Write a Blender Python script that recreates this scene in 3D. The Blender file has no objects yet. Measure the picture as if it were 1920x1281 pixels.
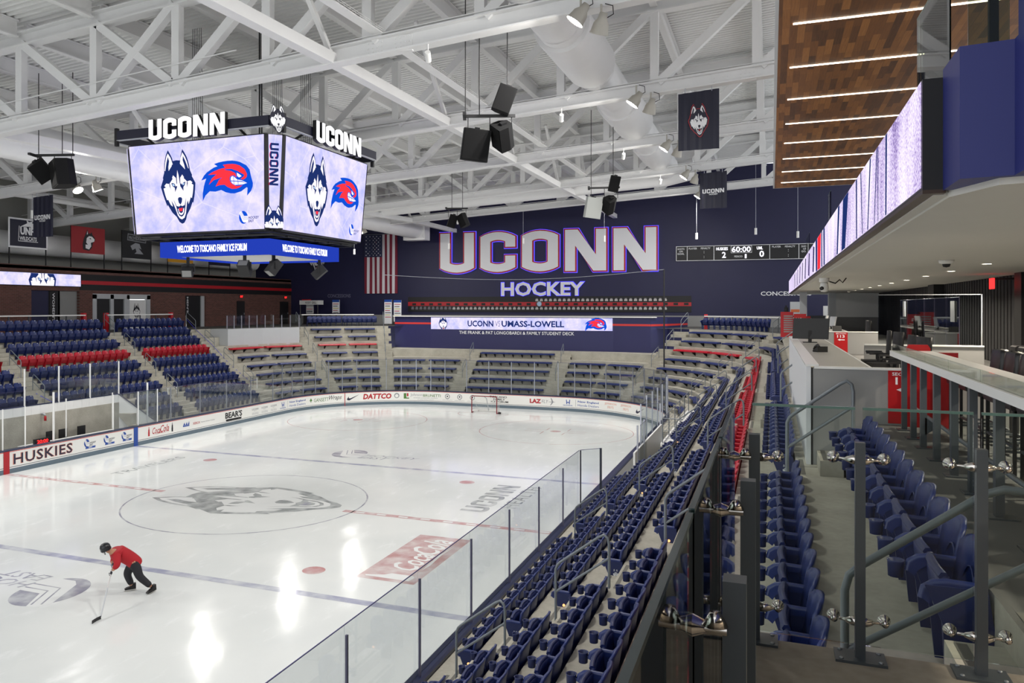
import bpy, bmesh, math, random
from mathutils import Vector, Matrix, Euler
from mathutils.geometry import tessellate_polygon
random.seed(7)
PI = math.pi
SC = bpy.context.scene
COL = SC.collection

# ---------------------------------------------------------------- camera
cam_data = bpy.data.cameras.new('camera')
cam_data.sensor_width = 36.0
cam_data.lens = 27.965
cam_data.shift_x = 0.05618
cam_data.shift_y = -0.03340
cam_data.clip_start = 0.05
cam_data.clip_end = 400
camera = bpy.data.objects.new('camera', cam_data)
camera.location = (18.747, -25.542, 7.449)
camera.rotation_euler = (PI / 2, 0, 0.379407)
COL.objects.link(camera)
SC.camera = camera
CAM = Vector(camera.location)

# ---------------------------------------------------------------- world, exposure
world = bpy.data.worlds.new('hall_fill')  # added even fill light, entering where the hall is left open
SC.world = world
world.use_nodes = True
world.node_tree.nodes['Background'].inputs[0].default_value = (0.93, 0.96, 1.0, 1)
world.node_tree.nodes['Background'].inputs[1].default_value = 1.25
SC.view_settings.view_transform = 'Standard'
SC.view_settings.look = 'None'
SC.view_settings.gamma = 1.0
SC.view_settings.use_curve_mapping = False
SC.view_settings.exposure = 0.38
try:
    SC.cycles.max_bounces = 7
    SC.cycles.diffuse_bounces = 4
    SC.cycles.glossy_bounces = 3
    SC.cycles.transmission_bounces = 4
    SC.cycles.transparent_max_bounces = 32
    SC.cycles.sample_clamp_indirect = 4.0
    SC.cycles.caustics_reflective = False
    SC.cycles.caustics_refractive = False
    SC.cycles.use_denoising = True
except Exception:
    pass

# ---------------------------------------------------------------- lamps of the hall
def area_lamp(name, loc, target, power, size, color=(1, 0.97, 0.93), shape='DISK', size_y=None, spread=None):
    d = bpy.data.lights.new(name, 'AREA')
    d.energy = power; d.shape = shape; d.size = size; d.color = color
    if size_y: d.size_y = size_y
    if spread: d.spread = spread
    o = bpy.data.objects.new(name, d)
    o.location = loc
    o.rotation_euler = (Vector(target) - Vector(loc)).to_track_quat('-Z', 'Y').to_euler()
    COL.objects.link(o)
    return o
TRUSS_Y = [-13.7, -4.5, 4.7, 13.9, 23.1, 32.3]
def chord_z(i, x):                       # underside of the bottom chord of truss i at x
    a, b = [(14.1, .072), (14.315, .0706), (14.44, .062), (14.46, .063), (14.46, .0664), (14.66, .055)][i]
    return a + b * x
SPOTS = []                               # (location, aim) of every sports light
for i, y in enumerate(TRUSS_Y):
    SPOTS.append(((14.1, y - .45, chord_z(i, 14.1) - .15), (3.0, y - 2.0, 0)))
    SPOTS.append(((14.6, y - .25, chord_z(i, 14.6) - .45), (10.0, y + 5.0, 2)))
    SPOTS.append(((-13.4, y - .45, chord_z(i, -13.4) - .15), (-3.0, y - 2.0, 0)))
    SPOTS.append(((-12.1, y - .45, chord_z(i, -12.1) - .25), (-9.0, y + 4.0, 0)))
for k, (p, t) in enumerate(SPOTS):
    d = (Vector(t) - Vector(p)).normalized()
    area_lamp('sports_light_lamp', Vector(p) + d * .36, t, 215, .34, spread=2.6)

# ---------------------------------------------------------------- helpers
def lin(h):
    h = h.lstrip('#')
    out = []
    for k in (0, 2, 4):
        c = int(h[k:k + 2], 16) / 255
        out.append(c / 12.92 if c <= .04045 else ((c + .055) / 1.055) ** 2.4)
    return (*out, 1)
MATS = {}
def mat(name, col='#808080', rough=.5, metal=0., noise=0., scale=8., bump=0., spec=.5, coat=0.):
    if name in MATS: return MATS[name]
    m = bpy.data.materials.new(name); m.use_nodes = True
    nt = m.node_tree; b = nt.nodes['Principled BSDF']
    c = lin(col) if isinstance(col, str) else (*col, 1)
    b.inputs['Base Color'].default_value = c
    b.inputs['Roughness'].default_value = rough
    b.inputs['Metallic'].default_value = metal
    b.inputs['Specular IOR Level'].default_value = spec
    if coat: b.inputs['Coat Weight'].default_value = coat
    if noise or bump:
        tc = nt.nodes.new('ShaderNodeTexCoord'); n = nt.nodes.new('ShaderNodeTexNoise')
        n.inputs['Scale'].default_value = scale; n.inputs['Detail'].default_value = 6
        nt.links.new(tc.outputs['Object'], n.inputs['Vector'])
        if noise:
            mx = nt.nodes.new('ShaderNodeMix'); mx.data_type = 'RGBA'
            mx.inputs[6].default_value = (*[v * (1 - noise) for v in c[:3]], 1)
            mx.inputs[7].default_value = (*[min(1, v * (1 + noise)) for v in c[:3]], 1)
            nt.links.new(n.outputs['Fac'], mx.inputs[0]); nt.links.new(mx.outputs[2], b.inputs['Base Color'])
        if bump:
            bp = nt.nodes.new('ShaderNodeBump'); bp.inputs['Strength'].default_value = bump; bp.inputs['Distance'].default_value = .01
            nt.links.new(n.outputs['Fac'], bp.inputs['Height']); nt.links.new(bp.outputs['Normal'], b.inputs['Normal'])
    MATS[name] = m
    return m
def emit(name, col, strength=1.0):
    if name in MATS: return MATS[name]
    m = bpy.data.materials.new(name); m.use_nodes = True
    nt = m.node_tree; nt.nodes.clear()
    o = nt.nodes.new('ShaderNodeOutputMaterial'); e = nt.nodes.new('ShaderNodeEmission')
    e.inputs[0].default_value = lin(col) if isinstance(col, str) else (*col, 1)
    e.inputs[1].default_value = strength
    nt.links.new(e.outputs[0], o.inputs[0])
    MATS[name] = m
    return m
def glass(name, tint='#f4f8f6', refl=1.0, rough=.02, fmin=.02):
    if name in MATS: return MATS[name]
    m = bpy.data.materials.new(name); m.use_nodes = True
    nt = m.node_tree; nt.nodes.clear()
    o = nt.nodes.new('ShaderNodeOutputMaterial'); mx = nt.nodes.new('ShaderNodeMixShader')
    t = nt.nodes.new('ShaderNodeBsdfTransparent'); g = nt.nodes.new('ShaderNodeBsdfGlossy')
    f = nt.nodes.new('ShaderNodeFresnel'); f.inputs[0].default_value = 1.45
    ml = nt.nodes.new('ShaderNodeMath'); ml.operation = 'MULTIPLY'; ml.inputs[1].default_value = refl
    t.inputs[0].default_value = lin(tint); g.inputs['Roughness'].default_value = rough
    nt.links.new(f.outputs[0], ml.inputs[0]); nt.links.new(ml.outputs[0], mx.inputs[0])
    nt.links.new(t.outputs[0], mx.inputs[1]); nt.links.new(g.outputs[0], mx.inputs[2]); nt.links.new(mx.outputs[0], o.inputs[0])
    MATS[name] = m
    return m

class MB:
    """collects shapes, links them as ONE mesh object"""
    def __init__(s): s.v = []; s.f = []; s.m = []; s.mats = []; s.cur = 0; s.sm = []; s.smooth = False
    def use(s, m):
        if m not in s.mats: s.mats.append(m)
        s.cur = s.mats.index(m); return s
    def add(s, vs, fs, T=None):
        b = len(s.v)
        s.v += [tuple(T @ Vector(p)) if T is not None else tuple(p) for p in vs]
        for f in fs: s.f.append(tuple(b + i for i in f)); s.m.append(s.cur); s.sm.append(s.smooth)
        return s
    def box(s, x0, x1, y0, y1, z0, z1, T=None):
        vs = [(x0, y0, z0), (x1, y0, z0), (x1, y1, z0), (x0, y1, z0), (x0, y0, z1), (x1, y0, z1), (x1, y1, z1), (x0, y1, z1)]
        return s.add(vs, [(3, 2, 1, 0), (4, 5, 6, 7), (0, 1, 5, 4), (1, 2, 6, 5), (2, 3, 7, 6), (3, 0, 4, 7)], T)
    def cbox(s, c, d, T=None):
        return s.box(c[0] - d[0] / 2, c[0] + d[0] / 2, c[1] - d[1] / 2, c[1] + d[1] / 2, c[2] - d[2] / 2, c[2] + d[2] / 2, T)
    def bar(s, p, q, w, h, up=(0, 0, 1)):
        p = Vector(p); q = Vector(q); d = (q - p); L = d.length; d.normalize()
        u = Vector(up); x = d.cross(u)
        if x.length < 1e-4: x = d.cross(Vector((0, 1, 0)))
        x.normalize(); u = x.cross(d)
        vs = []
        for t in (p, q):
            for a, b in ((-1, -1), (1, -1), (1, 1), (-1, 1)): vs.append(t + x * (a * w / 2) + u * (b * h / 2))
        return s.add(vs, [(0, 1, 2, 3), (7, 6, 5, 4), (0, 4, 5, 1), (1, 5, 6, 2), (2, 6, 7, 3), (3, 7, 4, 0)])
    def tube(s, pts, r, n=8, cap=True, closed=False):
        pts = [Vector(p) for p in pts]; N = len(pts); vs = []; fs = []
        rr = r if isinstance(r, (list, tuple)) else [r] * N
        prev = None
        for i, p in enumerate(pts):
            if closed: d = pts[(i + 1) % N] - pts[i - 1]
            else: d = pts[min(i + 1, N - 1)] - pts[max(i - 1, 0)]
            d.normalize()
            if prev is None:
                a = Vector((0, 0, 1)) if abs(d.z) < .9 else Vector((0, 1, 0))
                x = d.cross(a).normalized()
            else:
                x = (prev - d * prev.dot(d)).normalized()
            prev = x; y = d.cross(x)
            for k in range(n):
                t = 2 * PI * k / n
                vs.append(p + x * (math.cos(t) * rr[i]) + y * (math.sin(t) * rr[i]))
        M = N if closed else N - 1
        for i in range(M):
            j = (i + 1) % N
            for k in range(n): fs.append((i * n + k, i * n + (k + 1) % n, j * n + (k + 1) % n, j * n + k))
        sm = s.smooth; s.smooth = True
        s.add(vs, fs)
        s.smooth = sm
        if cap and not closed: s.add([vs[k] for k in range(n)], [tuple(range(n))]); s.add(vs[-n:], [tuple(reversed(range(n)))])
        return s
    def lathe(s, prof, n=16, T=None):
        vs = []; fs = []; N = len(prof)
        for r, z in prof:
            for k in range(n): vs.append((r * math.cos(2 * PI * k / n), r * math.sin(2 * PI * k / n), z))
        for i in range(N - 1):
            for k in range(n): fs.append((i * n + k, i * n + (k + 1) % n, (i + 1) * n + (k + 1) % n, (i + 1) * n + k))
        sm = s.smooth; s.smooth = True
        s.add(vs, fs, T); s.smooth = sm
        return s
    def disc(s, c, r, nrm=(0, 0, 1), n=20, ry=None):
        q = Vector(nrm).to_track_quat('Z', 'Y').to_matrix().to_4x4(); q.translation = Vector(c)
        return s.add([(r * math.cos(2 * PI * k / n), (ry or r) * math.sin(2 * PI * k / n), 0) for k in range(n)], [tuple(range(n))], q)
    def poly(s, loops, fn, depth=None):
        """flat polygon (loops of 2D points, first outer) placed by fn(x, y, z); depth extrudes from z=0 to z=depth"""
        if loops and not isinstance(loops[0][0], (list, tuple)): loops = [loops]
        flat = [p for l in loops for p in l]
        tris = tessellate_polygon([[Vector((p[0], p[1], 0)) for p in l] for l in loops])
        def up(t):
            a, b, c = [flat[i] for i in t]
            return t if (b[0] - a[0]) * (c[1] - a[1]) - (b[1] - a[1]) * (c[0] - a[0]) > 0 else t[::-1]
        tris = [up(tuple(t)) for t in tris]
        z = depth or 0
        s.add([fn(p[0], p[1], z) for p in flat], tris)
        if depth:
            s.add([fn(p[0], p[1], 0) for p in flat], [t[::-1] for t in tris])
            b = 0
            for l in loops:
                n = len(l)
                s.add([fn(p[0], p[1], 0) for p in l] + [fn(p[0], p[1], depth) for p in l], [(k, (k + 1) % n, n + (k + 1) % n, n + k) for k in range(n)])
        return s
    def mesh(s, name):
        me = bpy.data.meshes.new(name)
        me.from_pydata(s.v, [], s.f)
        for m in s.mats: me.materials.append(m)
        me.polygons.foreach_set('material_index', s.m)
        me.polygons.foreach_set('use_smooth', s.sm)
        me.update()
        return me
    def build(s, name, parent=None, loc=None):
        o = bpy.data.objects.new(name, s.mesh(name)); COL.objects.link(o)
        if parent is not None: o.parent = parent
        if loc is not None: o.location = loc
        return o
def tag(o, label=None, cat=None, group=None, kind=None):
    if label: o['label'] = label
    if cat: o['category'] = cat
    if group: o['group'] = group
    if kind: o['kind'] = kind
    return o
def thing(name, label, cat, loc=(0, 0, 0), rz=0, group=None):
    o = bpy.data.objects.new(name, None); COL.objects.link(o)
    o.empty_display_size = .1; o.location = loc; o.rotation_euler = (0, 0, rz)
    return tag(o, label, cat, group)
def struct(name, mb):
    o = mb.build(name); o['kind'] = 'structure'; return o
def link_mesh(name, me, parent):
    o = bpy.data.objects.new(name, me); COL.objects.link(o); o.parent = parent; return o
ORD = ('zeroth first second third fourth fifth sixth seventh eighth ninth tenth eleventh twelfth thirteenth fourteenth fifteenth sixteenth seventeenth '
       'eighteenth nineteenth twentieth').split() + ['twenty-' + w for w in 'first second third fourth fifth sixth seventh eighth ninth'.split()] + ['thirtieth'] + ['thirty-' + w for w in 'first second third fourth fifth sixth seventh eighth ninth'.split()]

# text as 2D triangles
_TXT = {}
def text_tris(s, bold=.0, spacing=1.0, shear=0.0):
    key = (s, bold, spacing, shear)
    if key in _TXT: return _TXT[key]
    cu = bpy.data.curves.new('t', 'FONT'); cu.body = s; cu.size = 1.0; cu.offset = bold; cu.space_character = spacing; cu.shear = shear
    cu.resolution_u = 2; cu.fill_mode = 'FRONT'
    o = bpy.data.objects.new('t', cu); COL.objects.link(o)
    dg = bpy.context.evaluated_depsgraph_get(); dg.update()
    me = bpy.data.meshes.new_from_object(o.evaluated_get(dg))
    vs = [(v.co.x, v.co.y) for v in me.vertices]; fs = [tuple(p.vertices) for p in me.polygons]
    x0 = min(v[0] for v in vs); x1 = max(v[0] for v in vs); y0 = min(v[1] for v in vs); y1 = max(v[1] for v in vs)
    vs = [((x - x0) / (x1 - x0), (y - y0) / (y1 - y0)) for x, y in vs]
    asp = (x1 - x0) / (y1 - y0)
    bpy.data.objects.remove(o); bpy.data.curves.remove(cu); bpy.data.meshes.remove(me)
    _TXT[key] = (vs, fs, asp); return _TXT[key]
def put_text(mb, s, fn, x0, y0, w, h, z=.004, bold=.0, shear=0., spacing=1.):
    """text stretched to the box x0..x0+w, y0..y0+h of the frame fn; w None keeps the font's own width"""
    vs, fs, asp = text_tris(s, bold, spacing, shear)
    if w is None: w = h * asp
    mb.add([fn(x0 + x * w, y0 + y * h, z) for x, y in vs], fs)
    return w
def frame(o, x, y):
    o = Vector(o); x = Vector(x).normalized(); y = Vector(y).normalized(); n = x.cross(y)
    return lambda a, b, c=0: o + x * a + y * b + n * c

# ---------------------------------------------------------------- marks drawn as 2D polygons
def arc(x0, x1, y0, yb, n=8):           # bulged edge from (x0,y0) to (x1,y0), reaching yb in the middle
    return [(x0 + (x1 - x0) * k / n, y0 + (yb - y0) * math.sin(PI * k / n) ** .8) for k in range(1, n)]
def block_letter(ch, g=0.0):
    """wide block capitals with bowed ends, unit height; g grows the outline"""
    W, s = .82, .25
    if ch == 'U':
        L = [(-g, 1 + g), (-g, .12 - g * .4)] + arc(-g, W + g, .12 - g * .4, -g) + [(W + g, .12 - g * .4), (W + g, 1 + g), (W - s - g, 1 + g), (W - s - g, .25 + g * .4)] + arc(W - s - g, s + g, .25 + g * .4, .215 + g) + [(s + g, .25 + g * .4), (s + g, 1 + g)]
        return [L], W
    if ch == 'C':
        L = [(-g, .88 + g * .4)] + arc(-g, W + g, .88 + g * .4, 1 + g) + [(W + g, .88 + g * .4), (W + g, .61 - g), (W - s - g, .61 - g), (W - s - g, .75 - g * .4)] + arc(W - s - g, s + g, .75 - g * .4, .785 - g) + [(s + g, .75 - g * .4), (s + g, .25 + g * .4)] + arc(s + g, W - s - g, .25 + g * .4, .215 + g) + [(W - s - g, .25 + g * .4), (W - s - g, .42 + g), (W + g, .42 + g), (W + g, .12 - g * .4)] + arc(W + g, -g, .12 - g * .4, -g) + [(-g, .12 - g * .4)]
        return [L], W
    if ch == 'O':
        A = [(-g, .88 + g * .4)] + arc(-g, W + g, .88 + g * .4, 1 + g) + [(W + g, .88 + g * .4), (W + g, .12 - g * .4)] + arc(W + g, -g, .12 - g * .4, -g) + [(-g, .12 - g * .4)]
        B = [(s + g, .25 + g * .4)] + arc(s + g, W - s - g, .25 + g * .4, .215 + g) + [(W - s - g, .25 + g * .4), (W - s - g, .75 - g * .4)] + arc(W - s - g, s + g, .75 - g * .4, .785 - g) + [(s + g, .75 - g * .4)]
        return [A, B], W
    W = .9
    L = [(-g, -g), (-g, 1 + g), (.29 + g * .5, 1 + g), (W - .24 - g, .40 + g * .8), (W - .24 - g, 1 + g), (W + g, 1 + g), (W + g, -g), (W - .29 - g * .5, -g), (.24 + g, .60 - g * .8), (.24 + g, -g)]
    return [L], W
def block_word(word, gap=.13):
    out = []; x = 0
    for ch in word:
        _, W = block_letter(ch); out.append((ch, x)); x += W + gap
    return out, x - gap
def put_block(mb, word, fn, x0, y0, w, h, z=.004, depth=None, g=0.0):
    lay, tot = block_word(word); k = w / tot
    for ch, x in lay:
        L, _ = block_letter(ch, g)
        f = lambda a, b, c=0, x=x: fn(x0 + (x + a) * k, y0 + b * h, z + c)
        mb.poly(L, f, depth)
_H = lambda pts: [((x - 432) / 1150, (640 - y) / 1150) for x, y in pts]
HUSKY = [
 ('navy', _H([(268,65),(320,150),(345,200),(352,240),(420,232),(495,240),(510,170),(548,68),(590,130),(625,190),(650,260),(665,320),(678,400),(715,478),(706,490),(770,600),(758,700),(740,800),(712,905),(698,890),(650,990),(580,1085),(560,1150),(520,1205),(480,1218),(430,1190),(375,1105),(300,1040),(215,915),(205,940),(165,840),(130,745),(95,630),(150,510),(143,492),(175,410),(178,340),(185,270),(220,150)])),
 ('white', _H([(148,655),(195,642),(165,616),(205,580),(265,590),(335,515),(325,500),(345,460),(400,505),(405,590),(418,600),(418,480),(432,385),(455,470),(470,600),(480,590),(482,505),(525,458),(555,500),(550,515),(610,568),(675,558),(715,590),(693,605),(730,628),(722,690),(712,750),(690,830),(668,815),(640,880),(620,922),(612,860),(590,900),(575,980),(560,1060),(530,1125),(480,1150),(440,1135),(400,1085),(370,1000),(340,930),(290,850),(315,945),(275,920),(228,835),(205,840),(175,760)])),
 ('navy', _H([(262,560),(280,600),(285,650),(298,690),(268,630)])), ('navy', _H([(622,540),(624,600),(608,665),(606,590)])),
 ('navy', _H([(305,582),(340,580),(372,595),(388,640),(402,625),(418,635),(412,655),(372,722),(370,655),(330,632)])),
 ('navy', _H([(582,570),(540,582),(515,615),(494,590),(474,600),(478,635),(535,712),(538,650),(566,622)])),
 ('ice', _H([(325,600),(345,592),(365,605),(368,628),(345,630)])), ('ice', _H([(560,588),(542,590),(528,605),(528,625),(552,618)])),
 ('navy', _H([(420,830),(440,806),(485,806),(505,830),(495,880),(468,922),(435,890)])),
 ('navy', _H([(332,832),(360,880),(388,938),(440,950),(468,930),(500,945),(548,930),(565,870),(582,818),(562,950),(545,1035),(520,1085),(480,1110),(435,1090),(405,1040),(385,960)])),
 ('white', _H([(412,985),(425,985),(440,1035),(470,1055),(503,1040),(518,980),(535,975),(530,1035),(502,1072),(470,1085),(430,1062)])),
 ('red', _H([(435,975),(455,972),(470,985),(490,968),(505,968),(500,1012),(470,1028),(442,1010)])),
 ('white', _H([(190,385),(205,270),(240,160),(270,118),(320,190),(356,292),(335,300),(335,316),(270,390),(268,330),(288,240),(268,170),(235,260),(205,385)])),
 ('white', _H([(590,385),(555,350),(495,292),(512,200),(553,120),(600,190),(635,270),(660,375),(648,370),(600,250),(560,175),(552,240),(580,320)])),
]
_K = lambda pts: [((x - 940) / 1040, (640 - y) / 1040) for x, y in pts]
HAWK = [
 ('blue', _K([(100,600),(270,555),(210,680),(180,760),(130,950),(120,1160),(220,1010),(370,905),(560,925),(750,890),(900,960),(1050,995),(1180,1005),(1400,960),(1580,860),(1610,880),(1580,1085),(1720,960),(1775,850),(1785,760),(1730,560),(1700,400),(1600,280),(1400,180),(1280,145),(1150,125),(1000,122),(850,130),(700,148),(550,180),(660,245),(540,275),(420,330),(300,390),(200,470)])),
 ('red', _K([(340,460),(620,460),(460,560),(350,725),(520,610),(800,555),(690,620),(570,785),(720,755),(870,755),(960,820),(1100,880),(1250,880),(1350,855),(1450,805),(1250,810),(1120,750),(1060,690),(1040,620),(1050,560),(1090,530),(1180,520),(1270,585),(1240,470),(1100,400),(900,360),(910,340),(1120,345),(1300,410),(1490,510),(1520,530),(1500,570),(1390,630),(1490,655),(1560,620),(1600,580),(1610,510),(1540,380),(1380,270),(1250,230),(1150,215),(1000,212),(840,220),(920,300),(700,330),(500,390)])),
 ('white', _K([(1075,620),(1085,570),(1110,545),(1165,540),(1290,640),(1440,670),(1600,750),(1460,780),(1210,780),(1130,740),(1085,690)])),
 ('blue', _K([(1080,655),(1450,690),(1560,745),(1450,712),(1080,675)])), ('blue', _K([(1165,545),(1178,545),(1190,760),(1176,760)])), ('blue', _K([(1300,645),(1314,648),(1326,775),(1312,775)])),
 ('white', _K([(1285,455),(1370,505),(1440,560),(1350,590),(1290,540)])),
]
def put_mark(mb, mark, fn, cx, cy, h, mats, z=.004, only=None, clip=None):
    for k, (c, pts) in enumerate(mark):
        if mats.get(c) is None: continue
        mb.use(mats[c])
        mb.poly([(cx + x * h, cy + y * h) for x, y in pts], lambda a, b, c_=0, k=k: fn(a, b, z + .0012 * k))
def clip_poly(pts, ax, lim, keep_less):
    out = []
    n = len(pts)
    ins = lambda p: p[ax] <= lim if keep_less else p[ax] >= lim
    for i in range(n):
        a, b = pts[i], pts[(i + 1) % n]
        if ins(a): out.append(a)
        if ins(a) != ins(b):
            t = (lim - a[ax]) / (b[ax] - a[ax]); out.append((a[0] + (b[0] - a[0]) * t, a[1] + (b[1] - a[1]) * t))
    return out
def clip_mark(mark, lo=None, hi=None, left=None, right=None):
    res = []
    for c, p in mark:
        if lo is not None: p = clip_poly(p, 1, lo, False)
        if hi is not None and p: p = clip_poly(p, 1, hi, True)
        if left is not None and p: p = clip_poly(p, 0, left, False)
        if right is not None and p: p = clip_poly(p, 0, right, True)
        if len(p) > 2: res.append((c, p))
    return res
def east_logo(mb, fn, cx, cy, h, disc, paper, ink=None, bar=None, z=.004, txt=True):
    """round puck cut by a bent stick, words beside it"""
    r = h / 2
    ell = [(cx + r * .82 * math.cos(t * PI / 16), cy + r * math.sin(t * PI / 16)) for t in range(32)]
    mb.use(disc).poly(ell, lambda a, b, c=0: fn(a, b, z))
    S = lambda pts: [(cx + x * h, cy + y * h) for x, y in pts]
    if paper: 
        for q, pts in enumerate(([(-.37, .34), (-.26, .46), (-.14, .47), (.07, .10), (.44, .10), (.44, -.32), (.30, -.40), (.02, -.40), (-.10, -.30)],)):
            mb.use(paper).poly(S(pts), lambda a, b, c=0: fn(a, b, z + .0015))
        mb.use(disc)
        for w0 in (.0, .13):
            mb.poly(S([(-.27 + w0 * .8, .36 + w0 * .4), (-.25 + w0 * .8, .37 + w0 * .4), (-.01 + w0 * .5, -.12 + w0), (.44, -.12 + w0), (.44, -.145 + w0), (-.02 + w0 * .5, -.145 + w0)]), lambda a, b, c=0: fn(a, b, z + .003))
    if ink and txt:
        mb.use(ink)
        put_text(mb, 'HOCKEY', fn, cx + h * .46, cy - h * .14, h * 1.0, h * .2, z + .002, .02, .3)
        put_text(mb, 'EAST', fn, cx + h * .44, cy - h * .40, h * .55, h * .2, z + .002, .02, .3)
    if bar:
        mb.use(bar).poly(S([(-.2, -.72), (1.35, -.72), (1.40, -.48), (-.15, -.48)]), lambda a, b, c=0: fn(a, b, z))
        if paper: mb.use(paper); put_text(mb, 'ESPN', fn, cx + h * .3, cy - h * .68, h * .55, h * .16, z + .003, .02, .2)
# ---------------------------------------------------------------- materials
M_WHITE = mat('white_steel', '#e9e9e8', .45, noise=.03, scale=3)
M_DECK = mat('roof_deck_white', '#ececea', .55, noise=.04, scale=1.5)
M_DUCT = mat('duct_white', '#ebebeb', .4, noise=.03, scale=2)
M_NAVY = mat('navy_paint', '#191940', .55, noise=.08, scale=1.2)
M_NAVY2 = mat('navy_panel', '#222252', .45, noise=.05, scale=1.5)
M_BLUEW = mat('royal_blue_paint', '#232a6e', .5)
M_DNAVY = mat('dark_navy', '#14152c', .5)
M_BLACK = mat('black_matte', '#0e0e10', .55)
M_BLK2 = mat('charcoal_paint', '#1d1d1f', .6, noise=.1, scale=4)
M_GREYW = mat('grey_wall_paint', '#8c8c8a', .7, noise=.05, scale=1)
M_LGREY = mat('light_grey_panel', '#b9bcbe', .5, noise=.03, scale=2)
M_DGREY = mat('dark_grey_wall', '#5a5a58', .7, noise=.08, scale=1)
M_CREAM = mat('cream_ceiling_paint', '#d2d0c8', .8, noise=.02, scale=2)
M_RED = mat('red_paint', '#b01722', .45)
M_REDS = mat('red_stripe', '#c8322d', .5)
M_DRED = mat('deep_red_laminate', '#b00d14', .35)
M_SEATB = mat('blue_seat_plastic', '#1d2c63', .38, noise=.06, scale=6, bump=.05)
M_SEATD = mat('dark_blue_seat_plastic', '#172352', .42, noise=.06, scale=6)
M_SEATR = mat('red_seat_plastic', '#b5142b', .38, noise=.06, scale=6)
M_SEATRD = mat('dark_red_seat_plastic', '#98101f', .42)
M_SILV = mat('silver_emblem', '#d7d9dc', .35)
M_RAIL = mat('grey_painted_rail', '#6d7479', .35, spec=.6)
M_RAILD = mat('dark_grey_post', '#474c50', .35, spec=.6)
M_CHROME = mat('polished_steel', '#cfc9c2', .16, 1.0)
M_ALU = mat('aluminium_post', '#b4b6bf', .35, .7)
M_DALU = mat('dark_aluminium', '#3a3c46', .35, .5)
M_WPLAS = mat('white_plastic', '#e9e9e6', .4)
M_BOARD = mat('white_board_facing', '#ecebe6', .3, noise=.015, scale=2)
M_KICK = mat('blue_grey_kick', '#61717d', .4)
M_CAPN = mat('navy_cap_rail', '#1c2444', .35)
M_INK = mat('ink_navy', '#1b1d38', .4)
M_INKB = mat('ink_blue', '#1f4a9e', .4)
M_INKR = mat('ink_red', '#b3202a', .4)
M_INKG = mat('ink_grey', '#8f9195', .4)
M_INKGR = mat('ink_green', '#4f7a35', .4)
M_INKK = mat('ink_black', '#17171a', .4)
M_INKT = mat('ink_terracotta', '#d98a70', .4)
M_BOLT = mat('galvanized', '#9c9fa2', .4, .6)
M_WTXT = mat('white_lettering', '#e8e8ea', .4)
M_GRYTXT = mat('dim_lettering', '#6d6d86', .4)
M_LEATH = mat('black_leather', '#1c1c1e', .38, noise=.1, scale=20, bump=.15)
M_COUNT = mat('white_counter', '#e6e6e2', .25)
M_LAMW = mat('white_laminate', '#d9dcdd', .4)
M_LAMG = mat('grey_laminate', '#8f8f8d', .45)
M_RIB = None
G_RINK = glass('rink_glass', '#f5f7f8', .22)
G_EDGE = mat('glass_edge_violet', '#4b4a78', .25)
G_RAILG = glass('railing_glass', '#f4f8f5', .5)
G_RAILE = mat('glass_edge_green', '#5f7a70', .2)
G_SUITE = glass('suite_glass', '#dfe2e4', 1.3)
G_BALC = glass('balcony_glass', '#d3dccf', 1.3)
E_LAMP = emit('lamp_white', '#fffaf0', 60)
E_DOWN = emit('downlight_glow', '#fff1d8', 14)
E_STRIP = emit('strip_light_glow', '#fff0d8', 7.0)
E_EXIT = emit('exit_red', '#ff2a2a', 2.2)
E_HALO = emit('halo_violet_blue', '#5550ff', 1.3)
E_LEDW = emit('led_white', '#f4f2ff', 1.6)
E_LEDBL = emit('led_royal_blue', '#1f36a0', 1.05)

def nodes_mat(name):
    m = bpy.data.materials.new(name); m.use_nodes = True; MATS[name] = m
    return m, m.node_tree, m.node_tree.nodes['Principled BSDF']
def N(nt, t, **kw):
    n = nt.nodes.new(t)
    for k, v in kw.items(): setattr(n, k, v)
    return n
def ramp(nt, pts):
    r = nt.nodes.new('ShaderNodeValToRGB'); e = r.color_ramp.elements
    while len(e) > 1: e.remove(e[0])
    e[0].position, e[0].color = pts[0]
    for p, c in pts[1:]:
        x = e.new(p); x.color = c
    return r
def concrete(name, c0, c1, streak=True, rough=.75, scale=1.6):
    m, nt, b = nodes_mat(name)
    tc = N(nt, 'ShaderNodeTexCoord'); n1 = N(nt, 'ShaderNodeTexNoise'); n2 = N(nt, 'ShaderNodeTexNoise')
    mp = N(nt, 'ShaderNodeMapping'); mp.inputs['Scale'].default_value = (1.0, 1.0, 1.0)
    n1.inputs['Scale'].default_value = scale; n1.inputs['Detail'].default_value = 8
    n2.inputs['Scale'].default_value = 14; n2.inputs['Detail'].default_value = 5
    nt.links.new(tc.outputs['Object'], mp.inputs[0]); nt.links.new(mp.outputs[0], n1.inputs['Vector'])
    nt.links.new(tc.outputs['Object'], n2.inputs['Vector'])
    ad = N(nt, 'ShaderNodeMath', operation='MULTIPLY_ADD'); ad.inputs[1].default_value = .35; ad.inputs[2].default_value = 0
    nt.links.new(n2.outputs['Fac'], ad.inputs[0])
    s = N(nt, 'ShaderNodeMath', operation='MULTIPLY_ADD'); s.inputs[1].default_value = .65
    nt.links.new(n1.outputs['Fac'], s.inputs[0]); nt.links.new(ad.outputs[0], s.inputs[2])
    r = ramp(nt, [(.3, lin(c0)), (.7, lin(c1))])
    nt.links.new(s.outputs[0], r.inputs[0]); nt.links.new(r.outputs[0], b.inputs['Base Color'])
    b.inputs['Roughness'].default_value = rough
    bp = N(nt, 'ShaderNodeBump'); bp.inputs['Strength'].default_value = .12; bp.inputs['Distance'].default_value = .01
    nt.links.new(n2.outputs['Fac'], bp.inputs['Height']); nt.links.new(bp.outputs[0], b.inputs['Normal'])
    return m
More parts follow.
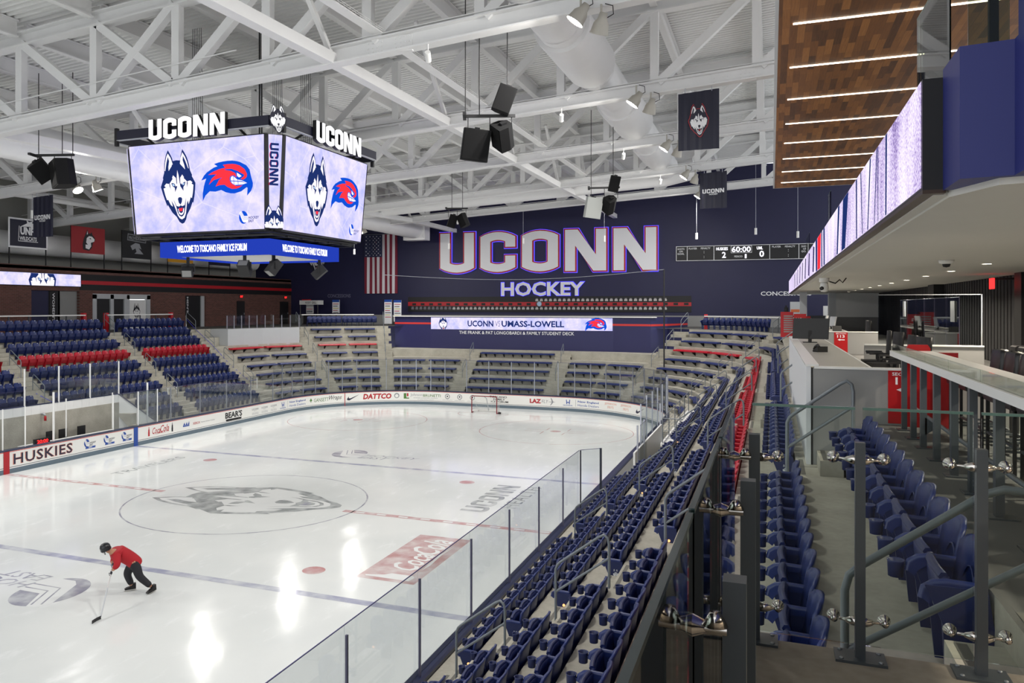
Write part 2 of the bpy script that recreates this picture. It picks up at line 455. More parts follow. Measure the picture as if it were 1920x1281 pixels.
M_CONC = concrete('stand_concrete', '#9b978a', '#b9b5a8')
M_CONC2 = concrete('platform_concrete', '#8d8273', '#a89d8c', scale=3.5)
M_STEPN = mat('step_nosing_strip', '#6b6962', .8)

def ice_material():
    m, nt, b = nodes_mat('rink_ice')
    tc = N(nt, 'ShaderNodeTexCoord'); n1 = N(nt, 'ShaderNodeTexNoise'); n1.inputs['Scale'].default_value = .22; n1.inputs['Detail'].default_value = 7
    n2 = N(nt, 'ShaderNodeTexNoise'); n2.inputs['Scale'].default_value = 1.6; n2.inputs['Detail'].default_value = 9; n2.inputs['Roughness'].default_value = .7
    mp = N(nt, 'ShaderNodeMapping'); mp.inputs['Scale'].default_value = (1.0, .35, 1); mp.inputs['Rotation'].default_value = (0, 0, .5)
    nt.links.new(tc.outputs['Object'], n1.inputs['Vector']); nt.links.new(tc.outputs['Object'], mp.inputs[0]); nt.links.new(mp.outputs[0], n2.inputs['Vector'])
    r = ramp(nt, [(.35, lin('#d6dad9')), (.6, lin('#e0e3e1'))])
    nt.links.new(n1.outputs['Fac'], r.inputs[0])
    sc = ramp(nt, [(.57, (0, 0, 0, 1)), (.72, (1, 1, 1, 1))])
    nt.links.new(n2.outputs['Fac'], sc.inputs[0])
    mx = N(nt, 'ShaderNodeMix', data_type='RGBA'); mx.inputs[7].default_value = lin('#f1f3f3')
    ml = N(nt, 'ShaderNodeMath', operation='MULTIPLY'); ml.inputs[1].default_value = .55
    nt.links.new(sc.outputs[0], ml.inputs[0]); nt.links.new(ml.outputs[0], mx.inputs[0]); nt.links.new(r.outputs[0], mx.inputs[6])
    nt.links.new(mx.outputs[2], b.inputs['Base Color'])
    rr = N(nt, 'ShaderNodeMapRange'); rr.inputs[1].default_value = .35; rr.inputs[2].default_value = .7; rr.inputs[3].default_value = .06; rr.inputs[4].default_value = .17
    nt.links.new(n2.outputs['Fac'], rr.inputs[0]); nt.links.new(rr.outputs[0], b.inputs['Roughness'])
    b.inputs['IOR'].default_value = 1.31
    bp = N(nt, 'ShaderNodeBump'); bp.inputs['Strength'].default_value = .03; bp.inputs['Distance'].default_value = .004
    nt.links.new(n2.outputs['Fac'], bp.inputs['Height']); nt.links.new(bp.outputs[0], b.inputs['Normal'])
    return m
M_ICE = ice_material()
def ice_ink(name, col):
    m, nt, b = nodes_mat(name)
    tc = N(nt, 'ShaderNodeTexCoord'); n = N(nt, 'ShaderNodeTexNoise'); n.inputs['Scale'].default_value = 1.6; n.inputs['Detail'].default_value = 9
    nt.links.new(tc.outputs['Object'], n.inputs['Vector'])
    r = ramp(nt, [(.35, lin(col)), (.85, lin('#dde0df'))]); nt.links.new(n.outputs['Fac'], r.inputs[0]); nt.links.new(r.outputs[0], b.inputs['Base Color'])
    b.inputs['Roughness'].default_value = .1; b.inputs['IOR'].default_value = 1.31
    return m
I_GREY = ice_ink('ice_ink_grey', '#8f9494'); I_VIOL = ice_ink('ice_ink_slate', '#8f909f'); I_RED = ice_ink('ice_ink_red', '#bf8e8e')
I_BLUE = ice_ink('ice_ink_blue', '#9c9fb4'); I_WHITE = ice_ink('ice_ink_white', '#e2e4e3'); I_PINK = ice_ink('ice_ink_rose', '#b9908f')

def led_ice(name, k=1.0, streak=1.0, c0='#aeb0ee', c1='#dcd3f4'):
    """lilac ice picture on an LED screen"""
    m = bpy.data.materials.new(name); m.use_nodes = True; MATS[name] = m
    nt = m.node_tree; nt.nodes.clear()
    o = N(nt, 'ShaderNodeOutputMaterial'); e = N(nt, 'ShaderNodeEmission'); e.inputs[1].default_value = k
    tc = N(nt, 'ShaderNodeTexCoord'); n = N(nt, 'ShaderNodeTexNoise'); n.inputs['Scale'].default_value = 1.3; n.inputs['Detail'].default_value = 8; n.inputs['Roughness'].default_value = .65
    nt.links.new(tc.outputs['Object'], n.inputs['Vector'])
    r = ramp(nt, [(.36, lin(c0)), (.62, lin(c1))]); nt.links.new(n.outputs['Fac'], r.inputs[0])
    v = N(nt, 'ShaderNodeTexVoronoi', feature='DISTANCE_TO_EDGE'); v.inputs['Scale'].default_value = .55
    nt.links.new(tc.outputs['Object'], v.inputs['Vector'])
    lr = ramp(nt, [(.0, (1, 1, 1, 1)), (.012, (0, 0, 0, 1))]); nt.links.new(v.outputs[0], lr.inputs[0])
    mx = N(nt, 'ShaderNodeMix', data_type='RGBA'); mx.inputs[7].default_value = lin('#e9e2fb')
    ml = N(nt, 'ShaderNodeMath', operation='MULTIPLY'); ml.inputs[1].default_value = .5 * streak
    nt.links.new(lr.outputs[0], ml.inputs[0]); nt.links.new(ml.outputs[0], mx.inputs[0]); nt.links.new(r.outputs[0], mx.inputs[6])
    nt.links.new(mx.outputs[2], e.inputs[0]); nt.links.new(e.outputs[0], o.inputs[0])
    return m
E_ICE = led_ice('led_lilac_ice', 1.0)
E_NAVY = emit('led_navy', '#1c2d62', 1.0); E_WHT = emit('led_soft_white', '#e9e4ee', 1.0); E_RED = emit('led_red', '#f2323e', 1.0); E_SKY = emit('led_sky', '#a9c8ee', 1.0); E_BLU = emit('led_blue', '#0e4ac4', 1.0)
LEDM = {'navy': E_NAVY, 'white': E_WHT, 'red': E_RED, 'ice': E_SKY, 'blue': E_BLU}
def brick_mat():
    m, nt, b = nodes_mat('brown_brick')
    tc = N(nt, 'ShaderNodeTexCoord'); mp = N(nt, 'ShaderNodeMapping'); mp.inputs['Rotation'].default_value = (PI / 2, 0, PI / 2)
    br = N(nt, 'ShaderNodeTexBrick'); br.inputs['Scale'].default_value = 1.0
    br.inputs['Brick Width'].default_value = .3; br.inputs['Row Height'].default_value = .1; br.inputs['Mortar Size'].default_value = .008
    br.inputs['Color1'].default_value = lin('#55342e'); br.inputs['Color2'].default_value = lin('#6a423a'); br.inputs['Mortar'].default_value = lin('#6f5f57')
    sx = N(nt, 'ShaderNodeSeparateXYZ'); cx = N(nt, 'ShaderNodeCombineXYZ')
    nt.links.new(tc.outputs['Object'], sx.inputs[0]); nt.links.new(sx.outputs['Y'], cx.inputs['X']); nt.links.new(sx.outputs['Z'], cx.inputs['Y'])
    nt.links.new(cx.outputs[0], br.inputs['Vector']); nt.links.new(br.outputs['Color'], b.inputs['Base Color']); b.inputs['Roughness'].default_value = .8
    return m
M_BRICK = brick_mat()
def wood_mat():
    m, nt, b = nodes_mat('walnut_plank_soffit')
    tc = N(nt, 'ShaderNodeTexCoord')
    sx = N(nt, 'ShaderNodeSeparateXYZ'); cx = N(nt, 'ShaderNodeCombineXYZ')
    nt.links.new(tc.outputs['Object'], sx.inputs[0]); nt.links.new(sx.outputs['Y'], cx.inputs['X']); nt.links.new(sx.outputs['X'], cx.inputs['Y'])
    br = N(nt, 'ShaderNodeTexBrick'); br.offset = .37; br.inputs['Scale'].default_value = 1.0
    br.inputs['Brick Width'].default_value = .95; br.inputs['Row Height'].default_value = .13; br.inputs['Mortar Size'].default_value = .0025
    br.inputs['Color1'].default_value = (0, 0, 0, 1); br.inputs['Color2'].default_value = (1, 1, 1, 1); br.inputs['Mortar'].default_value = (.2, .2, .2, 1)
    nt.links.new(cx.outputs[0], br.inputs['Vector'])
    n = N(nt, 'ShaderNodeTexNoise'); n.inputs['Scale'].default_value = 3; n.inputs['Detail'].default_value = 8
    mp = N(nt, 'ShaderNodeMapping'); mp.inputs['Scale'].default_value = (.8, 14, 1)
    nt.links.new(cx.outputs[0], mp.inputs[0]); nt.links.new(mp.outputs[0], n.inputs['Vector'])
    ad = N(nt, 'ShaderNodeMath', operation='MULTIPLY_ADD'); ad.inputs[1].default_value = .42
    nt.links.new(n.outputs['Fac'], ad.inputs[0])
    m2 = N(nt, 'ShaderNodeMath', operation='MULTIPLY'); m2.inputs[1].default_value = .62
    nt.links.new(br.outputs['Color'], m2.inputs[0]); nt.links.new(m2.outputs[0], ad.inputs[2])
    r = ramp(nt, [(.08, lin('#4c301a')), (.4, lin('#7d4f28')), (.65, lin('#99622f')), (.95, lin('#bd7f42'))])
    nt.links.new(ad.outputs[0], r.inputs[0]); nt.links.new(r.outputs[0], b.inputs['Base Color']); b.inputs['Roughness'].default_value = .5
    return m
M_WOOD = wood_mat()
# ================================================================ THE SETTING
RC = 8.53; CXC = 4.42; CYC = 21.95; ARC = RC * PI / 2
def ring(s, o=0.0):
    """point and inward normal at distance s along the board line, o metres outside it"""
    R = RC + o
    if s < 55.95: return Vector((-12.95 - o, s - 34, 0)), Vector((1, 0, 0))
    t = s - 55.95
    if t < ARC:
        a = PI - t / RC; n = Vector((math.cos(a), math.sin(a), 0)); return Vector((-CXC, CYC, 0)) + n * R, -n
    t -= ARC
    if t < 8.84: return Vector((-CXC + t, 30.48 + o, 0)), Vector((0, -1, 0))
    t -= 8.84
    if t < ARC:
        a = PI / 2 - t / RC; n = Vector((math.cos(a), math.sin(a), 0)); return Vector((CXC, CYC, 0)) + n * R, -n
    return Vector((12.95 + o, CYC - (t - ARC), 0)), Vector((-1, 0, 0))
S_END = 55.95 + 2 * ARC + 8.84                  # right straight begins here
def s_right(y): return S_END + CYC - y
def samples(s0, s1, step=.55):
    out = [s0]; marks = [55.95, 55.95 + ARC, 55.95 + ARC + 8.84, S_END]
    k = 0; s = s0
    while s < s1 - 1e-6:
        nxt = s + step
        curved = (55.95 - 1e-6 <= s < 55.95 + ARC - 1e-6) or (55.95 + ARC + 8.84 - 1e-6 <= s < S_END - 1e-6)
        if not curved:
            nm = [m for m in marks if m > s + 1e-6]
            nxt = min([s1] + nm[:1])
        else:
            nm = [m for m in marks if m > s + 1e-6]
            nxt = min(nxt, nm[0] if nm else s1, s1)
        s = min(nxt, s1); out.append(s)
    return out
def sweep(mb, s0, s1, prof, cap=True):
    """sweep a profile of (offset outward, z) points along the board line"""
    ss = samples(s0, s1); n = len(prof); vs = []
    for s in ss:
        for o, z in prof:
            p, _ = ring(s, o); vs.append((p.x, p.y, z))
    fs = []
    for i in range(len(ss) - 1):
        for k in range(n - 1): fs.append((i * n + k, i * n + k + 1, (i + 1) * n + k + 1, (i + 1) * n + k))
    mb.add(vs, fs)
    if cap:
        mb.add(vs[:n], [tuple(range(n))]); mb.add(vs[-n:], [tuple(reversed(range(n)))])
S_LEFT0 = 0.0; S_RIGHT1 = s_right(-34)
TREAD, RISE, T1 = .828, .6125, .95
def tread_z(k): return T1 + RISE * (k - 1)
def tread_o(k): return 1.15 + TREAD * (k - 1)     # back edge (riser) of row k, outward from the boards
LEVEL = tread_z(9)                                # 5.85, the concourse
def far_y(x): return 42.2 + .05 * x               # the far wall runs a little off square
WALL_X = -25.0

# ---- ice with its painted lines and marks
mb = MB().use(M_ICE)
out = [ring(s, 0.0)[0] for s in samples(0, S_RIGHT1, .4)]
mb.add([(p.x, p.y, 0) for p in out], [tuple(reversed(range(len(out))))])
def ice_fn(ox, oy, up):                           # up: direction of the top of the mark
    ux, uy = up; rx, ry = uy, -ux
    return lambda a, b, c=0: (ox + rx * a + ux * b, oy + ry * a + uy * b, .002 + c * .25)
flat = ice_fn(0, 0, (0, 1))
def ice_rect(x0, x1, y0, y1): mb.poly([(x0, y0), (x1, y0), (x1, y1), (x0, y1)], flat, None)
def ice_ring(cx, cy, r, w, n=72, a0=0, a1=2 * PI):
    vs = []; 
    for k in range(n + 1):
        t = a0 + (a1 - a0) * k / n
        vs += [(cx + (r - w / 2) * math.cos(t), cy + (r - w / 2) * math.sin(t), .002), (cx + (r + w / 2) * math.cos(t), cy + (r + w / 2) * math.sin(t), .002)]
    mb.add(vs, [(2 * k, 2 * k + 1, 2 * k + 3, 2 * k + 2) for k in range(n)])
mb.use(I_BLUE); ice_rect(-12.9, 12.9, 7.62, 7.92); ice_rect(-12.9, 12.9, -7.92, -7.62)
mb.use(I_RED); ice_rect(-12.9, -4.1, -.15, .15); ice_rect(4.2, 12.9, -.15, .15); ice_rect(-12.1, 12.1, 27.10, 27.15)
mb.use(I_WHITE)
for k in range(30):
    x = -12.5 + k * .86
    if -4.4 < x + .4 < 4.2: continue
    mb.poly([(x, -.07), (x + .36, -.07), (x + .36, .07), (x, .07)], lambda a, b, c=0: (a, b, .004))
mb.use(I_VIOL); ice_ring(0, 0, 4.572, .06)
mb.use(I_RED)
for x, y in ((6.706, 6.096), (-6.706, 6.096), (6.706, -6.096), (-6.706, -6.096)): mb.disc((x, y, .002), .33)
for x in (6.706, -6.706):
    mb.disc((x, 21.03, .002), .33); ice_ring(x, 21.03, 4.572, .05)
    for sx in (-1, 1):
        for sy in (-1, 1):
            ice_rect(x + sx * .65 - (1.2 if sx < 0 else 0), x + sx * .65 + (1.2 if sx > 0 else 0), 21.03 + sy * .3 - .025, 21.03 + sy * .3 + .025)
            ice_rect(x + sx * .65 - .025, x + sx * .65 + .025, 21.03 + sy * .3 - (.9 if sy < 0 else 0), 21.03 + sy * .3 + (.9 if sy > 0 else 0))
ice_ring(0, 27.1, 1.83, .05, a0=PI, a1=2 * PI)
put_mark(mb, HUSKY, ice_fn(0, .1, (-1, 0)), 0, 0, 7.6, {'navy': I_GREY, 'white': I_WHITE, 'red': I_VIOL, 'ice': I_GREY}, z=0)
mb.use(I_GREY); put_block(mb, 'UCONN', ice_fn(9.1, 1.65, (-1, 0)), 0, 0, 4.5, 1.0)
put_text(mb, 'HEALTH', ice_fn(9.95, 2.6, (-1, 0)), 0, 0, 3.6, .6, bold=.0, spacing=1.15)
put_text(mb, 'TRAVELERS', ice_fn(-8.2, 1.8, (-1, 0)), 0, 0, 4.4, .55)
mb.use(I_PINK); ice_rect(8.06, 9.83, -6.13, -1.74)
mb.use(I_WHITE)
cf = ice_fn(9.83, -6.13, (-1, 0)); cfl = lambda a, b, c=0: Vector(cf(a, b)) + Vector((0, 0, .003))
put_text(mb, 'Coca', cfl, 1.0, .42, 1.55, .85, z=0, bold=.015, shear=.35); put_text(mb, 'Cola', cfl, 2.55, .42, 1.5, .95, z=0, bold=.015, shear=.35)
mb.poly([(1.1, .28), (2.6, .36), (3.6, .24), (2.6, .28), (1.6, .22)], cfl)
mb.poly([(.2, .25), (.2, 1.55), (.28, 1.62), (.45, 1.1), (.62, .95), (.62, .3), (.5, .2)], cfl)
east_logo(mb, ice_fn(-1.2, 10.1, (0, 1)), 0, 0, 2.1, I_VIOL, I_WHITE, None, z=0, txt=False)
mb.use(I_VIOL); put_text(mb, 'HOCKEY', ice_fn(-.3, 9.75, (0, 1)), 0, 0, 3.0, .45, shear=.3); put_text(mb, 'EAST', ice_fn(-.3, 9.2, (0, 1)), 0, 0, 1.6, .45, shear=.3)
east_logo(mb, ice_fn(1.2, -10.1, (0, -1)), 0, 0, 2.1, I_VIOL, I_WHITE, None, z=0, txt=False)
mb.use(I_VIOL); put_text(mb, 'HOCKEY', ice_fn(.3, -9.75, (0, -1)), 0, 0, 3.0, .45, shear=.3); put_text(mb, 'EAST', ice_fn(.3, -9.2, (0, -1)), 0, 0, 1.6, .45, shear=.3)
floor_ice = struct('floor_ice', mb)

def s_ang_l(deg): return 55.95 + math.radians(deg) * RC
def s_ang_r(deg): return S_END - math.radians(deg) * RC
# ---- stepped concrete stands (with half steps in the stairways)
def stand_profile(k0, k1):
    p = []
    if k0 == 1: p = [(.22, 0.0), (.22, tread_z(1)), (tread_o(1), tread_z(1))]
    else: p = [(tread_o(k0 - 1), tread_z(k0) - 1.5), (tread_o(k0 - 1), tread_z(k0)), (tread_o(k0), tread_z(k0))]
    for k in range(k0 + 1, k1 + 1): p += [(tread_o(k - 1), tread_z(k)), (tread_o(k), tread_z(k))]
    return p
mb = MB().use(M_CONC)
sweep(mb, 55.95, s_right(17.2), stand_profile(1, 6)); sweep(mb, s_right(17.2), s_right(3.6), stand_profile(3, 6)); sweep(mb, s_right(3.6), S_RIGHT1, stand_profile(1, 6))
sweep(mb, s_right(CYC), s_right(-21.45), stand_profile(7, 8))
SD0, SD1 = s_ang_l(61.8), s_ang_r(55.6)          # the student deck stands between these
sweep(mb, SD1, s_right(CYC), stand_profile(7, 8))
sweep(mb, 55.95, SD0, stand_profile(7, 8))
sweep(mb, SD0, SD1, [(tread_o(6) - .05, tread_z(6) - 1), (tread_o(6) - .05, tread_z(6)), (tread_o(6) + 2.6, tread_z(6) + .002)])
sweep(mb, 42.6, 55.95, stand_profile(1, 8))                                       # left side beyond the bench box
sweep(mb, S_LEFT0, 42.6, stand_profile(3, 8))
# last riser up to the concourse
for a_, b_ in ((S_LEFT0, SD0), (SD1, s_right(-21.45))): sweep(mb, a_, b_, [(tread_o(8), tread_z(8)), (tread_o(8), LEVEL)])
struct('terrace_concrete', mb)
STAIRS = []                                       # (s centre, half width, first row, last row)
mb = MB().use(M_CONC)
def stair(s, hw, k0, k1, curved):
    for k in range(k0, k1 + 1):
        for j in (1, 2):
            o0 = tread_o(k) - .28 * (3 - j); z1 = tread_z(k) + RISE / 3 * j
            R = RC + tread_o(k) if curved else 1
            h = hw / (R / RC) if curved else hw
            ps = []
            for o in (o0, tread_o(k) + .01):
                for ds in (-h, h): ps.append(ring(s + ds, o)[0])
            z0 = tread_z(k) + .001
            vs = [(p.x, p.y, z0) for p in ps] + [(p.x, p.y, z1) for p in ps]
            mb.use(M_CONC).add(vs, [(4, 5, 7, 6), (0, 1, 5, 4), (0, 4, 6, 2), (1, 3, 7, 5)])
            a = [ring(s + ds * .93, o0 + o)[0] for o in (.04, .10) for ds in (-h, h)]
            mb.use(M_STEPN).add([(p.x, p.y, z1 + .003) for p in a], [(0, 1, 3, 2)])
        a = [ring(s + ds * .93, tread_o(k) + o)[0] for o in (.04, .10) for ds in (-hw, hw)]
        mb.use(M_STEPN).add([(p.x, p.y, tread_z(k + 1) + .003) for p in a], [(0, 1, 3, 2)])
def s_ang_l(deg): return 55.95 + math.radians(deg) * RC
def s_ang_r(deg): return S_END - math.radians(deg) * RC
AISLE_L = [(34 + 4.35, 0), (34 + 13.13, 0), (34 + 20.75, 0)]
AISLE_CL = [33.5, 60.3]; AISLE_CR = [58.0, 20.5]
AISLE_R = [-13.5, -5.1, 3.3, 11.7, 20.1]
stair(34 + 4.35, .58, 3, 8, False); stair(34 + 13.13, .58, 1, 8, False); stair(34 + 20.75, .58, 1, 8, False); stair(34 - 4.4, .58, 3, 8, False)
for a in AISLE_CL: stair(s_ang_l(a), .6, 1, 8, True)
for a in AISLE_CR: stair(s_ang_r(a), .6, 1, 8, True)
stair(55.95 + ARC + .75, .6, 1, 5, False); stair(55.95 + ARC + 8.84 - .65, .6, 1, 5, False)
for y in AISLE_R: stair(s_right(y), .6, 1 if y < 0 else 3, 6, False)
stair(s_right(-13.5), .6, 7, 8, False); stair(s_right(-21.0), .45, 7, 8, False)
for y in (-5.1, 3.3, 11.7): stair(s_right(y), .5, 7, 7, False)
struct('trim_stair_blocks', mb)

# ---- concourse floor, platform under the camera
mb = MB().use(M_DGREY)
o8 = tread_o(8)
pts = [ring(s, o8)[0] for s in samples(0, s_right(-21.4), .5)]
outer = [(26.5, -21.4), (26.5, 44.5), (-26.5, 44.5), (-26.5, -34)]
loop = [(p.x, p.y) for p in pts] + outer
mb.poly(loop, lambda a, b, c=0: (a, b, LEVEL))
struct('floor_concourse', mb)
mb = MB().use(M_CONC2).box(18.5, 27, -40, -21.42, LEVEL - 1.9, LEVEL)
mb.use(M_CONC).box(12.95 + tread_o(6), 18.5, -21.6, -21.4, 0, LEVEL - 1.0)
struct('floor_platform', mb)

# ---- walls
def quad(mb, a, b, z0, z1, t=.2):
    """upright slab between two plan points"""
    a = Vector((*a, 0)); b = Vector((*b, 0)); d = (b - a).normalized(); n = Vector((-d.y, d.x, 0)) * t
    vs = [(*p.xy, z) for z in (z0, z1) for p in (a, b, b + n, a + n)]
    mb.add(vs, [(3, 2, 1, 0), (4, 5, 6, 7), (0, 1, 5, 4), (1, 2, 6, 5), (2, 3, 7, 6), (3, 0, 4, 7)])
mb = MB().use(M_BRICK)
XB = WALL_X - .25
mb.box(XB, WALL_X, -34, 11.5, LEVEL, 10.15)
mb.box(XB, WALL_X, 11.5, 15.3, 8.55, 10.15); mb.box(XB, WALL_X, 15.3, 16.4, LEVEL, 10.15)
mb.box(XB, WALL_X, 16.4, 21.9, 8.35, 10.15); mb.box(XB, WALL_X, 21.9, 25.8, LEVEL, 10.15)
mb.box(XB, WALL_X, 25.8, 28.3, 8.4, 10.15); mb.box(XB, WALL_X, 28.3, 41.2, LEVEL, 10.15)
mb.use(M_BLACK).box(WALL_X, WALL_X + .03, 15.3, 41.0, 8.62, 9.72)
mb.use(M_RED).box(WALL_X, WALL_X + .045, 15.3, 41.0, 9.02, 9.28)
# recesses behind the openings
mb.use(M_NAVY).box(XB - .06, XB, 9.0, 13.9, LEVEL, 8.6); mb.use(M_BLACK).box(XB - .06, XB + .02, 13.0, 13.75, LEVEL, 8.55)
mb.use(M_GREYW).box(XB - .06, XB + .0, 13.75, 15.4, LEVEL, 8.6)
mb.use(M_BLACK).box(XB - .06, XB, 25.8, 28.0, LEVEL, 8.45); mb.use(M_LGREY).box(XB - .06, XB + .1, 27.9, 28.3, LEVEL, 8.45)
struct('wall_left', mb)
mb = MB().use(mat('upper_wall_grey', '#96968f', .8))
mb.box(-29.2, -29, -34, 41, 9.9, 17.5); mb.box(-29, WALL_X, -34, 41, 9.9, 10.1)
struct('wall_left_upper', mb)
mb = MB().use(M_NAVY)
quad(mb, (-29.2, far_y(-29.2)), (27, far_y(27)), LEVEL + .9, 19, .3)
mb.use(M_GREYW); quad(mb, (-29.2, far_y(-29.2)), (27, far_y(27)), LEVEL, LEVEL + .9, .3)
struct('wall_far', mb)

# ---- roof: ribbed deck, trusses, rafters
def roof_z(x): return 14.5 + .064 * x + 3.75
mb = MB().use(M_DECK)
vs = []; fs = []; y = -30.0; k = 0
xs = (-29.5, 30.0)
while y < 43.9:
    for dy, dz in ((0, 0), (.03, .13), (.15, .13), (.18, 0)):
        for x in xs: vs.append((x, y + dy, roof_z(x) + dz))
    y += .29; k += 1
n = len(vs) // 2
fs = [(2 * i, 2 * i + 1, 2 * i + 3, 2 * i + 2) for i in range(n - 1)]
mb.add(vs, fs)
struct('roof_deck', mb)
PX = [-27.9 + 3.55 * i for i in range(17)]       # panel points
def ibeam(mb, p, q, h, w, t=.05):
    """wide flange beam, web upright, top at p/q"""
    p = Vector(p); q = Vector(q)
    dz = Vector((0, 0, 1))
    mb.bar(p - dz * (t / 2), q - dz * (t / 2), w, t); mb.bar(p - dz * (h - t / 2), q - dz * (h - t / 2), w, t)
    mb.bar(p - dz * (h / 2), q - dz * (h / 2), .04, h - 2 * t)
for i, y in enumerate(TRUSS_Y):
    mb = MB().use(M_WHITE)
    X0, X1 = -28.5, 27.0
    zb = lambda x: chord_z(i, x); zt = lambda x: zb(x) + 3.1
    bh = .52 if i < 2 else .46
    ibeam(mb, (X0, y, zb(X0) + bh), (X1, y, zb(X1) + bh), bh, .42)
    ibeam(mb, (X0, y, zt(X0) + .45), (X1, y, zt(X1) + .45), .5, .42)
    for j, x in enumerate(PX):
        mb.bar((x, y, zb(x) + bh - .02), (x, y, zt(x)), .30, .26, up=(0, 1, 0))
        if j < len(PX) - 1:
            xn = PX[j + 1]
            if x < -5.5: a, b_ = (x + .1, zt(x) + .05), (xn - .15, zb(xn) + bh - .03)
            else: a, b_ = (x + .15, zb(x) + bh - .03), (xn - .1, zt(xn) + .05)
            mb.bar((a[0], y, a[1]), (b_[0], y, b_[1]), .30, .27, up=(0, 1, 0))
            if -5.5 < x < -2: mb.bar((x + .1, y, zt(x) + .05), (xn - .15, y, zb(xn) + bh), .27, .26, up=(0, 1, 0))
    # bolted splice plates
    for xs_ in (8.3, 17.5):
        mb.use(M_WHITE).box(xs_ - .75, xs_ + .75, y - .05, y + .05, zb(xs_) + .02, zb(xs_) + bh - .02)
        if i < 4:
            for a in range(10):
                if a in (4, 5): continue
                for b in range(3): mb.cbox((xs_ - .68 + a * .15, y - .06, zb(xs_) + .12 + b * .14 + (a - 4.5) * .15 * .064), (.045, .03, .045))
    # flat hoops of conduit along the top of the bottom chord
    mb.use(M_WHITE)
    for q in range(4): mb.bar((X0, y - .08 - q * .035, zb(X0) + bh + .07), (X1, y - .08 - q * .035, zb(X1) + bh + .07), .022, .022)
    mb.bar((X0, y - .2, zb(X0) + bh + .55), (3, y - .2, zb(3) + bh + .55), .03, .03)
    struct('roof_truss', mb)
for j, x in enumerate(PX):
    mb = MB().use(M_WHITE)
    for i in range(-1, 6):
        y0 = TRUSS_Y[i] if i >= 0 else -30; y1 = TRUSS_Y[i + 1] if i < 5 else far_y(x)
        z = roof_z(x) - .01
        ibeam(mb, (x, y0 + .2, z), (x, y1 - .2, z), .62, .26)
    struct('roof_rafter', mb)
for x in (6.35, -8.05):                          # struts between the bottom chords
    mb = MB().use(M_WHITE)
    for i in range(-1, 6):
        ya = TRUSS_Y[i] if i >= 0 else -25; yb = TRUSS_Y[i + 1] if i < 5 else far_y(x)
        za = chord_z(max(i, 0), x) + .2; zb_ = chord_z(min(i + 1, 5), x) + .2
        mb.bar((x, ya, za), (x, yb, zb_), .36, .34)
        if i >= 0 and i < 5:
            mb.bar((x + .05, yb - 3.2, zb_ + 3.1), (x, yb - .1, zb_ + .2), .14, .14)
    struct('roof_strut', mb)
# ================================================================ RINK BOARDS, GLASS, GOAL
def shifted(mb, loc):
    l = Vector(loc); mb.v = [(p[0] - l.x, p[1] - l.y, p[2] - l.z) for p in mb.v]; return mb
boards = thing('dasher_board', 'white dasher board with adverts and navy cap running round the ice', 'rink board', (-12.95, 0, 0))
BL = (-12.95, 0, 0)
def bpart(name, mb): return shifted(mb, BL).build(name, boards)
S0B, S1B = 4.0, s_right(-24)
mb = MB().use(M_KICK); sweep(mb, S0B, S1B, [(-.012, 0), (-.012, .205), (0, .21), (.1, .21), (.1, 0)]); bpart('kick_plate', mb)
mb = MB().use(M_BOARD); sweep(mb, S0B, S1B, [(0, .2), (0, 1.0), (.11, 1.0), (.11, .2)]); bpart('facing', mb)
mb = MB().use(M_INK); sweep(mb, S0B, S1B, [(-.003, .262), (-.003, .285)], False); mb.use(M_REDS); sweep(mb, S0B, S1B, [(-.003, .955), (-.003, .985)], False); bpart('pinstripe', mb)
mb = MB().use(M_CAPN); sweep(mb, S0B, S1B, [(-.02, 1.0), (-.02, 1.05), (0, 1.07), (.2, 1.07), (.24, 1.04), (.24, .98), (.11, .98)]); bpart('cap_rail', mb)
for s, w, m in ((34, .15, M_RED), (41.77, .15, M_INKB), (61.55, .025, M_RED), (34 - 7.77, .15, M_INKB)):
    mb = MB().use(m); sweep(mb, s - w, s + w, [(-.02, .0), (-.02, 1.0)], False); bpart('line_marker', mb)
def bf(s0, z0=0.0):
    def f(a, b, c=0):
        p = ring(s0 + a, -.006 - c)[0]; return (p.x, p.y, z0 + b)
    return f
def advert(words, ext=None):
    mb = MB()
    for it in words: it(mb)
    bpart('advert', mb)
def T(m, s, a, b, z0, z1, bold=.012, shear=0., spacing=1.):
    return lambda mb: put_text(mb.use(m), s, bf(a), 0, z0, b - a, z1 - z0, .0, bold, shear, spacing)
def R(m, a, b, z0, z1): return lambda mb: mb.use(m).poly([(0, z0), (b - a, z0), (b - a, z1), (0, z1)], bf(a))
def Pm(m, a, pts): return lambda mb: mb.use(m).poly(pts, bf(a))
advert([lambda mb: put_text(mb.use(M_INKT), 'HUSKIES', bf(34.35), -.02, .36, 3.3, .50, -.002, .035, 0, 1.1), T(M_INK, 'HUSKIES', 34.37, 37.6, .375, .845, .012, 0, 1.1)])
for s in (38.3, 39.55, 40.75):
    advert([lambda mb, s=s: east_logo(mb, bf(s), .18, .68, .40, M_INKB, M_BOARD, M_INK, M_INKB, z=0)])
bottle = [(-.06, 0), (.06, 0), (.065, .2), (.05, .26), (.055, .32), (.02, .42), (.02, .50), (-.02, .50), (-.02, .42), (-.055, .32), (-.05, .26), (-.065, .2)]
advert([Pm(M_INKR, 42.74, [(x, y + .38) for x, y in bottle]), T(M_INKR, 'Coca', 43.0, 43.62, .45, .8, .01, .35), T(M_INKR, 'Cola', 43.62, 44.3, .45, .86, .01, .35), Pm(M_INKR, 43.0, [(.1, .42), (.6, .46), (1.1, .42), (.6, .43)]), Pm(M_INKK, 44.57, [(x, y + .38) for x, y in bottle])])
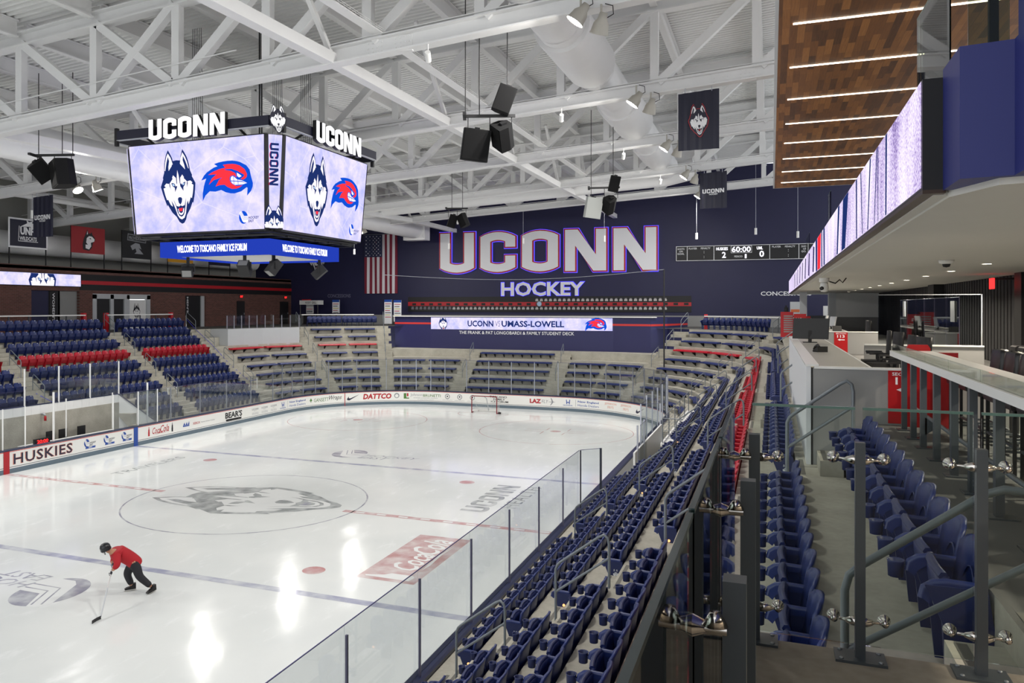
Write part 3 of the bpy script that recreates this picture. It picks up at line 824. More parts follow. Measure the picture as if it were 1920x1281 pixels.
advert([R(M_INKB, 45.46, 46.0, .5, .56), Pm(M_INKB, 45.46, [(0, .56), (.12, .75), (.2, .58)]), Pm(M_INKB, 45.46, [(.2, .56), (.32, .76), (.38, .58)]), Pm(M_INKB, 45.46, [(.38, .56), (.52, .78), (.54, .58)]), T(M_INKR, 'XEROX', 46.3, 46.95, .52, .66), T(M_INKG, 'Business Solutions Company', 47.05, 48.3, .53, .63, 0)])
advert([T(M_INKK, "BEAR'S", 49.3, 51.0, .47, .86, .035), Pm(M_INKK, 49.3, [(.1, .30), (1.6, .30), (1.66, .42), (.04, .42)]), T(M_BOARD, 'SMOKEHOUSE', 49.6, 50.7, .325, .395)])
for s in (52.05, 53.1, 54.15):
    advert([T(M_INKG, 'UCONN', s, s + .7, .66, .78, .02), T(M_INKG, 'HEALTH', s + .2, s + .5, .59, .63, 0), T(M_INKG, 'ORTHOPEDICS', s, s + .7, .45, .5, 0), T(M_INKG, 'SPORTS MEDICINE', s, s + .7, .37, .42, 0)])
def honda(a):
    return [Pm(M_INKB, a, [(.2, .82), (.26, .82), (.28, .66), (.44, .66), (.46, .82), (.52, .82), (.48, .5), (.42, .5), (.43, .6), (.29, .6), (.3, .5), (.24, .5)]), T(M_INKB, 'HONDA', a, a + .7, .38, .46, .02), R(M_INKG, a + .93, a + .95, .36, .86)]
advert(honda(55.26)); advert([T(M_INKB, 'New England', 56.4, 58.1, .62, .8, .02), T(M_INKB, 'Honda Dealers', 56.4, 58.1, .40, .56, 0)])
advert([Pm(M_INKGR, 58.47, [(.1, .5), (.2, .5), (.18, .58), (.28, .6), (.15, .8), (.02, .6), (.12, .58)]), T(M_INKGR, 'GANSETT', 58.9, 60.2, .48, .74, .0), T(M_INKK, 'Wraps', 60.25, 61.3, .44, .86, 0, .4)])
nike = [(0, .5), (.04, .42), (.2, .40), (1.0, .82), (.28, .55), (.16, .56), (.14, .7)]
advert([Pm(M_INK, 61.72, nike)])
advert([T(M_INKR, 'DATTCO', 63.0, 65.2, .42, .84, .045, .15), lambda mb: mb.use(M_INKG).disc(ring(65.6, -.007)[0] + Vector((0, 0, .66)), .2, ring(65.6)[1], 16, .2), lambda mb: mb.use(M_BOARD).disc(ring(65.6, -.008)[0] + Vector((0, 0, .64)), .13, ring(65.6)[1], 12)])
advert([R(M_INKGR, 66.14, 66.34, .42, .84), R(M_INKR, 66.38, 66.5, .6, .84), R(M_INKGR, 66.34, 66.55, .42, .5), T(M_INKG, 'Johnson', 66.65, 67.6, .56, .84, .0), T(M_INKGR, 'BRUNETTI', 67.65, 69.05, .58, .78, .01), T(M_INKG, 'RETIREMENT & INVESTMENT SPECIALISTS', 66.9, 68.8, .46, .52, 0), T(M_INKG, 'AN ALERA GROUP COMPANY', 67.2, 68.5, .36, .41, 0)])
for s in (69.6, 70.6, 71.63):
    advert([lambda mb, s=s: mb.use(M_INKG).disc(ring(s, -.007)[0] + Vector((0, 0, .66)), .2, ring(s)[1], 20), lambda mb, s=s: mb.use(M_BOARD).disc(ring(s, -.009)[0] + Vector((0, 0, .66)), .14, ring(s)[1], 16), lambda mb, s=s: mb.use(M_INK).disc(ring(s, -.011)[0] + Vector((0, 0, .67)), .06, ring(s)[1], 12), T(M_INKG, 'UNIVERSITY', s - .4, s + .4, .36, .41, 0)])
advert([T(M_INKK, 'TOSCANO', 73.0, 74.35, .72, .87, .02), T(M_INKK, 'FAMILY', 73.3, 74.2, .54, .69, .02), T(M_INKK, 'ICE FORUM', 73.1, 74.45, .36, .51, .02)])
advert([T(M_INKR, 'LAZ', 76.1, 76.95, .46, .78, .05), T(M_INKG, 'FLY', 77.0, 77.5, .5, .74, .0, .2), Pm(M_INKG, 77.45, [(0, .6), (.3, .62), (.22, .88), (.28, .88), (.42, .62), (.6, .61), (.42, .58), (.24, .36), (.18, .36), (.3, .57)])])
advert(honda(78.6)); advert([T(M_INKB, 'New England', 79.7, 81.35, .62, .8, .02), T(M_INKB, 'Honda Dealers', 79.7, 81.35, .40, .56, 0)])
for s in (81.85, 83.25): advert([T(M_INKT, 'JEFFERSON', s, s + 1.0, .66, .84, .0), T(M_INKT, "FRY'S", s + .25, s + .75, .44, .62, .0)])
advert([Pm(M_INK, 84.75, nike)])

# ---- glass above the boards: every pane and every post its own thing
GL_ORD = {}
def pane(p, q, z0, z1, label, group, m=G_RINK, edge=G_EDGE, t=.012, name='glass_screen'):
    p = Vector(p); q = Vector(q); c = (p + q) / 2; c.z = z0
    d = (q - p); L = d.length; ang = math.atan2(d.y, d.x)
    o = thing(name, label, 'glass screen', c, ang, group)
    mb = MB().use(m).box(-L / 2, L / 2, -t / 2, t / 2, 0, z1 - z0); mb.build('glass_sheet', o)
    mb = MB().use(edge).box(-L / 2, L / 2, -t / 2 - .001, t / 2 + .001, z1 - z0 - .008, z1 - z0 + .004); mb.build('top_edge', o)
    return o
def gpost(p, z0, z1, m, label, group, w=.045, d=.06, n=None):
    ang = math.atan2(n.y, n.x) if n is not None else 0
    o = MB().use(m).box(-d / 2, d / 2, -w / 2, w / 2, 0, z1 - z0).build('glass_upright')
    o.location = (p[0], p[1], z0); o.rotation_euler = (0, 0, ang)
    tag(o, label, 'post', group); return o
# right side, near
ys = [-20.62, -18.08, -15.54, -13.0, -10.46, -7.94, -5.42, -2.84, -.55]
for k in range(8):
    pane((13.06, ys[k], 0), (13.06, ys[k + 1], 0), 1.07, 2.9, f'{ORD[8 - k]} clear rink glass pane counting back from the gap by the right bench', 'right side rink glass')
for k, y in enumerate(ys):
    if k in (0,): continue
    gpost((13.10, y), 1.0, 2.76 if k < 8 else 2.9, M_DALU if k == 8 else mat('violet_grey_post', '#55536a', .35, .3), f'slim grey glass post, {ORD[9 - k]} back from the gap by the right bench', 'right side glass posts', .035 if k < 8 else .06, .035)
pane((13.08, -.5, 0), (13.62, .05, 0), 1.07, 2.9, 'short angled return pane at the end of the near right rink glass', 'right bench glass')
gpost((13.62, .08), .9, 2.9, M_DALU, 'dark post carrying the short angled return pane', 'right bench glass posts', .07)
# glass behind and beyond the right players' bench
for k, (p, q) in enumerate((((14.0, 5.2, 0), (14.0, 6.9, 0)), ((13.1, 12.0, 0), (13.9, 12.6, 0)), ((13.1, 13.9, 0), (13.1, 12.0, 0)))):
    pane(Vector(p) + Vector((.1 if k == 0 else 0, 0, 0)), Vector(q) + Vector((.1 if k == 0 else 0, 0, 0)), 1.07, 2.95, ['clear pane behind the right players bench', 'angled clear pane closing the far end of the right bench', 'first clear pane beyond the right players bench'][k], 'right bench glass')
for p, lab in (((14.0, 5.2), 'white bench glass post standing nearest the stair'), ((13.1, 12.0), 'aluminium corner post at the far end of the right bench'), ((13.9, 12.6), 'dark bench post beside the white tunnel wall'), ((14.0, 6.9), 'thin bench post behind the right players bench')):
    gpost(p, .9, 2.95, M_ALU, lab, 'right bench glass posts', .07)
# curve and far end
def glass_run(s0, s1, n, z1, where, grp, o=.11, m=M_ALU, first_post=True):
    ss = [s0 + (s1 - s0) * k / n for k in range(n + 1)]
    for k in range(n):
        a = ring(ss[k], o)[0]; b = ring(ss[k + 1], o)[0]
        pane(a, b, 1.07, z1, f'clear rink glass pane, {ORD[k + 1]} from the left {where}', grp)
    for k in range(0 if first_post else 1, n + 1):
        p, nn = ring(ss[k], o + .03)
        gpost(p, 1.0, z1 - .04, m, f'pale aluminium glass post, {ORD[k + 1]} from the left {where}', grp + ' posts', .05, .06, nn)
glass_run(42.1, 54.6, 5, 2.9, 'along the left boards past the penalty box', 'left rink glass')
glass_run(54.6, 69.35, 13, 3.45, 'round the far left corner', 'far left corner glass', first_post=False)
glass_run(69.35, 78.19, 5, 3.45, 'behind the goal', 'glass behind the goal', first_post=False)
glass_run(78.19, S_END, 11, 3.45, 'round the far right corner', 'far right corner glass', first_post=False)
glass_run(S_END, s_right(13.9), 4, 3.2, 'along the right boards beyond the bench', 'far right side glass', first_post=False)

mb = MB().use(M_WPLAS).box(13.93, 14.0, 4.6, 12.5, .02, 2.0); tag(mb.build('bench_wall'), 'white wall panel behind the right players bench', 'wall panel')
struct('floor_bench', MB().use(M_DGREY).box(13.2, 15.75, 3.65, 17.1, .02, .3))
t = thing('tunnel_roof', 'white topped tunnel roof with thin cable railing beside the right bench', 'tunnel', (15.3, 9, 0))
shifted(MB().use(M_WPLAS).box(14.85, 15.72, 5.2, 15.5, 2.22, 2.32), t.location).build('top_slab', t); shifted(MB().use(M_CONC).box(14.85, 15.7, 5.2, 15.5, .3, 2.22), t.location).build('side_wall', t)
for y in (5.3, 7.3, 9.4, 11.4, 13.4, 15.4): shifted(MB().use(M_RAIL).tube([(14.92, y, 2.3), (14.92, y, 3.25)], .02, 6), t.location).build('rail_post', t)
mb = MB().use(M_RAIL)
for k in range(6): mb.tube([(14.92, 5.3, 2.5 + k * .15), (14.92, 15.4, 2.5 + k * .15)], .008 if k < 5 else .02, 5); mb.tube([(14.92, 5.3, 2.5 + k * .15), (15.65, 5.3, 2.5 + k * .15)], .008 if k < 5 else .02, 5)
shifted(mb, t.location).build('rail_cable', t)

# ---- penalty and scorer box on the left
mb = MB().use(M_WPLAS)
BX = -14.95
mb.box(BX - .08, BX, -12, 8.6, 0, 2.62)
for k in range(40): mb.use(M_WPLAS).box(BX, BX + .012, -11.8 + k * .51, -11.8 + k * .51 + .46, .05, 2.6)
mb.add([(BX, 8.6, 0), (-13.2, 9.5, 0), (-13.2, 9.5, 1.1), (BX, 8.6, 2.62)], [(0, 1, 2, 3)])
mb.add([(BX - .08, 8.66, 0), (-13.2, 9.56, 0), (-13.2, 9.56, 1.1), (BX - .08, 8.66, 2.62)], [(3, 2, 1, 0)])
mb.use(M_CAPN).bar((BX - .04, -12, 2.64), (BX - .04, 8.6, 2.64), .12, .05); mb.bar((BX - .02, 8.6, 2.64), (-13.2, 9.53, 1.12), .12, .05)
box = mb.build('penalty_box_wall'); tag(box, 'white panelled back wall of the timekeeper and penalty box at left', 'wall panel')
mb = MB().use(M_DGREY).box(-14.95, -13.1, -12, 9.0, 0.02, .35); struct('floor_penalty_box', mb)
mb = MB().use(M_WPLAS).box(-13.72, -13.2, 1.2, 6.9, .95, 1.0); mb.use(M_LAMG).box(-13.6, -13.55, 1.3, 6.8, .35, .95)
tag(mb.build('scorer_table'), 'long white timekeeper table behind the left boards', 'table')
def office_chair_small(loc, rz, label):
    o = thing('desk_chair', label, 'chair', loc, rz, 'chairs at the timekeeper table')
    MB().use(M_BLACK).box(-.24, .24, .16, .22, .5, .98).build('backrest', o)
    MB().use(M_BLACK).box(-.24, .24, -.25, .2, .42, .49).build('seat', o)
    MB().use(M_BLK2).tube([(0, 0, .05), (0, 0, .42)], .03).build('pedestal', o)
    mb = MB().use(M_BLK2)
    for k in range(5): mb.bar((0, 0, .06), (.28 * math.cos(k * 1.257), .28 * math.sin(k * 1.257), .03), .04, .04)
    mb.build('base', o)
for y, lab in ((3.6, 'black desk chair nearest the red timer behind the left boards'), (4.35, 'middle one of three black desk chairs behind the left boards'), (5.5, 'black desk chair farthest from the red timer behind the left boards')):
    office_chair_small((-14.2, y, .35), PI / 2, lab)
t = thing('game_timer', 'small black timer with red digits on the timekeeper table', 'timer', (-13.3, 2.15, 1.0))
MB().use(M_BLACK).box(-.06, .06, -.42, .42, 0, .26).build('case', t)
mb = MB().use(E_EXIT); put_text(mb, '20:00', frame((.062, -.3, .05), (0, 1, 0), (0, 0, 1)), 0, 0, .62, .16, .002, .02); mb.build('digits', t)
def pb_post(y, x, z1, label, r=.04): 
    o = MB().use(M_WPLAS).tube([(0, 0, 0), (0, 0, z1 - 1.0)], r, 8).build('box_post'); o.location = (x, y, 1.0); tag(o, label, 'post', 'white posts of the timekeeper box')
pl = [(-1.8, -13.05, 2.9), (-.1, -13.05, 2.9), (1.05, -13.05, 2.9), (2.6, -13.05, 3.4), (4.1, -13.9, 2.9), (6.3, -13.05, 2.9), (7.1, -13.9, 2.9), (8.05, -13.05, 2.9), (8.9, -13.2, 3.3), (9.5, -13.05, 2.9)]
for k, (y, x, z) in enumerate(pl): pb_post(y, x, z, f'white upright, {ORD[k + 1]} from the near end of the timekeeper box', .05 if z > 3 else .032)
for k, (a, b) in enumerate(((-1.8, -.1), (-.1, 1.05), (6.3, 8.05), (8.05, 9.5))):
    pane((-13.08, a, 0), (-13.08, b, 0), 1.07, 2.9, f'clear pane, {ORD[k + 1]} from the near end of the timekeeper box', 'timekeeper box glass')
pane((BX, 2.6, 0), (BX, 8.6, 0), 2.64, 4.4, 'tall glass screen on top of the white timekeeper box wall', 'timekeeper box glass')
pane((BX, -6, 0), (BX, 2.55, 0), 2.64, 3.4, 'low glass screen on the near part of the timekeeper box wall', 'timekeeper box glass')
for k, y in enumerate((2.6, 4.6, 6.6, 8.6)):
    o = MB().use(M_WPLAS).tube([(0, 0, 0), (0, 0, 1.85)], .04, 8).build('screen_post'); o.location = (BX, y, 2.6); tag(o, f'white post, {ORD[k + 1]} along the tall screen above the timekeeper box', 'post', 'posts of the tall screen')
t = thing('alarm_horn', 'grey and red horn on the white timekeeper box wall', 'horn', (BX + .06, 3.55, 2.05))
MB().use(M_BOLT).tube([(0, 0, .1), (.1, 0, .12), (.16, .05, .05)], .06, 8).build('bracket', t); MB().use(M_RED).lathe([(0, -.25), (.06, -.25), (.06, -.05), (.03, 0), (0, 0)], 10, Matrix.Translation((.16, .05, .02))).build('beacon', t)

# ---- goal
g = thing('hockey_goal', 'red framed hockey goal with white net before the far boards', 'goal', (0, 27.1, 0))
rd = mat('goal_red', '#7c1a22', .4)
MB().use(rd).tube([(-.93, 0, 0), (-.93, 0, 1.14), (-.88, 0, 1.2), (.88, 0, 1.2), (.93, 0, 1.14), (.93, 0, 0)], .035, 8).build('crossbar_frame', g)
MB().use(rd).tube([(-.93, 0, .04), (-1.0, .5, .04), (-.75, .98, .04), (.75, .98, .04), (1.0, .5, .04), (.93, 0, .04)], .03, 8).build('base_frame', g)
MB().use(M_LGREY).tube([(0, 0, 1.18), (0, .5, 1.0), (0, .98, .05)], .028, 8).build('centre_brace', g)
mb = MB().use(mat('goal_skirt', '#e2e2de', .7)); pts = [(-.95, .45), (-.75, .95), (.75, .95), (.95, .45)]
for k in range(3): mb.box(-.0, .0, 0, 0, 0, 0) if False else mb.add([(*pts[k], .02), (*pts[k + 1], .02), (*pts[k + 1], .22), (*pts[k], .22)], [(0, 1, 2, 3)])
mb.build('skirt', g)
mb = MB().use(mat('net_cord', '#d9d9d6', .8))
for k in range(19):
    x = -.9 + k * .1
    mb.tube([(x, .02, 1.19), (x, .5, 1.02), (x * .85, .97, .06)], .005, 3, False)
for k in range(11):
    t_ = k / 10; y = .5 + .47 * t_; z = 1.02 - .96 * t_; w = .9 - .13 * t_
    mb.tube([(-w, y, z), (w, y, z)], .005, 3, False)
for sx in (-1, 1):
    for k in range(9): mb.tube([(sx * .93, .02, .1 + k * .13), (sx * .95, .5, .08 + k * .115), (sx * .78, .95, .05 + .005 * k)], .005, 3, False)
mb.build('net', g)
wb = thing('water_bottle', 'small dark water bottle lying by the right goal post', 'bottle', (1.12, 27.2, 0))
MB().use(M_BLK2).lathe([(0, -.1), (.06, -.1), (.06, .08), (.03, .11), (0, .11)], 10, Matrix.Translation((0, 0, .062)) @ Euler((0, PI / 2, 0)).to_matrix().to_4x4()).build('flask', wb); MB().use(M_WPLAS).lathe([(.03, .11), (.03, .16), (0, .16)], 8, Matrix.Translation((0, 0, .062)) @ Euler((0, PI / 2, 0)).to_matrix().to_4x4()).build('cap', wb)
# ================================================================ SEATS AND BENCHES
# one folding seat, origin on the tread under the middle of its backrest; it faces local -Y
def grid_panel(mb, rows, t):
    """solid sheet from rows of points, thickness t along local +Y"""
    R_, C_ = len(rows), len(rows[0]); vs = [p for r in rows for p in r] + [(p[0], p[1] + t, p[2]) for r in rows for p in r]; n = R_ * C_; fs = []
    for i in range(R_ - 1):
        for j in range(C_ - 1):
            a = i * C_ + j; fs.append((a, a + 1, a + C_ + 1, a + C_)); fs.append((n + a, n + a + C_, n + a + C_ + 1, n + a + 1))
    for i in range(R_ - 1):
        a = i * C_; fs.append((a, a + C_, n + a + C_, n + a)); a += C_ - 1; fs.append((a, n + a, n + a + C_, a + C_))
    for j in range(C_ - 1):
        fs.append((j, n + j, n + j + 1, j + 1)); a = (R_ - 1) * C_ + j; fs.append((a, a + 1, n + a + 1, n + a))
    mb.smooth = True; mb.add(vs, fs); mb.smooth = False
SW = .508
def seat_backrest(col, lo=False):
    mb = MB().use(col); rows = []
    zs = (.34, .45, .58, .70, .78, .83, .855) if not lo else (.34, .58, .78, .855)
    for z in zs:
        w = .225 if z < .75 else .225 * (1 - ((z - .75) / .105) ** 3 * .34)
        y0 = -.015 + (z - .34) * .16
        rows.append([(w * t, y0 - .045 * abs(t) ** 2.2 * (1 - .3 * (z > .8)), z - (.02 * abs(t) ** 3 if z > .8 else 0)) for t in (-1, -.75, -.4, 0, .4, .75, 1)] if not lo else [(w * t, y0 - .045 * abs(t) ** 2.2, z) for t in (-1, -.5, .5, 1)])
    grid_panel(mb, rows, .03)
    if not lo:
        arcp = [(.17 * math.cos(a), -.022 + (.42 + .2 * math.sin(a) - .34) * .16, .42 + .26 * math.sin(a)) for a in [PI * k / 10 for k in range(11)]]
        mb.tube(arcp, .006, 5, False)
    return mb
def seat_pan(col, lo=False):
    mb = MB().use(col); rows = []
    for k in range(6 if not lo else 3):
        t_ = k / (5 if not lo else 2)
        z = .30 + .36 * t_; y = -.07 - .10 * t_ - .03 * math.sin(PI * t_)
        rows.append([(.215 * t * (1 - .06 * t_), y - (.02 * (1 - t * t)), z + .015 * (1 - t * t) * (t_ > .9)) for t in ((-1, -.6, 0, .6, 1) if not lo else (-1, 0, 1))])
    grid_panel(mb, rows, .05)
    if not lo:
        p = rows[-1]; mb.tube([(q[0], q[1] + .02, q[2]) for q in p], .028, 6)
        mb.box(-.12, .12, -.155, -.14, .40, .56)
    return mb
def seat_arm(col, lo=False, x=-SW / 2):
    mb = MB().use(col)
    if lo: return mb.bar((x, .02, .625), (x, -.24, .61), .05, .05)
    pr = [(.03, .60), (.03, .635), (-.14, .640), (-.21, .630), (-.25, .60), (-.265, .545), (-.235, .52), (-.21, .56), (-.15, .598)]
    mb.poly(pr, lambda a, b, c=0: (x - .024 + c, a, b), .048)
    mb.tube([(x, .02, .635), (x, -.14, .642), (x, -.21, .632), (x, -.255, .60), (x, -.267, .545)], .026, 7)
    return mb
def seat_support(col, lo=False, x=-SW / 2):
    mb = MB().use(col)
    pr = [(.02, .60), (-.24, .60), (-.15, .34), (-.12, .02), (.06, .02), (.06, .34)] if not lo else [(.02, .60), (-.22, .60), (-.12, .02), (.06, .02)]
    mb.poly(pr, lambda a, b, c=0: (x - .012 + c, a, b), .024)
    return mb
def cup_holder(col, x=-SW / 2):
    mb = MB().use(col)
    mb.lathe([(.0, 0), (.044, 0), (.048, .095), (.054, .105), (.050, .107), (.043, .10), (.039, .012), (0, .012)], 14, Matrix.Translation((x, -.335, .50)))
    mb.bar((x, -.29, .56), (x, -.24, .57), .03, .03)
    return mb
def end_panel(col, x):
    mb = MB().use(col)
    pr = [(.05, .63), (-.26, .63), (-.23, .57), (-.17, .42), (-.15, .02), (.07, .02), (.08, .42)]
    mb.poly(pr, lambda a, b, c=0: (x - .02 + c, a, b), .04)
    return mb
SEATM = {}
for key, c, d in (('blue', M_SEATB, M_SEATD), ('red', M_SEATR, M_SEATRD)):
    SEATM[key] = dict(backrest=seat_backrest(c).mesh('backrest'), seat=seat_pan(d).mesh('seat'), armrest=seat_arm(c).mesh('armrest'), support=seat_support(d).mesh('support'), cup_holder=cup_holder(d).mesh('cup_holder'), armrest2=seat_arm(c, x=SW / 2).mesh('armrest'),
                      ep=end_panel(d, SW / 2 + .02).mesh('end_panel'), en=end_panel(d, -SW / 2 - .02).mesh('end_panel'))
    lo = MB()
    for f, cc in ((seat_backrest, c), (seat_pan, d), (seat_arm, c), (seat_support, d)):
        m_ = f(cc, True); base = len(lo.v)
        lo.use(cc); lo.add(m_.v, m_.f); 
    SEATM[key]['lo'] = lo
def emblem_mesh(x, sgn):
    mb = MB()
    fn = lambda a, b, c=0: (x + sgn * (.002 + c * .3), sgn * a - .05, b)
    put_mark(mb, HUSKY, fn, 0, .44, .17, {'white': M_SILV, 'red': None, 'navy': M_SEATD, 'ice': None}, 0)
    return mb.mesh('emblem')
EMB = {1: emblem_mesh(SW / 2 + .042, 1), -1: emblem_mesh(-SW / 2 - .042, -1)}
LAMPM = MB().use(emit('aisle_light', '#ffb070', 1.6)).lathe([(0, -.010), (.022, -.006), (.022, .006), (0, .010)], 8, Euler((0, PI / 2, 0)).to_matrix().to_4x4()).mesh('aisle_light')

SEATS = []            # dict(x, y, z, rz, colour, end, label, group)
def seat_row(side, k, y0, y1, block, from_far=False, z=None, off=None, ends=(True, True), group=None):
    """a straight row of seats between y0 and y1"""
    n = int((y1 - y0 + .03) / SW); st = y0 + (y1 - y0 - n * SW) / 2
    o = (tread_o(k) - .08) if off is None else off
    zz = tread_z(k) if z is None else z
    x = (12.95 + o) * (1 if side > 0 else -1); rz = -PI / 2 if side > 0 else PI / 2
    col = 'red' if k == 6 else 'blue'
    rown = {9: 'topmost row'}.get(k, f'row {["zero","one","two","three","four","five","six","seven","eight","nine"][k]}')
    for i in range(n):
        num = i + 1
        lab = f'{col} folding seat, {ORD[num]} from the near end, {rown} above the ice, {block}'
        SEATS.append(dict(x=x, y=st + (i + .5) * SW, z=zz, rz=rz, c=col, e=(ends[0] and i == 0, ends[1] and i == n - 1), lab=lab, g=group or f'seats of {block}, {rown}', side=side, k=k, i=i))
NB = 'nearest right block'
for k in range(1, 6): seat_row(1, k, -24.3, -14.1, NB)
seat_row(1, 6, -24.3, -14.1, NB)
for k in (7, 8): seat_row(1, k, -20.35, -14.15, NB, ends=(True, True))
for b, (y0, y1, nm) in enumerate(((-12.9, -5.7, 'second right block'), (-4.5, 2.7, 'third right block'), (3.9, 11.1, 'fourth right block'), (12.3, 19.5, 'farthest right block'))):
    for k in range(1, 8):
        if k <= 2 and b >= 2: continue
        seat_row(1, k, y0, y1 - (0 if not (k <= 2 and b == 1) else .2), nm)
for k in range(3, 10):
    off = tread_o(8) + .48 if k == 9 else None
    seat_row(-1, k, 4.95, 12.55, 'middle left block', off=off)
    seat_row(-1, k, 13.75, 20.1, 'far left block', off=off)
    seat_row(-1, k, -3.85, 3.75, 'nearest left block', off=off)
for k in (1, 2): seat_row(-1, k, 9.65, 12.55, 'middle left block'); seat_row(-1, k, 13.75, 20.1, 'far left block')
def in_frame(x, y, z):
    w = Vector((x, y, z)) - CAM; th = .379407
    d = -math.sin(th) * w.x + math.cos(th) * w.y; r = math.cos(th) * w.x + math.sin(th) * w.y
    if d < .3: return None
    u = 852.1 + 1491.5 * r / d; v = 576.4 - 1491.5 * w.z / d
    return d if -40 < u < 1960 and -30 < v < 1320 else None
vis = []
for s in SEATS:
    d = in_frame(s['x'], s['y'], s['z'] + .6)
    if d is None or (s['side'] > 0 and s['k'] <= 6 and s['y'] < -22.6): continue
    if s['side'] > 0 and s['k'] == 6 and s['y'] < -20.6: continue
    s['d'] = d; vis.append(s)
vis.sort(key=lambda s: s['d'])
for s in vis[:300]:
    t = thing('stadium_chair', s['lab'], 'seat', (s['x'], s['y'], s['z']), s['rz'], s['g'])
    M_ = SEATM[s['c']]
    for nm in ('backrest', 'seat', 'armrest', 'support', 'cup_holder'): link_mesh(nm, M_[nm], t)
    # local +X points to -Y world on the right side (rz -90), to +Y on the left
    near_sign = 1 if s['side'] > 0 else -1
    for flag, sg in ((s['e'][0], near_sign), (s['e'][1], -near_sign)):
        if flag:
            e = link_mesh('end_panel', M_['ep' if sg > 0 else 'en'], t)
            if s['k'] in (2, 4, 7): link_mesh('emblem', EMB[sg], e)
            elif s['k'] != 8:
                l_ = link_mesh('aisle_light', LAMPM, e); l_.location = (sg * (SW / 2 + .045), -.06, .44)
            if sg > 0: link_mesh('armrest', M_['armrest2'], t)
rest = MB()
for s in vis[300:]:
    Tm = Matrix.Translation((s['x'], s['y'], s['z'])) @ Matrix.Rotation(s['rz'], 4, 'Z')
    lo = SEATM[s['c']]['lo']
    for m_ in lo.mats:
        rest.use(m_)
    b = len(rest.v); rest.v += [tuple(Tm @ Vector(p)) for p in lo.v]
    for f, mi in zip(lo.f, lo.m): rest.f.append(tuple(b + i for i in f)); rest.m.append(rest.mats.index(lo.mats[mi])); rest.sm.append(False)
    near_sign = 1 if s['side'] > 0 else -1
    for flag, sg in ((s['e'][0], near_sign), (s['e'][1], -near_sign)):
        if flag:
            e = end_panel(lo.mats[1], sg * (SW / 2 + .02)); rest.use(lo.mats[1]).add(e.v, e.f, Tm)
    # little number plate on top of the backrest
    rest.use(M_WPLAS).add([(.07, .025, .815), (.12, .025, .815), (.12, .028, .845), (.07, .028, .845)], [(0, 1, 2, 3)], Tm)
o = rest.build('stadium_seating'); tag(o, 'the many far folding seats in blue with one red row across the stands', 'seats', 'far stadium seats', 'stuff')

# ---- moulded bench seats round the far end
def bench(s0, s1, k, col, label, group):
    o1 = tread_o(k) - .04; o0 = o1 - .36; z = tread_z(k) + .42
    sc = (s0 + s1) / 2
    c = ring(sc, o1)[0]; c.z = tread_z(k)
    t = thing('bench', label, 'bench', c, 0, group)
    mb = MB().use(M_SEATR if col == 'red' else M_SEATB)
    seg = max(2, int(round((s1 - s0) * ((RC + o1) / RC if (55.95 < sc < 69.35 or 78.19 < sc < S_END) else 1) / .46)))
    for q in range(seg):
        a = s0 + (s1 - s0) * (q + .015) / seg; b = s0 + (s1 - s0) * (q + .985) / seg
        ps = []
        for s in (a, b):
            for (o, dz) in ((o0, -.10), (o0 - .012, -.03), (o0 + .03, .012), (o0 + .18, 0), (o1, .03), (o1, -.10)):
                p = ring(s, o)[0]; ps.append((p.x - c.x, p.y - c.y, z + dz - c.z))
        fs = [(i, (i + 1) % 6, 6 + (i + 1) % 6, 6 + i) for i in range(6)] + [tuple(range(5, -1, -1)), tuple(range(6, 12))]
        mb.add(ps, fs)
    mb.build('seat_board', t)
    nb = max(2, int((s1 - s0) / .85) + 1)
    for q in range(nb):
        s = s0 + (s1 - s0) * (q + .5) / nb
        mb = MB().use(M_BLACK); vs = []
        for ds in (-.025, .025):
            for o, dz in ((o0 + .05, -.1), (o1 + .03, -.1), (o1 + .03, -.36)):
                p = ring(s + ds, o)[0]; vs.append((p.x - c.x, p.y - c.y, z + dz - c.z))
        mb.add(vs, [(0, 1, 2), (5, 4, 3), (0, 3, 4, 1), (1, 4, 5, 2), (2, 5, 3, 0)]); mb.build('bracket', t)
def bench_cut(a0, a1, parts, gap):
    """split an arc range into bench spans"""
    w = (a1 - a0 - gap * (parts - 1)) / parts
    return [(a0 + i * (w + gap), a0 + i * (w + gap) + w) for i in range(parts)]
def rown(k): return f'row {["zero","one","two","three","four","five","six","seven","eight"][k]}'
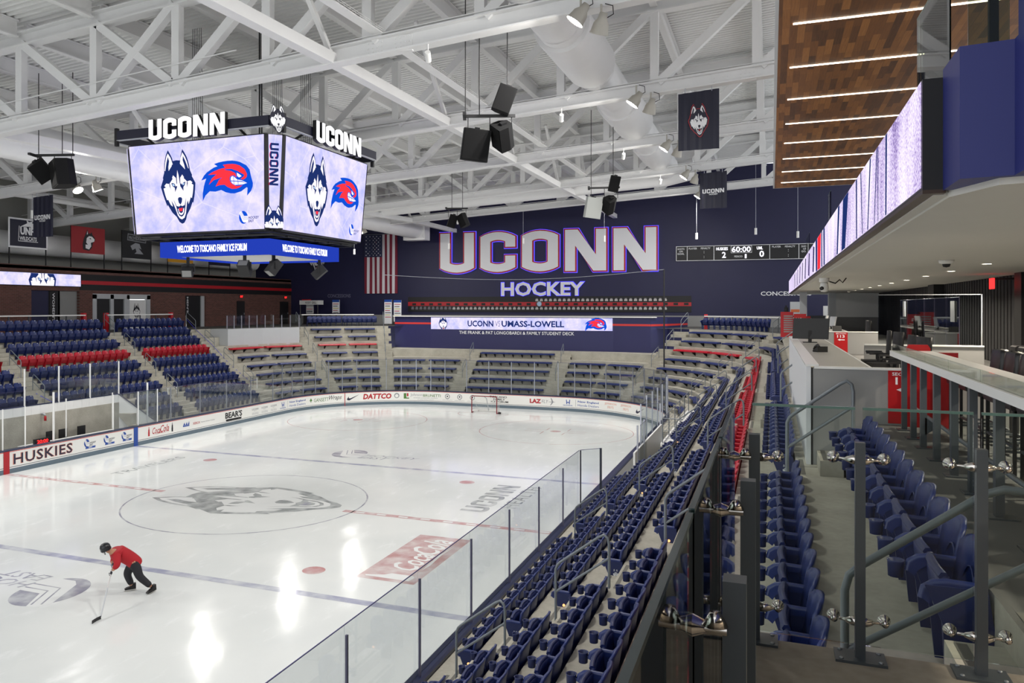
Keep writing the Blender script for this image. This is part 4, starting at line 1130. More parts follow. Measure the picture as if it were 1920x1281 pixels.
for k in range(1, 9):
    col = 'red' if k == 6 else 'blue'
    gp = 1.2 + .9 * (k % 2)
    if k <= 6:
        for i, (a, b) in enumerate(bench_cut(2.0, 30.5, 2, gp)):
            bench(s_ang_l(a), s_ang_l(b), k, col, f'{col} moulded bench, {["left","right"][i]} of two in {rown(k)} of the first far left block', 'far left benches')
    for i, (a, b) in enumerate(bench_cut(37.0, 57.5, 2, gp)):
        bench(s_ang_l(a), s_ang_l(b), k, col, f'{col} moulded bench, {["left","right"][i]} of two in {rown(k)} just left of the student deck', 'benches left of the student deck')
    if k <= 4:
        for i, (a, b) in enumerate(bench_cut(63.5, 89.5, 2, gp * 1.3)):
            bench(s_ang_l(a), s_ang_l(b), k, 'blue', f'blue moulded bench, {["left","right"][i]} of two in {rown(k)} below the deck, left block', 'benches below the student deck')
        for i, (a, b) in enumerate(bench_cut(62.0, 89.5, 2, gp * 1.3)):
            bench(s_ang_r(b), s_ang_r(a), k, 'blue', f'blue moulded bench, {["right","left"][i]} of two in {rown(k)} below the deck, right block', 'benches below the student deck')
    if k <= 5:
        sc0 = 55.95 + ARC + 1.45; sc1 = 55.95 + ARC + 8.84 - 1.35
        bench(sc0, sc1, k, 'blue', f'long blue moulded bench in {rown(k)} straight behind the goal', 'benches behind the goal')
    for i, (a, b) in enumerate(bench_cut(24.0, 54.5, 2, gp)):
        bench(s_ang_r(b), s_ang_r(a), k, col, f'{col} moulded bench, {["right","left"][i]} of two in {rown(k)} just right of the student deck', 'benches right of the student deck')
    bench(s_ang_r(17.3), s_ang_r(2.0), k, col, f'{col} moulded bench in {rown(k)} of the far right corner block', 'far right corner benches')
# chairs on the concourse edge at the far end
CH = []
def far_chair(s, label, group, o=None):
    p, n = ring(s, (tread_o(8) + .45) if o is None else o)
    t = thing('stadium_chair', label, 'seat', (p.x, p.y, LEVEL), math.atan2(n.y, n.x) + PI / 2, group)
    M_ = SEATM['blue']
    for nm in ('backrest', 'seat', 'armrest', 'support'): link_mesh(nm, M_[nm], t)
for i in range(14):
    a = 37.5 + i * (19.5 / 13) + (.5 if i > 6 else 0)
    far_chair(s_ang_l(a), f'blue chair, {ORD[i + 1]} from the left, under the far left drink rail', 'far left chair row')
for i in range(13):
    a = 51.5 - i * (26.0 / 13) - (.3 if i > 6 else 0)
    far_chair(s_ang_r(a), f'blue chair, {ORD[i + 1]} from the left, under the far right drink rail', 'far right chair row')
# ================================================================ WALLS' FITTINGS, DECK, SIGNS
_u = Vector((1, .05, 0)).normalized()
fw = lambda a, b, c=0: Vector((0, 42.17, 0)) + _u * a + Vector((0, 0, b)) + Vector((.05, -1, 0)).normalized() * c
def group_origin(pts): return sum((Vector(p) for p in pts), Vector()) / len(pts)
def wall_word(word, x0, x1, z0, z1, label, face, rim, halo, depth, name):
    c = fw((x0 + x1) / 2, z0); t = thing(name, label, 'sign', c)
    lay, tot = block_word(word); k = (x1 - x0) / tot; h = z1 - z0
    for ch, x in lay:
        mb = MB()
        f = lambda a, b, c_=0, x=x: fw(x0 + (x + a) * k, z0 + b * h, c_)
        L, _ = block_letter(ch, .032); mb.use(halo).poly(L, lambda a, b, c_=0: f(a, b, .06 + c_), .02)
        L, _ = block_letter(ch, .018); mb.use(rim).poly(L, lambda a, b, c_=0: f(a, b, .10 + c_), depth)
        shifted(mb, c); lt = mb.build('letter', t)
        mb = MB(); L, _ = block_letter(ch, -.012); mb.use(face).poly(L, lambda a, b, c_=0: f(a, b, .10 + depth + .004 + c_), .02); shifted(mb, c); mb.build('letter_face', lt)
wall_word('UCONN', -9.42, 9.85, 10.55, 14.2, 'huge white block word UCONN edged in red on the navy far wall', M_WTXT, M_RED, E_HALO, .16, 'wall_sign')
c = fw(0, 8.45); t = thing('wall_sign', 'white glowing word HOCKEY under the huge block word on the navy far wall', 'sign', c)
mb = MB().use(E_HALO); put_text(mb, 'HOCKEY', fw, -3.72, 8.42, 7.55, 1.30, .05, .045); shifted(mb, c).build('halo', t)
mb = MB().use(M_WTXT); put_text(mb, 'HOCKEY', fw, -3.65, 8.46, 7.4, 1.2, .14, .03); shifted(mb, c).build('lettering', t)
# team plaques band
mb = MB().use(M_BLACK).poly([(-12.64, 7.05), (12.6, 7.05), (12.6, 8.4), (-12.64, 8.4)], fw, .04)
mb.use(M_RED).poly([(-12.64, 7.58), (12.6, 7.55), (12.6, 7.86), (-12.64, 7.95)], lambda a, b, c=0: fw(a, b, .045), None)
tag(mb.build('display_band'), 'long black display band with a red stripe on the far wall', 'display')
for k in range(30):
    x = -12.2 + k * .835
    mb = MB().use(M_BLACK).poly([(0, 0), (.36, 0), (.36, .2), (0, .2)], lambda a, b, c=0: fw(x + a, 7.63 + b, .05 + c), .02)
    tag(mb.build('display_tile'), f'black tile, {ORD[k + 1]} from the left, on the red stripe of the far wall', 'tile', 'black tiles on the red stripe')
plq = mat('plaque_silver', '#b9b6b2', .4); plq2 = mat('plaque_dim', '#6d6a70', .5)
for r_, (z, n0, n1) in enumerate(((7.25, 0, 57), (7.98, 29, 57))):
    for k in range(n0, n1):
        x = -12.3 + k * .405
        mb = MB().use(plq if k > 9 else plq2).poly([(0, 0), (.26, 0), (.26, .12), (.2, .2), (.06, .2), (0, .12)], lambda a, b, c=0: fw(x + a, z + b, .05 + c), .03)
        mb.use(plq2).poly([(.03, .13), (.23, .13), (.23, .26), (.03, .26)], lambda a, b, c=0: fw(x + a, z + b, .045 + c), .02)
        tag(mb.build('team_plaque'), f'little silver plaque, {ORD[k + 1] if k < 39 else str(k + 1) + "th"} from the left, {"under" if r_ == 0 else "over"} the red stripe', 'plaque', 'silver plaques on the display band')
t = thing('wall_clock', 'round pale clock in the middle of the red stripe on the far wall', 'clock', fw(-.2, 7.75, .1)); 
MB().use(mat('clock_face', '#a9c3dd', .4)).disc((0, 0, 0), .22, (0, -1, 0), 20).build('dial', t); MB().use(M_GREYW).tube([(.22 * math.cos(k * .4), 0, .22 * math.sin(k * .4)) for k in range(16)], .02, 5, closed=True).build('rim', t)
for w, x0, x1, m, lab in (('CONCESSIONS', -21.0, -18.55, M_GRYTXT, 'dim word CONCESSIONS at the left of the navy far wall'), ('CONCESSIONS', 17.95, 21.7, M_WTXT, 'bright word CONCESSIONS at the right of the navy far wall')):
    mb = MB().use(m); put_text(mb, w, fw, x0, 8.38, x1 - x0, .34, .03, .02); tag(mb.build('wall_lettering'), lab, 'lettering')
# husky crest on the far wall (behind the centre scoreboard)
mb = MB(); put_mark(mb, HUSKY, lambda a, b, c=0: fw(a, b, .03 + c), -22.2, 12.7, 4.6, {'white': M_WTXT, 'red': M_RED, 'navy': M_DNAVY, 'ice': M_SILV}, 0)
tag(mb.build('wall_crest'), 'white and navy dog head crest on the far wall left of the flag', 'crest')
# national flag hung upright
ft = thing('national_flag', 'stars and stripes flag hung upright on the navy far wall', 'flag', fw(-15.4, 8.75))
FX0, FX1, FZ0, FZ1 = -17.05, -13.7, 8.75, 14.28
def flagf(a, b, c=0): return fw(FX0 + a, FZ0 + b, .10 + .05 * math.sin(a * 5.0 + b * .4) + c) - Vector(ft.location)
mr = mat('flag_red', '#7d1f35', .8); mw = mat('flag_white', '#d6d3d8', .8); mn = mat('flag_blue', '#232847', .8)
mb = MB(); W = FX1 - FX0; H = FZ1 - FZ0
for k in range(13):
    mb.use(mr if k % 2 == 0 else mw)
    a0, a1 = W * k / 13, W * (k + 1) / 13
    for q in range(8):
        b0, b1 = H * q / 8, H * (q + 1) / 8
        mb.add([flagf(a0, b0), flagf(a1, b0), flagf(a1, b1), flagf(a0, b1)], [(0, 1, 2, 3)])
mb.build('stripes', ft)
mb = MB().use(mn)
for q in range(7): mb.add([flagf(W * 7 / 13 * q / 7, H * .62, .012), flagf(W * 7 / 13 * (q + 1) / 7, H * .62, .012), flagf(W * 7 / 13 * (q + 1) / 7, H, .012), flagf(W * 7 / 13 * q / 7, H, .012)], [(0, 1, 2, 3)])
mb.use(mw)
for i in range(9):
    for j in range(11):
        if (i + j) % 2 == 0:
            a = W * 7 / 13 * (i + 1) / 10; b = H * (.62 + .38 * (j + 1) / 12)
            mb.poly([(a + .075 * (1 if q % 2 == 0 else .42) * math.sin(q * PI / 5), b + .075 * (1 if q % 2 == 0 else .42) * math.cos(q * PI / 5)) for q in range(10)][::-1], lambda x, y, c=0: flagf(x, y, .02))
mb.build('canton', ft); MB().use(M_ALU).tube([Vector(fw(FX0 - .1, FZ1 + .03, .1)) - ft.location, Vector(fw(FX1 + .1, FZ1 + .03, .1)) - ft.location], .025, 6).build('rod', ft)
# wall scoreboard strip
t = thing('wall_scoreboard', 'long black scoreboard strip with clock 60:00 on the far wall right', 'scoreboard', fw(17, 11.28))
def sp(name, mb): return shifted(mb, t.location).build(name, t)
mb = MB().use(M_BLACK).poly([(11.38, 11.28), (22.6, 11.28), (22.6, 12.5), (11.38, 12.5)], fw, .12); sp('case', mb)
mb = MB().use(M_WTXT)
def line(x0, x1, z0, z1): mb.poly([(x0, z0), (x1, z0), (x1, z1), (x0, z1)], lambda a, b, c=0: fw(a, b, .125))
for z in (11.28, 12.46): line(11.38, 22.6, z, z + .04)
for x in (11.38, 12.25, 14.35, 18.6, 20.75, 22.56): line(x, x + .045, 11.28, 12.5)
sp('frame_lines', mb)
mb = MB().use(M_WTXT); sf = lambda a, b, c=0: fw(a, b, .13 + c)
for i, w in enumerate(('SHOTS', 'ON', 'GOAL')):
    for x in (11.5, 20.95): put_text(mb, w, sf, x + (.12 if i == 1 else 0), 12.2 - i * .2, .3 if i == 1 else .55, .15, 0, .01)
for x in (12.4, 18.8): put_text(mb, 'PLAYER', sf, x, 12.22, .65, .15, 0, .01); put_text(mb, 'PENALTY', sf, x + .95, 12.22, .75, .15, 0, .01)
put_text(mb, 'PERIOD', sf, 15.95, 11.5, .62, .15, 0, .01)
for x in (13.58, 19.98):
    for z in (11.5, 11.62, 11.9, 12.02): mb.poly([(x, z), (x + .04, z), (x + .04, z + .04), (x, z + .04)], sf)
sp('captions', mb)
mb = MB().use(E_LEDW)
for w, x0, x1, z0, z1 in (('60:00', 15.75, 17.2, 11.92, 12.38), ('HUSKIES', 14.55, 15.45, 12.1, 12.34), ('UML', 17.65, 18.1, 12.1, 12.34), ('2', 15.0, 15.3, 11.48, 11.96), ('0', 17.85, 18.2, 11.5, 12.0), ('1', 16.75, 16.88, 11.42, 11.75)):
    put_text(mb, w, sf, x0, z0, x1 - x0, z1 - z0, .003, .02)
sp('lit_digits', mb)
mb = MB().use(M_WTXT)
for z in (11.86, 12.42): line(15.68, 17.28, z, z + .03)
for x in (15.68, 17.25): line(x, x + .03, 11.86, 12.45)
sp('clock_frame', mb)
# hanging white pendants
for k, (x, y, z, zt_) in enumerate(((-5.06, 33, 12.3, 15), (1.07, 33, 12.53, 15), (7.29, 33, 12.5, 15.4), (13.82, 33, 12.48, 15.8), (17.73, 33, 12.68, 16), (20.39, 33, 12.37, 16), (-13.7, 33.2, 12.1, 15), (-17.5, 5.2, 12.35, 14), (-14.6, 9.5, 11.9, 14), (14.6, -4.1, 15.0, 15.3))[:9]):
    t = thing('pendant_light', f'small white cylinder pendant on a long cord, {["seventh","sixth","fifth","fourth","third","second from the right, ","eighth","tenth","ninth"][k] if k != 5 else "nearest the right"} of the hall', 'pendant', (x, y, z), 0, 'white cylinder pendants')
    t['label'] = ['white cylinder pendant hanging just left of the big U', 'white cylinder pendant hanging over the big C', 'white cylinder pendant hanging over the first big N', 'white cylinder pendant hanging over the left end of the wall scoreboard', 'white cylinder pendant hanging over the middle of the wall scoreboard', 'white cylinder pendant hanging near the balcony corner', 'white cylinder pendant hanging in front of the national flag', 'white cylinder pendant hanging in front of the hung UCONN banner at left', 'white cylinder pendant hanging between the red banner and the centre scoreboard'][k]
    MB().use(M_WPLAS).tube([(0, 0, -.22), (0, 0, .22)], .085, 12).build('cylinder_shade', t); MB().use(M_ALU).tube([(0, 0, .2), (0, 0, zt_ - z + 1.5)], .012, 4, False).build('cord', t)
# student deck
t = thing('student_deck', 'navy student deck box with a lit name panel and white counter', 'deck', (-.5, 36.5, 4.0))
def dk(name, mb): return shifted(mb, t.location).build(name, t)
deck = [(-11.4, 36.2), (-7.95, 35.98), (7.4, 35.98), (10.3, 35.5), (11.3, 37.2), (12.4, 41.5), (-11.9, 41)]
DZ0, DZ1 = 3.9, 6.66
mb = MB().use(M_NAVY2).poly([(x, y) for x, y in deck], lambda a, b, c=0: (a, b, DZ0 + c), DZ1 - DZ0); dk('deck_body', mb); dk('side_wall', MB().use(M_NAVY2).box(-14.2, -11.2, 37.0, 37.2, 3.0, LEVEL)); dk('side_wall', MB().use(M_NAVY2).box(10.4, 14.0, 37.6, 37.8, 3.0, LEVEL))
mb = MB().use(M_COUNT).poly([(-11.5, 36.05), (-7.95, 35.82), (7.45, 35.82), (10.4, 35.34), (10.7, 35.9), (7.6, 36.4), (-8, 36.4), (-11.4, 36.7)], lambda a, b, c=0: (a, b, DZ1 + c), .07); dk('counter', mb)
mb = MB().use(M_REDS)
def seg(a, b, z0, z1, off=.012):
    a = Vector((*a, 0)); b = Vector((*b, 0)); d = (b - a).normalized(); n = Vector((d.y, -d.x, 0)) * off
    mb.add([(*(a + n).xy, z0), (*(b + n).xy, z0), (*(b + n).xy, z1), (*(a + n).xy, z1)], [(0, 1, 2, 3)])
for i in range(4): seg(deck[i], deck[i + 1], 6.02, 6.17)
seg(deck[4], deck[5], 6.02, 6.17); dk('red_stripe', mb)
df = frame((-7.95, 35.98, 0), (1, 0, 0), (0, 0, 1))
mb = MB().use(E_ICE).poly([(.05, 5.62), (15.3, 5.62), (15.3, 6.6), (.05, 6.6)], lambda a, b, c=0: df(a, b, .03))
scr = dk('led_panel', mb)
mb = MB(); put_mark(mb, clip_mark(HUSKY, lo=-.36, hi=.34), lambda a, b, c=0: df(a, b, .035 + c), 1.15, 6.11, 1.35, LEDM, 0)
put_mark(mb, HAWK, lambda a, b, c=0: df(a, b, .035 + c), 14.0, 6.08, 1.05, {'blue': E_BLU, 'red': E_RED, 'white': E_WHT}, 0)
mb.use(E_NAVY); put_text(mb, 'UCONN', df, 3.35, 5.86, 2.25, .5, .04, .03); put_text(mb, 'VS', df, 5.75, 5.88, .42, .46, .04, -.01); put_text(mb, 'UMASS-LOWELL', df, 6.3, 5.86, 5.2, .5, .04, .03)
shifted(mb, t.location); o = mb.build('led_picture', scr)
mb = MB().use(M_WTXT); put_text(mb, 'THE FRANK & PAT LONGOBARDI & FAMILY STUDENT DECK', df, 2.6, 5.24, 9.7, .26, .02, .015); dk('lettering', mb)
# accessible platform at the far left corner
t = thing('viewing_platform', 'white fronted viewing platform with glass rail at the far left corner', 'platform', (-17, 25, 4.4))
def vp(name, mb): return shifted(mb, t.location).build(name, t)
mb = MB().use(M_LGREY); aa = [ring(s_ang_l(a), tread_o(6) + .02)[0] for a in (2.0, 9, 16.5, 23.5, 30.5)]; bb = [ring(s_ang_l(a), tread_o(8) + .3)[0] for a in (30.5, 16.5, 2.0)]
mb.poly([(p.x, p.y) for p in (aa + bb)][::-1], lambda a, b, c=0: (a, b, tread_z(7) - .1 + c), LEVEL - tread_z(7) + .1); vp('platform_front', mb)
aa = [ring(s_ang_l(2.0 + 28.5 * k / 9), tread_o(6) + .1)[0] for k in range(10)]
for k in range(9): mb = MB().use(G_RAILG); a, b = aa[k], aa[k + 1]; mb.add([(a.x, a.y, LEVEL + .05), (b.x, b.y, LEVEL + .05), (b.x, b.y, LEVEL + 1.05), (a.x, a.y, LEVEL + 1.05)], [(0, 1, 2, 3)]); vp('rail_glass', mb)
for p in aa: mb = MB().use(M_ALU).box(p.x - .03, p.x + .03, p.y - .03, p.y + .03, LEVEL, LEVEL + .98); vp('rail_post', mb)
# drink rails
def drink_rail(pts, label, z=6.9, posts=True, red_ends=True):
    t = thing('drink_rail', label, 'counter', (pts[0][0], pts[0][1], LEVEL))
    mb = MB().use(M_COUNT)
    for a, b in zip(pts[:-1], pts[1:]): mb.bar((*a, z), (*b, z), .36, .07)
    shifted(mb, t.location).build('counter_top', t)
    tot = sum((Vector(b) - Vector(a)).length for a, b in zip(pts[:-1], pts[1:])); n = max(2, int(tot / 1.25)); 
    for k in range(n + 1):
        d = tot * k / n; 
        for a, b in zip(pts[:-1], pts[1:]):
            L = (Vector(b) - Vector(a)).length
            if d <= L + 1e-6: p = Vector(a).lerp(Vector(b), d / L); break
            d -= L
        shifted(MB().use(M_RAILD).box(p.x - .03, p.x + .03, p.y - .03, p.y + .03, LEVEL, z - .03), t.location).build('post', t)
    if red_ends:
        for p in (pts[0], pts[-1]): shifted(MB().use(M_RED).box(p[0] - .12, p[0] + .12, p[1] - .12, p[1] + .12, LEVEL, z + .14), t.location).build('end_panel', t)
drink_rail([(-21.35, -5), (-21.35, 12.2)], 'long white drink rail behind the middle left block of seats', 6.95)
drink_rail([(-21.35, 14.0), (-21.35, 20.0)], 'short white drink rail behind the far left block of seats', 6.95)
drink_rail([tuple(ring(s_ang_l(a), tread_o(8) + .95)[0].xy) for a in (35.5, 41, 47, 53, 57.5)], 'white drink rail behind the chairs left of the student deck', 6.83, red_ends=False)
drink_rail([tuple(ring(s_ang_r(a), tread_o(8) + .95)[0].xy) for a in (53, 46, 39, 31, 23, 15, 8)], 'white drink rail behind the chairs right of the student deck', 6.8)
# left wall fittings
lw = lambda a, b, c=0: Vector((WALL_X + c, a, b))                 # a along +Y, seen from the ice it reads left to right
t = thing('door_1', None, None, (WALL_X, 19.1, LEVEL)); t['kind'] = 'structure'
def dpart(name, mb, tt=None): return shifted(mb, (tt or t).location).build(name, tt or t)
mb = MB().use(M_LGREY)
for y0, y1 in ((16.4, 16.75), (18.0, 18.3), (19.55, 19.8), (21.55, 21.9)): mb.box(WALL_X - .2, WALL_X + .03, y0, y1, LEVEL, 8.35)
mb.box(WALL_X - .2, WALL_X + .03, 16.4, 21.9, 8.05, 8.4); dpart('door_frame', mb)
for y0, y1 in ((16.75, 18.0), (18.3, 19.3)): mb = MB().use(M_BLK2).box(WALL_X - .15, WALL_X - .08, y0, y1, LEVEL, 8.05); dpart('door_leaf', mb)
dpart('door_jamb', MB().use(M_LGREY).box(WALL_X - .2, WALL_X + .03, 19.3, 19.55, LEVEL, 8.05)); 
mb = MB().use(M_WPLAS).box(WALL_X - .15, WALL_X - .08, 19.8, 21.55, LEVEL, 8.0); d = dpart('panel', mb)
mb = MB(); put_mark(mb, HUSKY, lambda a, b, c=0: lw(a, b, -.07 + c), 20.6, 7.15, 1.2, {'navy': M_INKK, 'white': M_WPLAS, 'red': M_INKK, 'ice': M_WPLAS}, 0); shifted(mb, t.location).build('emblem', d)
for n_, y0, y1, z1 in (('door_2', 32.4, 33.5, 8.0), ('door_3', 39.0, 40.4, 8.0)):
    dd = thing(n_, None, None, (WALL_X, y0, LEVEL)); dd['kind'] = 'structure'
    dpart('door_leaf', MB().use(mat('dark_door', '#1b191b', .5)).box(WALL_X, WALL_X + .05, y0, y1, LEVEL, z1), dd); dpart('handle', MB().use(M_ALU).box(WALL_X + .05, WALL_X + .1, y1 - .15, y1 - .1, LEVEL + .95, LEVEL + 1.1), dd)
for k, (y, lab) in enumerate(((33.0, 'red lit exit sign above the plain dark door of the brick wall'), (39.9, 'red lit exit sign above the corner door of the brick wall'))):
    t = thing('exit_sign', lab, 'exit sign', (WALL_X + .02, y, 8.4)); MB().use(M_BLACK).box(0, .06, -.22, .22, -.12, .12).build('case', t)
    mb = MB().use(E_EXIT); put_text(mb, 'EXIT', frame((.064, -.19, -.09), (0, 1, 0), (0, 0, 1)), 0, 0, .38, .18, 0, .03); mb.build('lettering', t)
for w, y, zt_, zb_, lab in (("WOMEN'S", 13.25, 8.4, 6.5, "black strip lettered WOMEN'S downwards beside the navy recess"), ("MEN'S", 26.2, 8.3, 7.0, "black strip lettered MEN'S downwards in the dark doorway")):
    mb = MB().use(M_BLACK).box(WALL_X - .24, WALL_X - .2, y - .2, y + .3, LEVEL, 8.5); mb.use(M_WTXT)
    put_text(mb, w, lambda a, b, c=0: Vector((WALL_X - .19 + c, y + b, zt_ - a)), 0, 0, zt_ - zb_, .2, 0, .015)
    tag(mb.build('restroom_sign'), lab, 'sign')
for r_ in range(3):
    for q in range(5 - r_ if r_ == 0 else 4):
        y = 9.5 + q * .4
        mb = MB().use(M_WTXT).box(XB - .0, XB + .03, y, y + .3, 8.0 - r_ * .42, 8.2 - r_ * .42); mb.use(M_INKB).box(XB + .03, XB + .034, y + .05, y + .25, 8.05 - r_ * .42, 8.08 - r_ * .42); mb.use(M_INKR).box(XB + .03, XB + .034, y + .03, y + .1, 8.11 - r_ * .42, 8.18 - r_ * .42)
        tag(mb.build('photo_plaque'), f'white picture plaque, {ORD[q + 1]} from the left in the {["top","middle","bottom"][r_]} row of the navy recess', 'plaque', 'plaques in the navy recess')
# ribbon screen on the brick wall
t = thing('ribbon_screen', 'long lilac ribbon screen on the brick wall at left', 'screen', (WALL_X, 10, 8.9))
dpart('case', MB().use(M_BLACK).box(WALL_X, WALL_X + .14, -10, 15.3, 8.82, 9.68), t)
s_ = dpart('led_face', MB().use(E_ICE).add([(WALL_X + .15, -10, 8.86), (WALL_X + .15, 15.25, 8.86), (WALL_X + .15, 15.25, 9.64), (WALL_X + .15, -10, 9.64)], [(0, 1, 2, 3)]), t)
mb = MB(); put_mark(mb, clip_mark(HUSKY, lo=-.09, hi=.13), lambda a, b, c=0: lw(a, b, .155 + c), 12.2, 9.17, 3.55, LEDM, 0); shifted(mb, t.location).build('picture', s_)
# rival banners on the parapet
def parapet_banner(y0, y1, z0, z1, m, label, draw, border=None):
    t = thing('team_banner', label, 'banner', (WALL_X + .1, (y0 + y1) / 2, 10.15), 0, 'banners on the brick parapet')
    mb = MB().use(m).box(WALL_X + .08, WALL_X + .1, y0, y1, z0, z1)
    if border: mb.use(border).box(WALL_X + .075, WALL_X + .105, y0 - .08, y1 + .08, z0 - .08, z0 + .02); mb.box(WALL_X + .075, WALL_X + .105, y0 - .08, y1 + .08, z1 - .02, z1 + .08); mb.box(WALL_X + .075, WALL_X + .105, y0 - .08, y0 + .02, z0, z1); mb.box(WALL_X + .075, WALL_X + .105, y1 - .02, y1 + .08, z0, z1)
    cl = dpart('cloth', mb, t)
    if draw: mb = MB(); draw(mb, lambda a, b, c=0: lw(y0 + a, z0 + b, .106 + c)); shifted(mb, t.location).build('print', cl)
    for y in (y0 + .02, y1 - .02): dpart('pole', MB().use(M_BLACK).box(WALL_X + .03, WALL_X + .08, y - .03, y + .03, 10.15, z1), t)
def pr_unh(mb, f):
    mb.use(M_WTXT); put_text(mb, 'UNH', f, .75, .75, 1.1, .5, .003, .05); put_text(mb, 'WILDCATS', f, .7, .4, 1.25, .25, .003, .03)
    mb.poly([(.75, 1.25), (1.25, 1.5), (1.2, 1.7), (1.4, 1.58), (1.7, 1.68), (1.6, 1.55), (1.9, 1.4), (2.0, 1.1), (1.8, 1.2), (1.6, 1.1), (1.5, 1.3), (1.2, 1.28)], f)
    mb.add([f(.6, .33), f(2.05, .33), f(2.05, .37), f(.6, .37)], [(0, 1, 2, 3)]); mb.add([f(.6, .33), f(.64, .33), f(.7, 1.3), f(.66, 1.3)], [(0, 1, 2, 3)])
def pr_dog(mb, f):
    mb.use(M_INKK).poly([(1.0, .25), (1.5, .18), (1.75, .4), (1.85, .75), (2.05, .95), (2.0, 1.1), (1.8, 1.3), (1.72, 1.5), (1.6, 1.35), (1.45, 1.4), (1.35, 1.65), (1.2, 1.3), (1.05, 1.0), (.95, .6)], f)
    mb.use(M_WTXT).poly([(1.2, .35), (1.5, .28), (1.68, .5), (1.65, .75), (1.95, .85), (1.98, 1.0), (1.75, 1.18), (1.5, 1.2), (1.3, 1.05), (1.25, .75), (1.4, .6), (1.2, .6)], lambda a, b, c=0: f(a, b, .003)); mb.poly([(1.3, 1.3), (1.4, 1.32), (1.36, 1.55)], lambda a, b, c=0: f(a, b, .003))
    mb.use(M_INKK).poly([(1.5, 1.02), (1.7, .98), (1.62, 1.08)], lambda a, b, c=0: f(a, b, .005))
def pr_prov(mb, f):
    mb.use(M_INKG); mb.poly([(.5, 1.3), (2.35, 1.2), (2.4, 1.65), (.55, 1.8)], f); mb.use(M_INKK); mb.poly([(.55, 1.35), (2.3, 1.25), (2.34, 1.6), (.6, 1.74)], lambda a, b, c=0: f(a, b, .002))
    mb.use(M_INKG); put_text(mb, 'PROVIDENCE', f, .65, 1.36, 1.6, .26, .004, .02); mb.poly([(.8, .9), (1.3, 1.15), (1.7, 1.1), (1.9, .7), (1.6, .8), (2.1, .35), (1.2, .35), (1.4, .5), (1.3, .75), (1.0, .6)], lambda a, b, c=0: f(a, b, .003))
parapet_banner(9.85, 12.55, 11.25, 12.95, M_DNAVY, 'navy banner with white border and wildcat lettering on the brick parapet', pr_unh, M_WTXT)
parapet_banner(14.5, 17.4, 11.15, 12.95, mat('banner_red', '#93262b', .7), 'red banner with a black and white dog head on the brick parapet', pr_dog)
parapet_banner(19.0, 21.95, 11.05, 13.05, mat('banner_black', '#1a1b1e', .7), 'black banner lettered PROVIDENCE on the brick parapet', pr_prov)
parapet_banner(23.7, 26.6, 11.0, 12.9, mat('banner_gold', '#c08a1e', .7), 'gold banner half hidden by the centre scoreboard on the parapet', None)
parapet_banner(28.6, 31.4, 11.0, 12.9, M_DNAVY, 'navy banner hidden behind the centre scoreboard on the parapet', None)
# concession stand at the far left
t = thing('food_kiosk', 'small white kiosk lettered HUSKY GRILL at the far left', 'kiosk', (-21.6, 39.2, LEVEL))
MB().use(M_WPLAS).box(-1.0, 1.0, -.5, .5, 1.85, 2.25).build('canopy', t); mb = MB().use(M_INKK); put_text(mb, 'HUSKY GRILL', frame((-.35, -.51, 1.93), (1, 0, 0), (0, 0, 1)), 0, 0, 1.2, .22, .004, .01); mb.build('lettering', t)
MB().use(M_RED).box(-.8, -.1, -.4, .1, 2.25, 2.36).build('roof_light', t)
for x in (-.95, .95): MB().use(M_DGREY).box(x - .03, x + .03, -.45, -.4, 0, 1.85).build('post', t)
MB().use(M_BLK2).box(-.7, .9, -.3, .3, 0, 1.0).build('counter', t)
mb = MB().use(M_WPLAS).box(-.7, .05, .2, .3, 1.0, 1.85); mb.use(M_RED).box(-.65, 0, .19, .2, 1.4, 1.46); mb.use(M_INKG).box(-.65, 0, .19, .2, 1.1, 1.3); mb.build('menu', t)
for k, (x, y, w, z0, z1, lab) in enumerate(((-19.2, 39.6, .75, 1.05, 2.3, 'lit white menu board left of the kiosk counter at far left'), (-13.6, 39.3, .75, .1, 2.3, 'tall lit menu board standing left beside the student deck'), (-12.6, 39.2, .75, .3, 2.25, 'tall lit menu board standing right beside the student deck'))):
    t = thing('menu_board', lab, 'menu board', (x, y, LEVEL), 0, 'lit menu boards')
    MB().use(mat('menu_white', '#e4e6ea', .4)).box(-w / 2, w / 2, 0, .06, z0, z1).build('board', t); mb = MB().use(M_INKB).box(-w / 2, w / 2, -.005, 0, z1 - .22, z1)
    for q in range(7):
        mb.use([M_INKR, M_INKK, mat('menu_yellow', '#cfc35a', .5)][q % 3]).box(-w / 2 + .08, w / 2 - .08 - .1 * (q % 2), -.005, 0, z1 - .42 - q * .2, z1 - .36 - q * .2)
    mb.build('print', t); MB().use(M_DGREY).box(-.04, .04, .06, .12, 0, z0 + .2).build('stand', t)
# net cable
tag(MB().use(M_ALU).tube([(-9.0, 31.2, 9.9), (-2, 31.8, 9.72), (6, 32, 9.75), (12.2, 29.0, 9.9)] and [Vector((-9.6, 30.6, 10.0)).lerp(Vector((12.0, 29.6, 10.0)), k / 14) + Vector((0, math.sin(PI * k / 14) * 2.0, -.45 * math.sin(PI * k / 14))) for k in range(15)], .022, 5).build('net_cable'), 'thin sagging steel cable of the safety net before the far wall', 'cable')
tag(MB().use(M_BLK2).tube([(12.0, 29.6, 10.0), (12.0, 29.6, 3.4)], .05, 6).build('net_edge_rope'), 'dark upright edge rope of the safety net at the far right corner', 'rope')
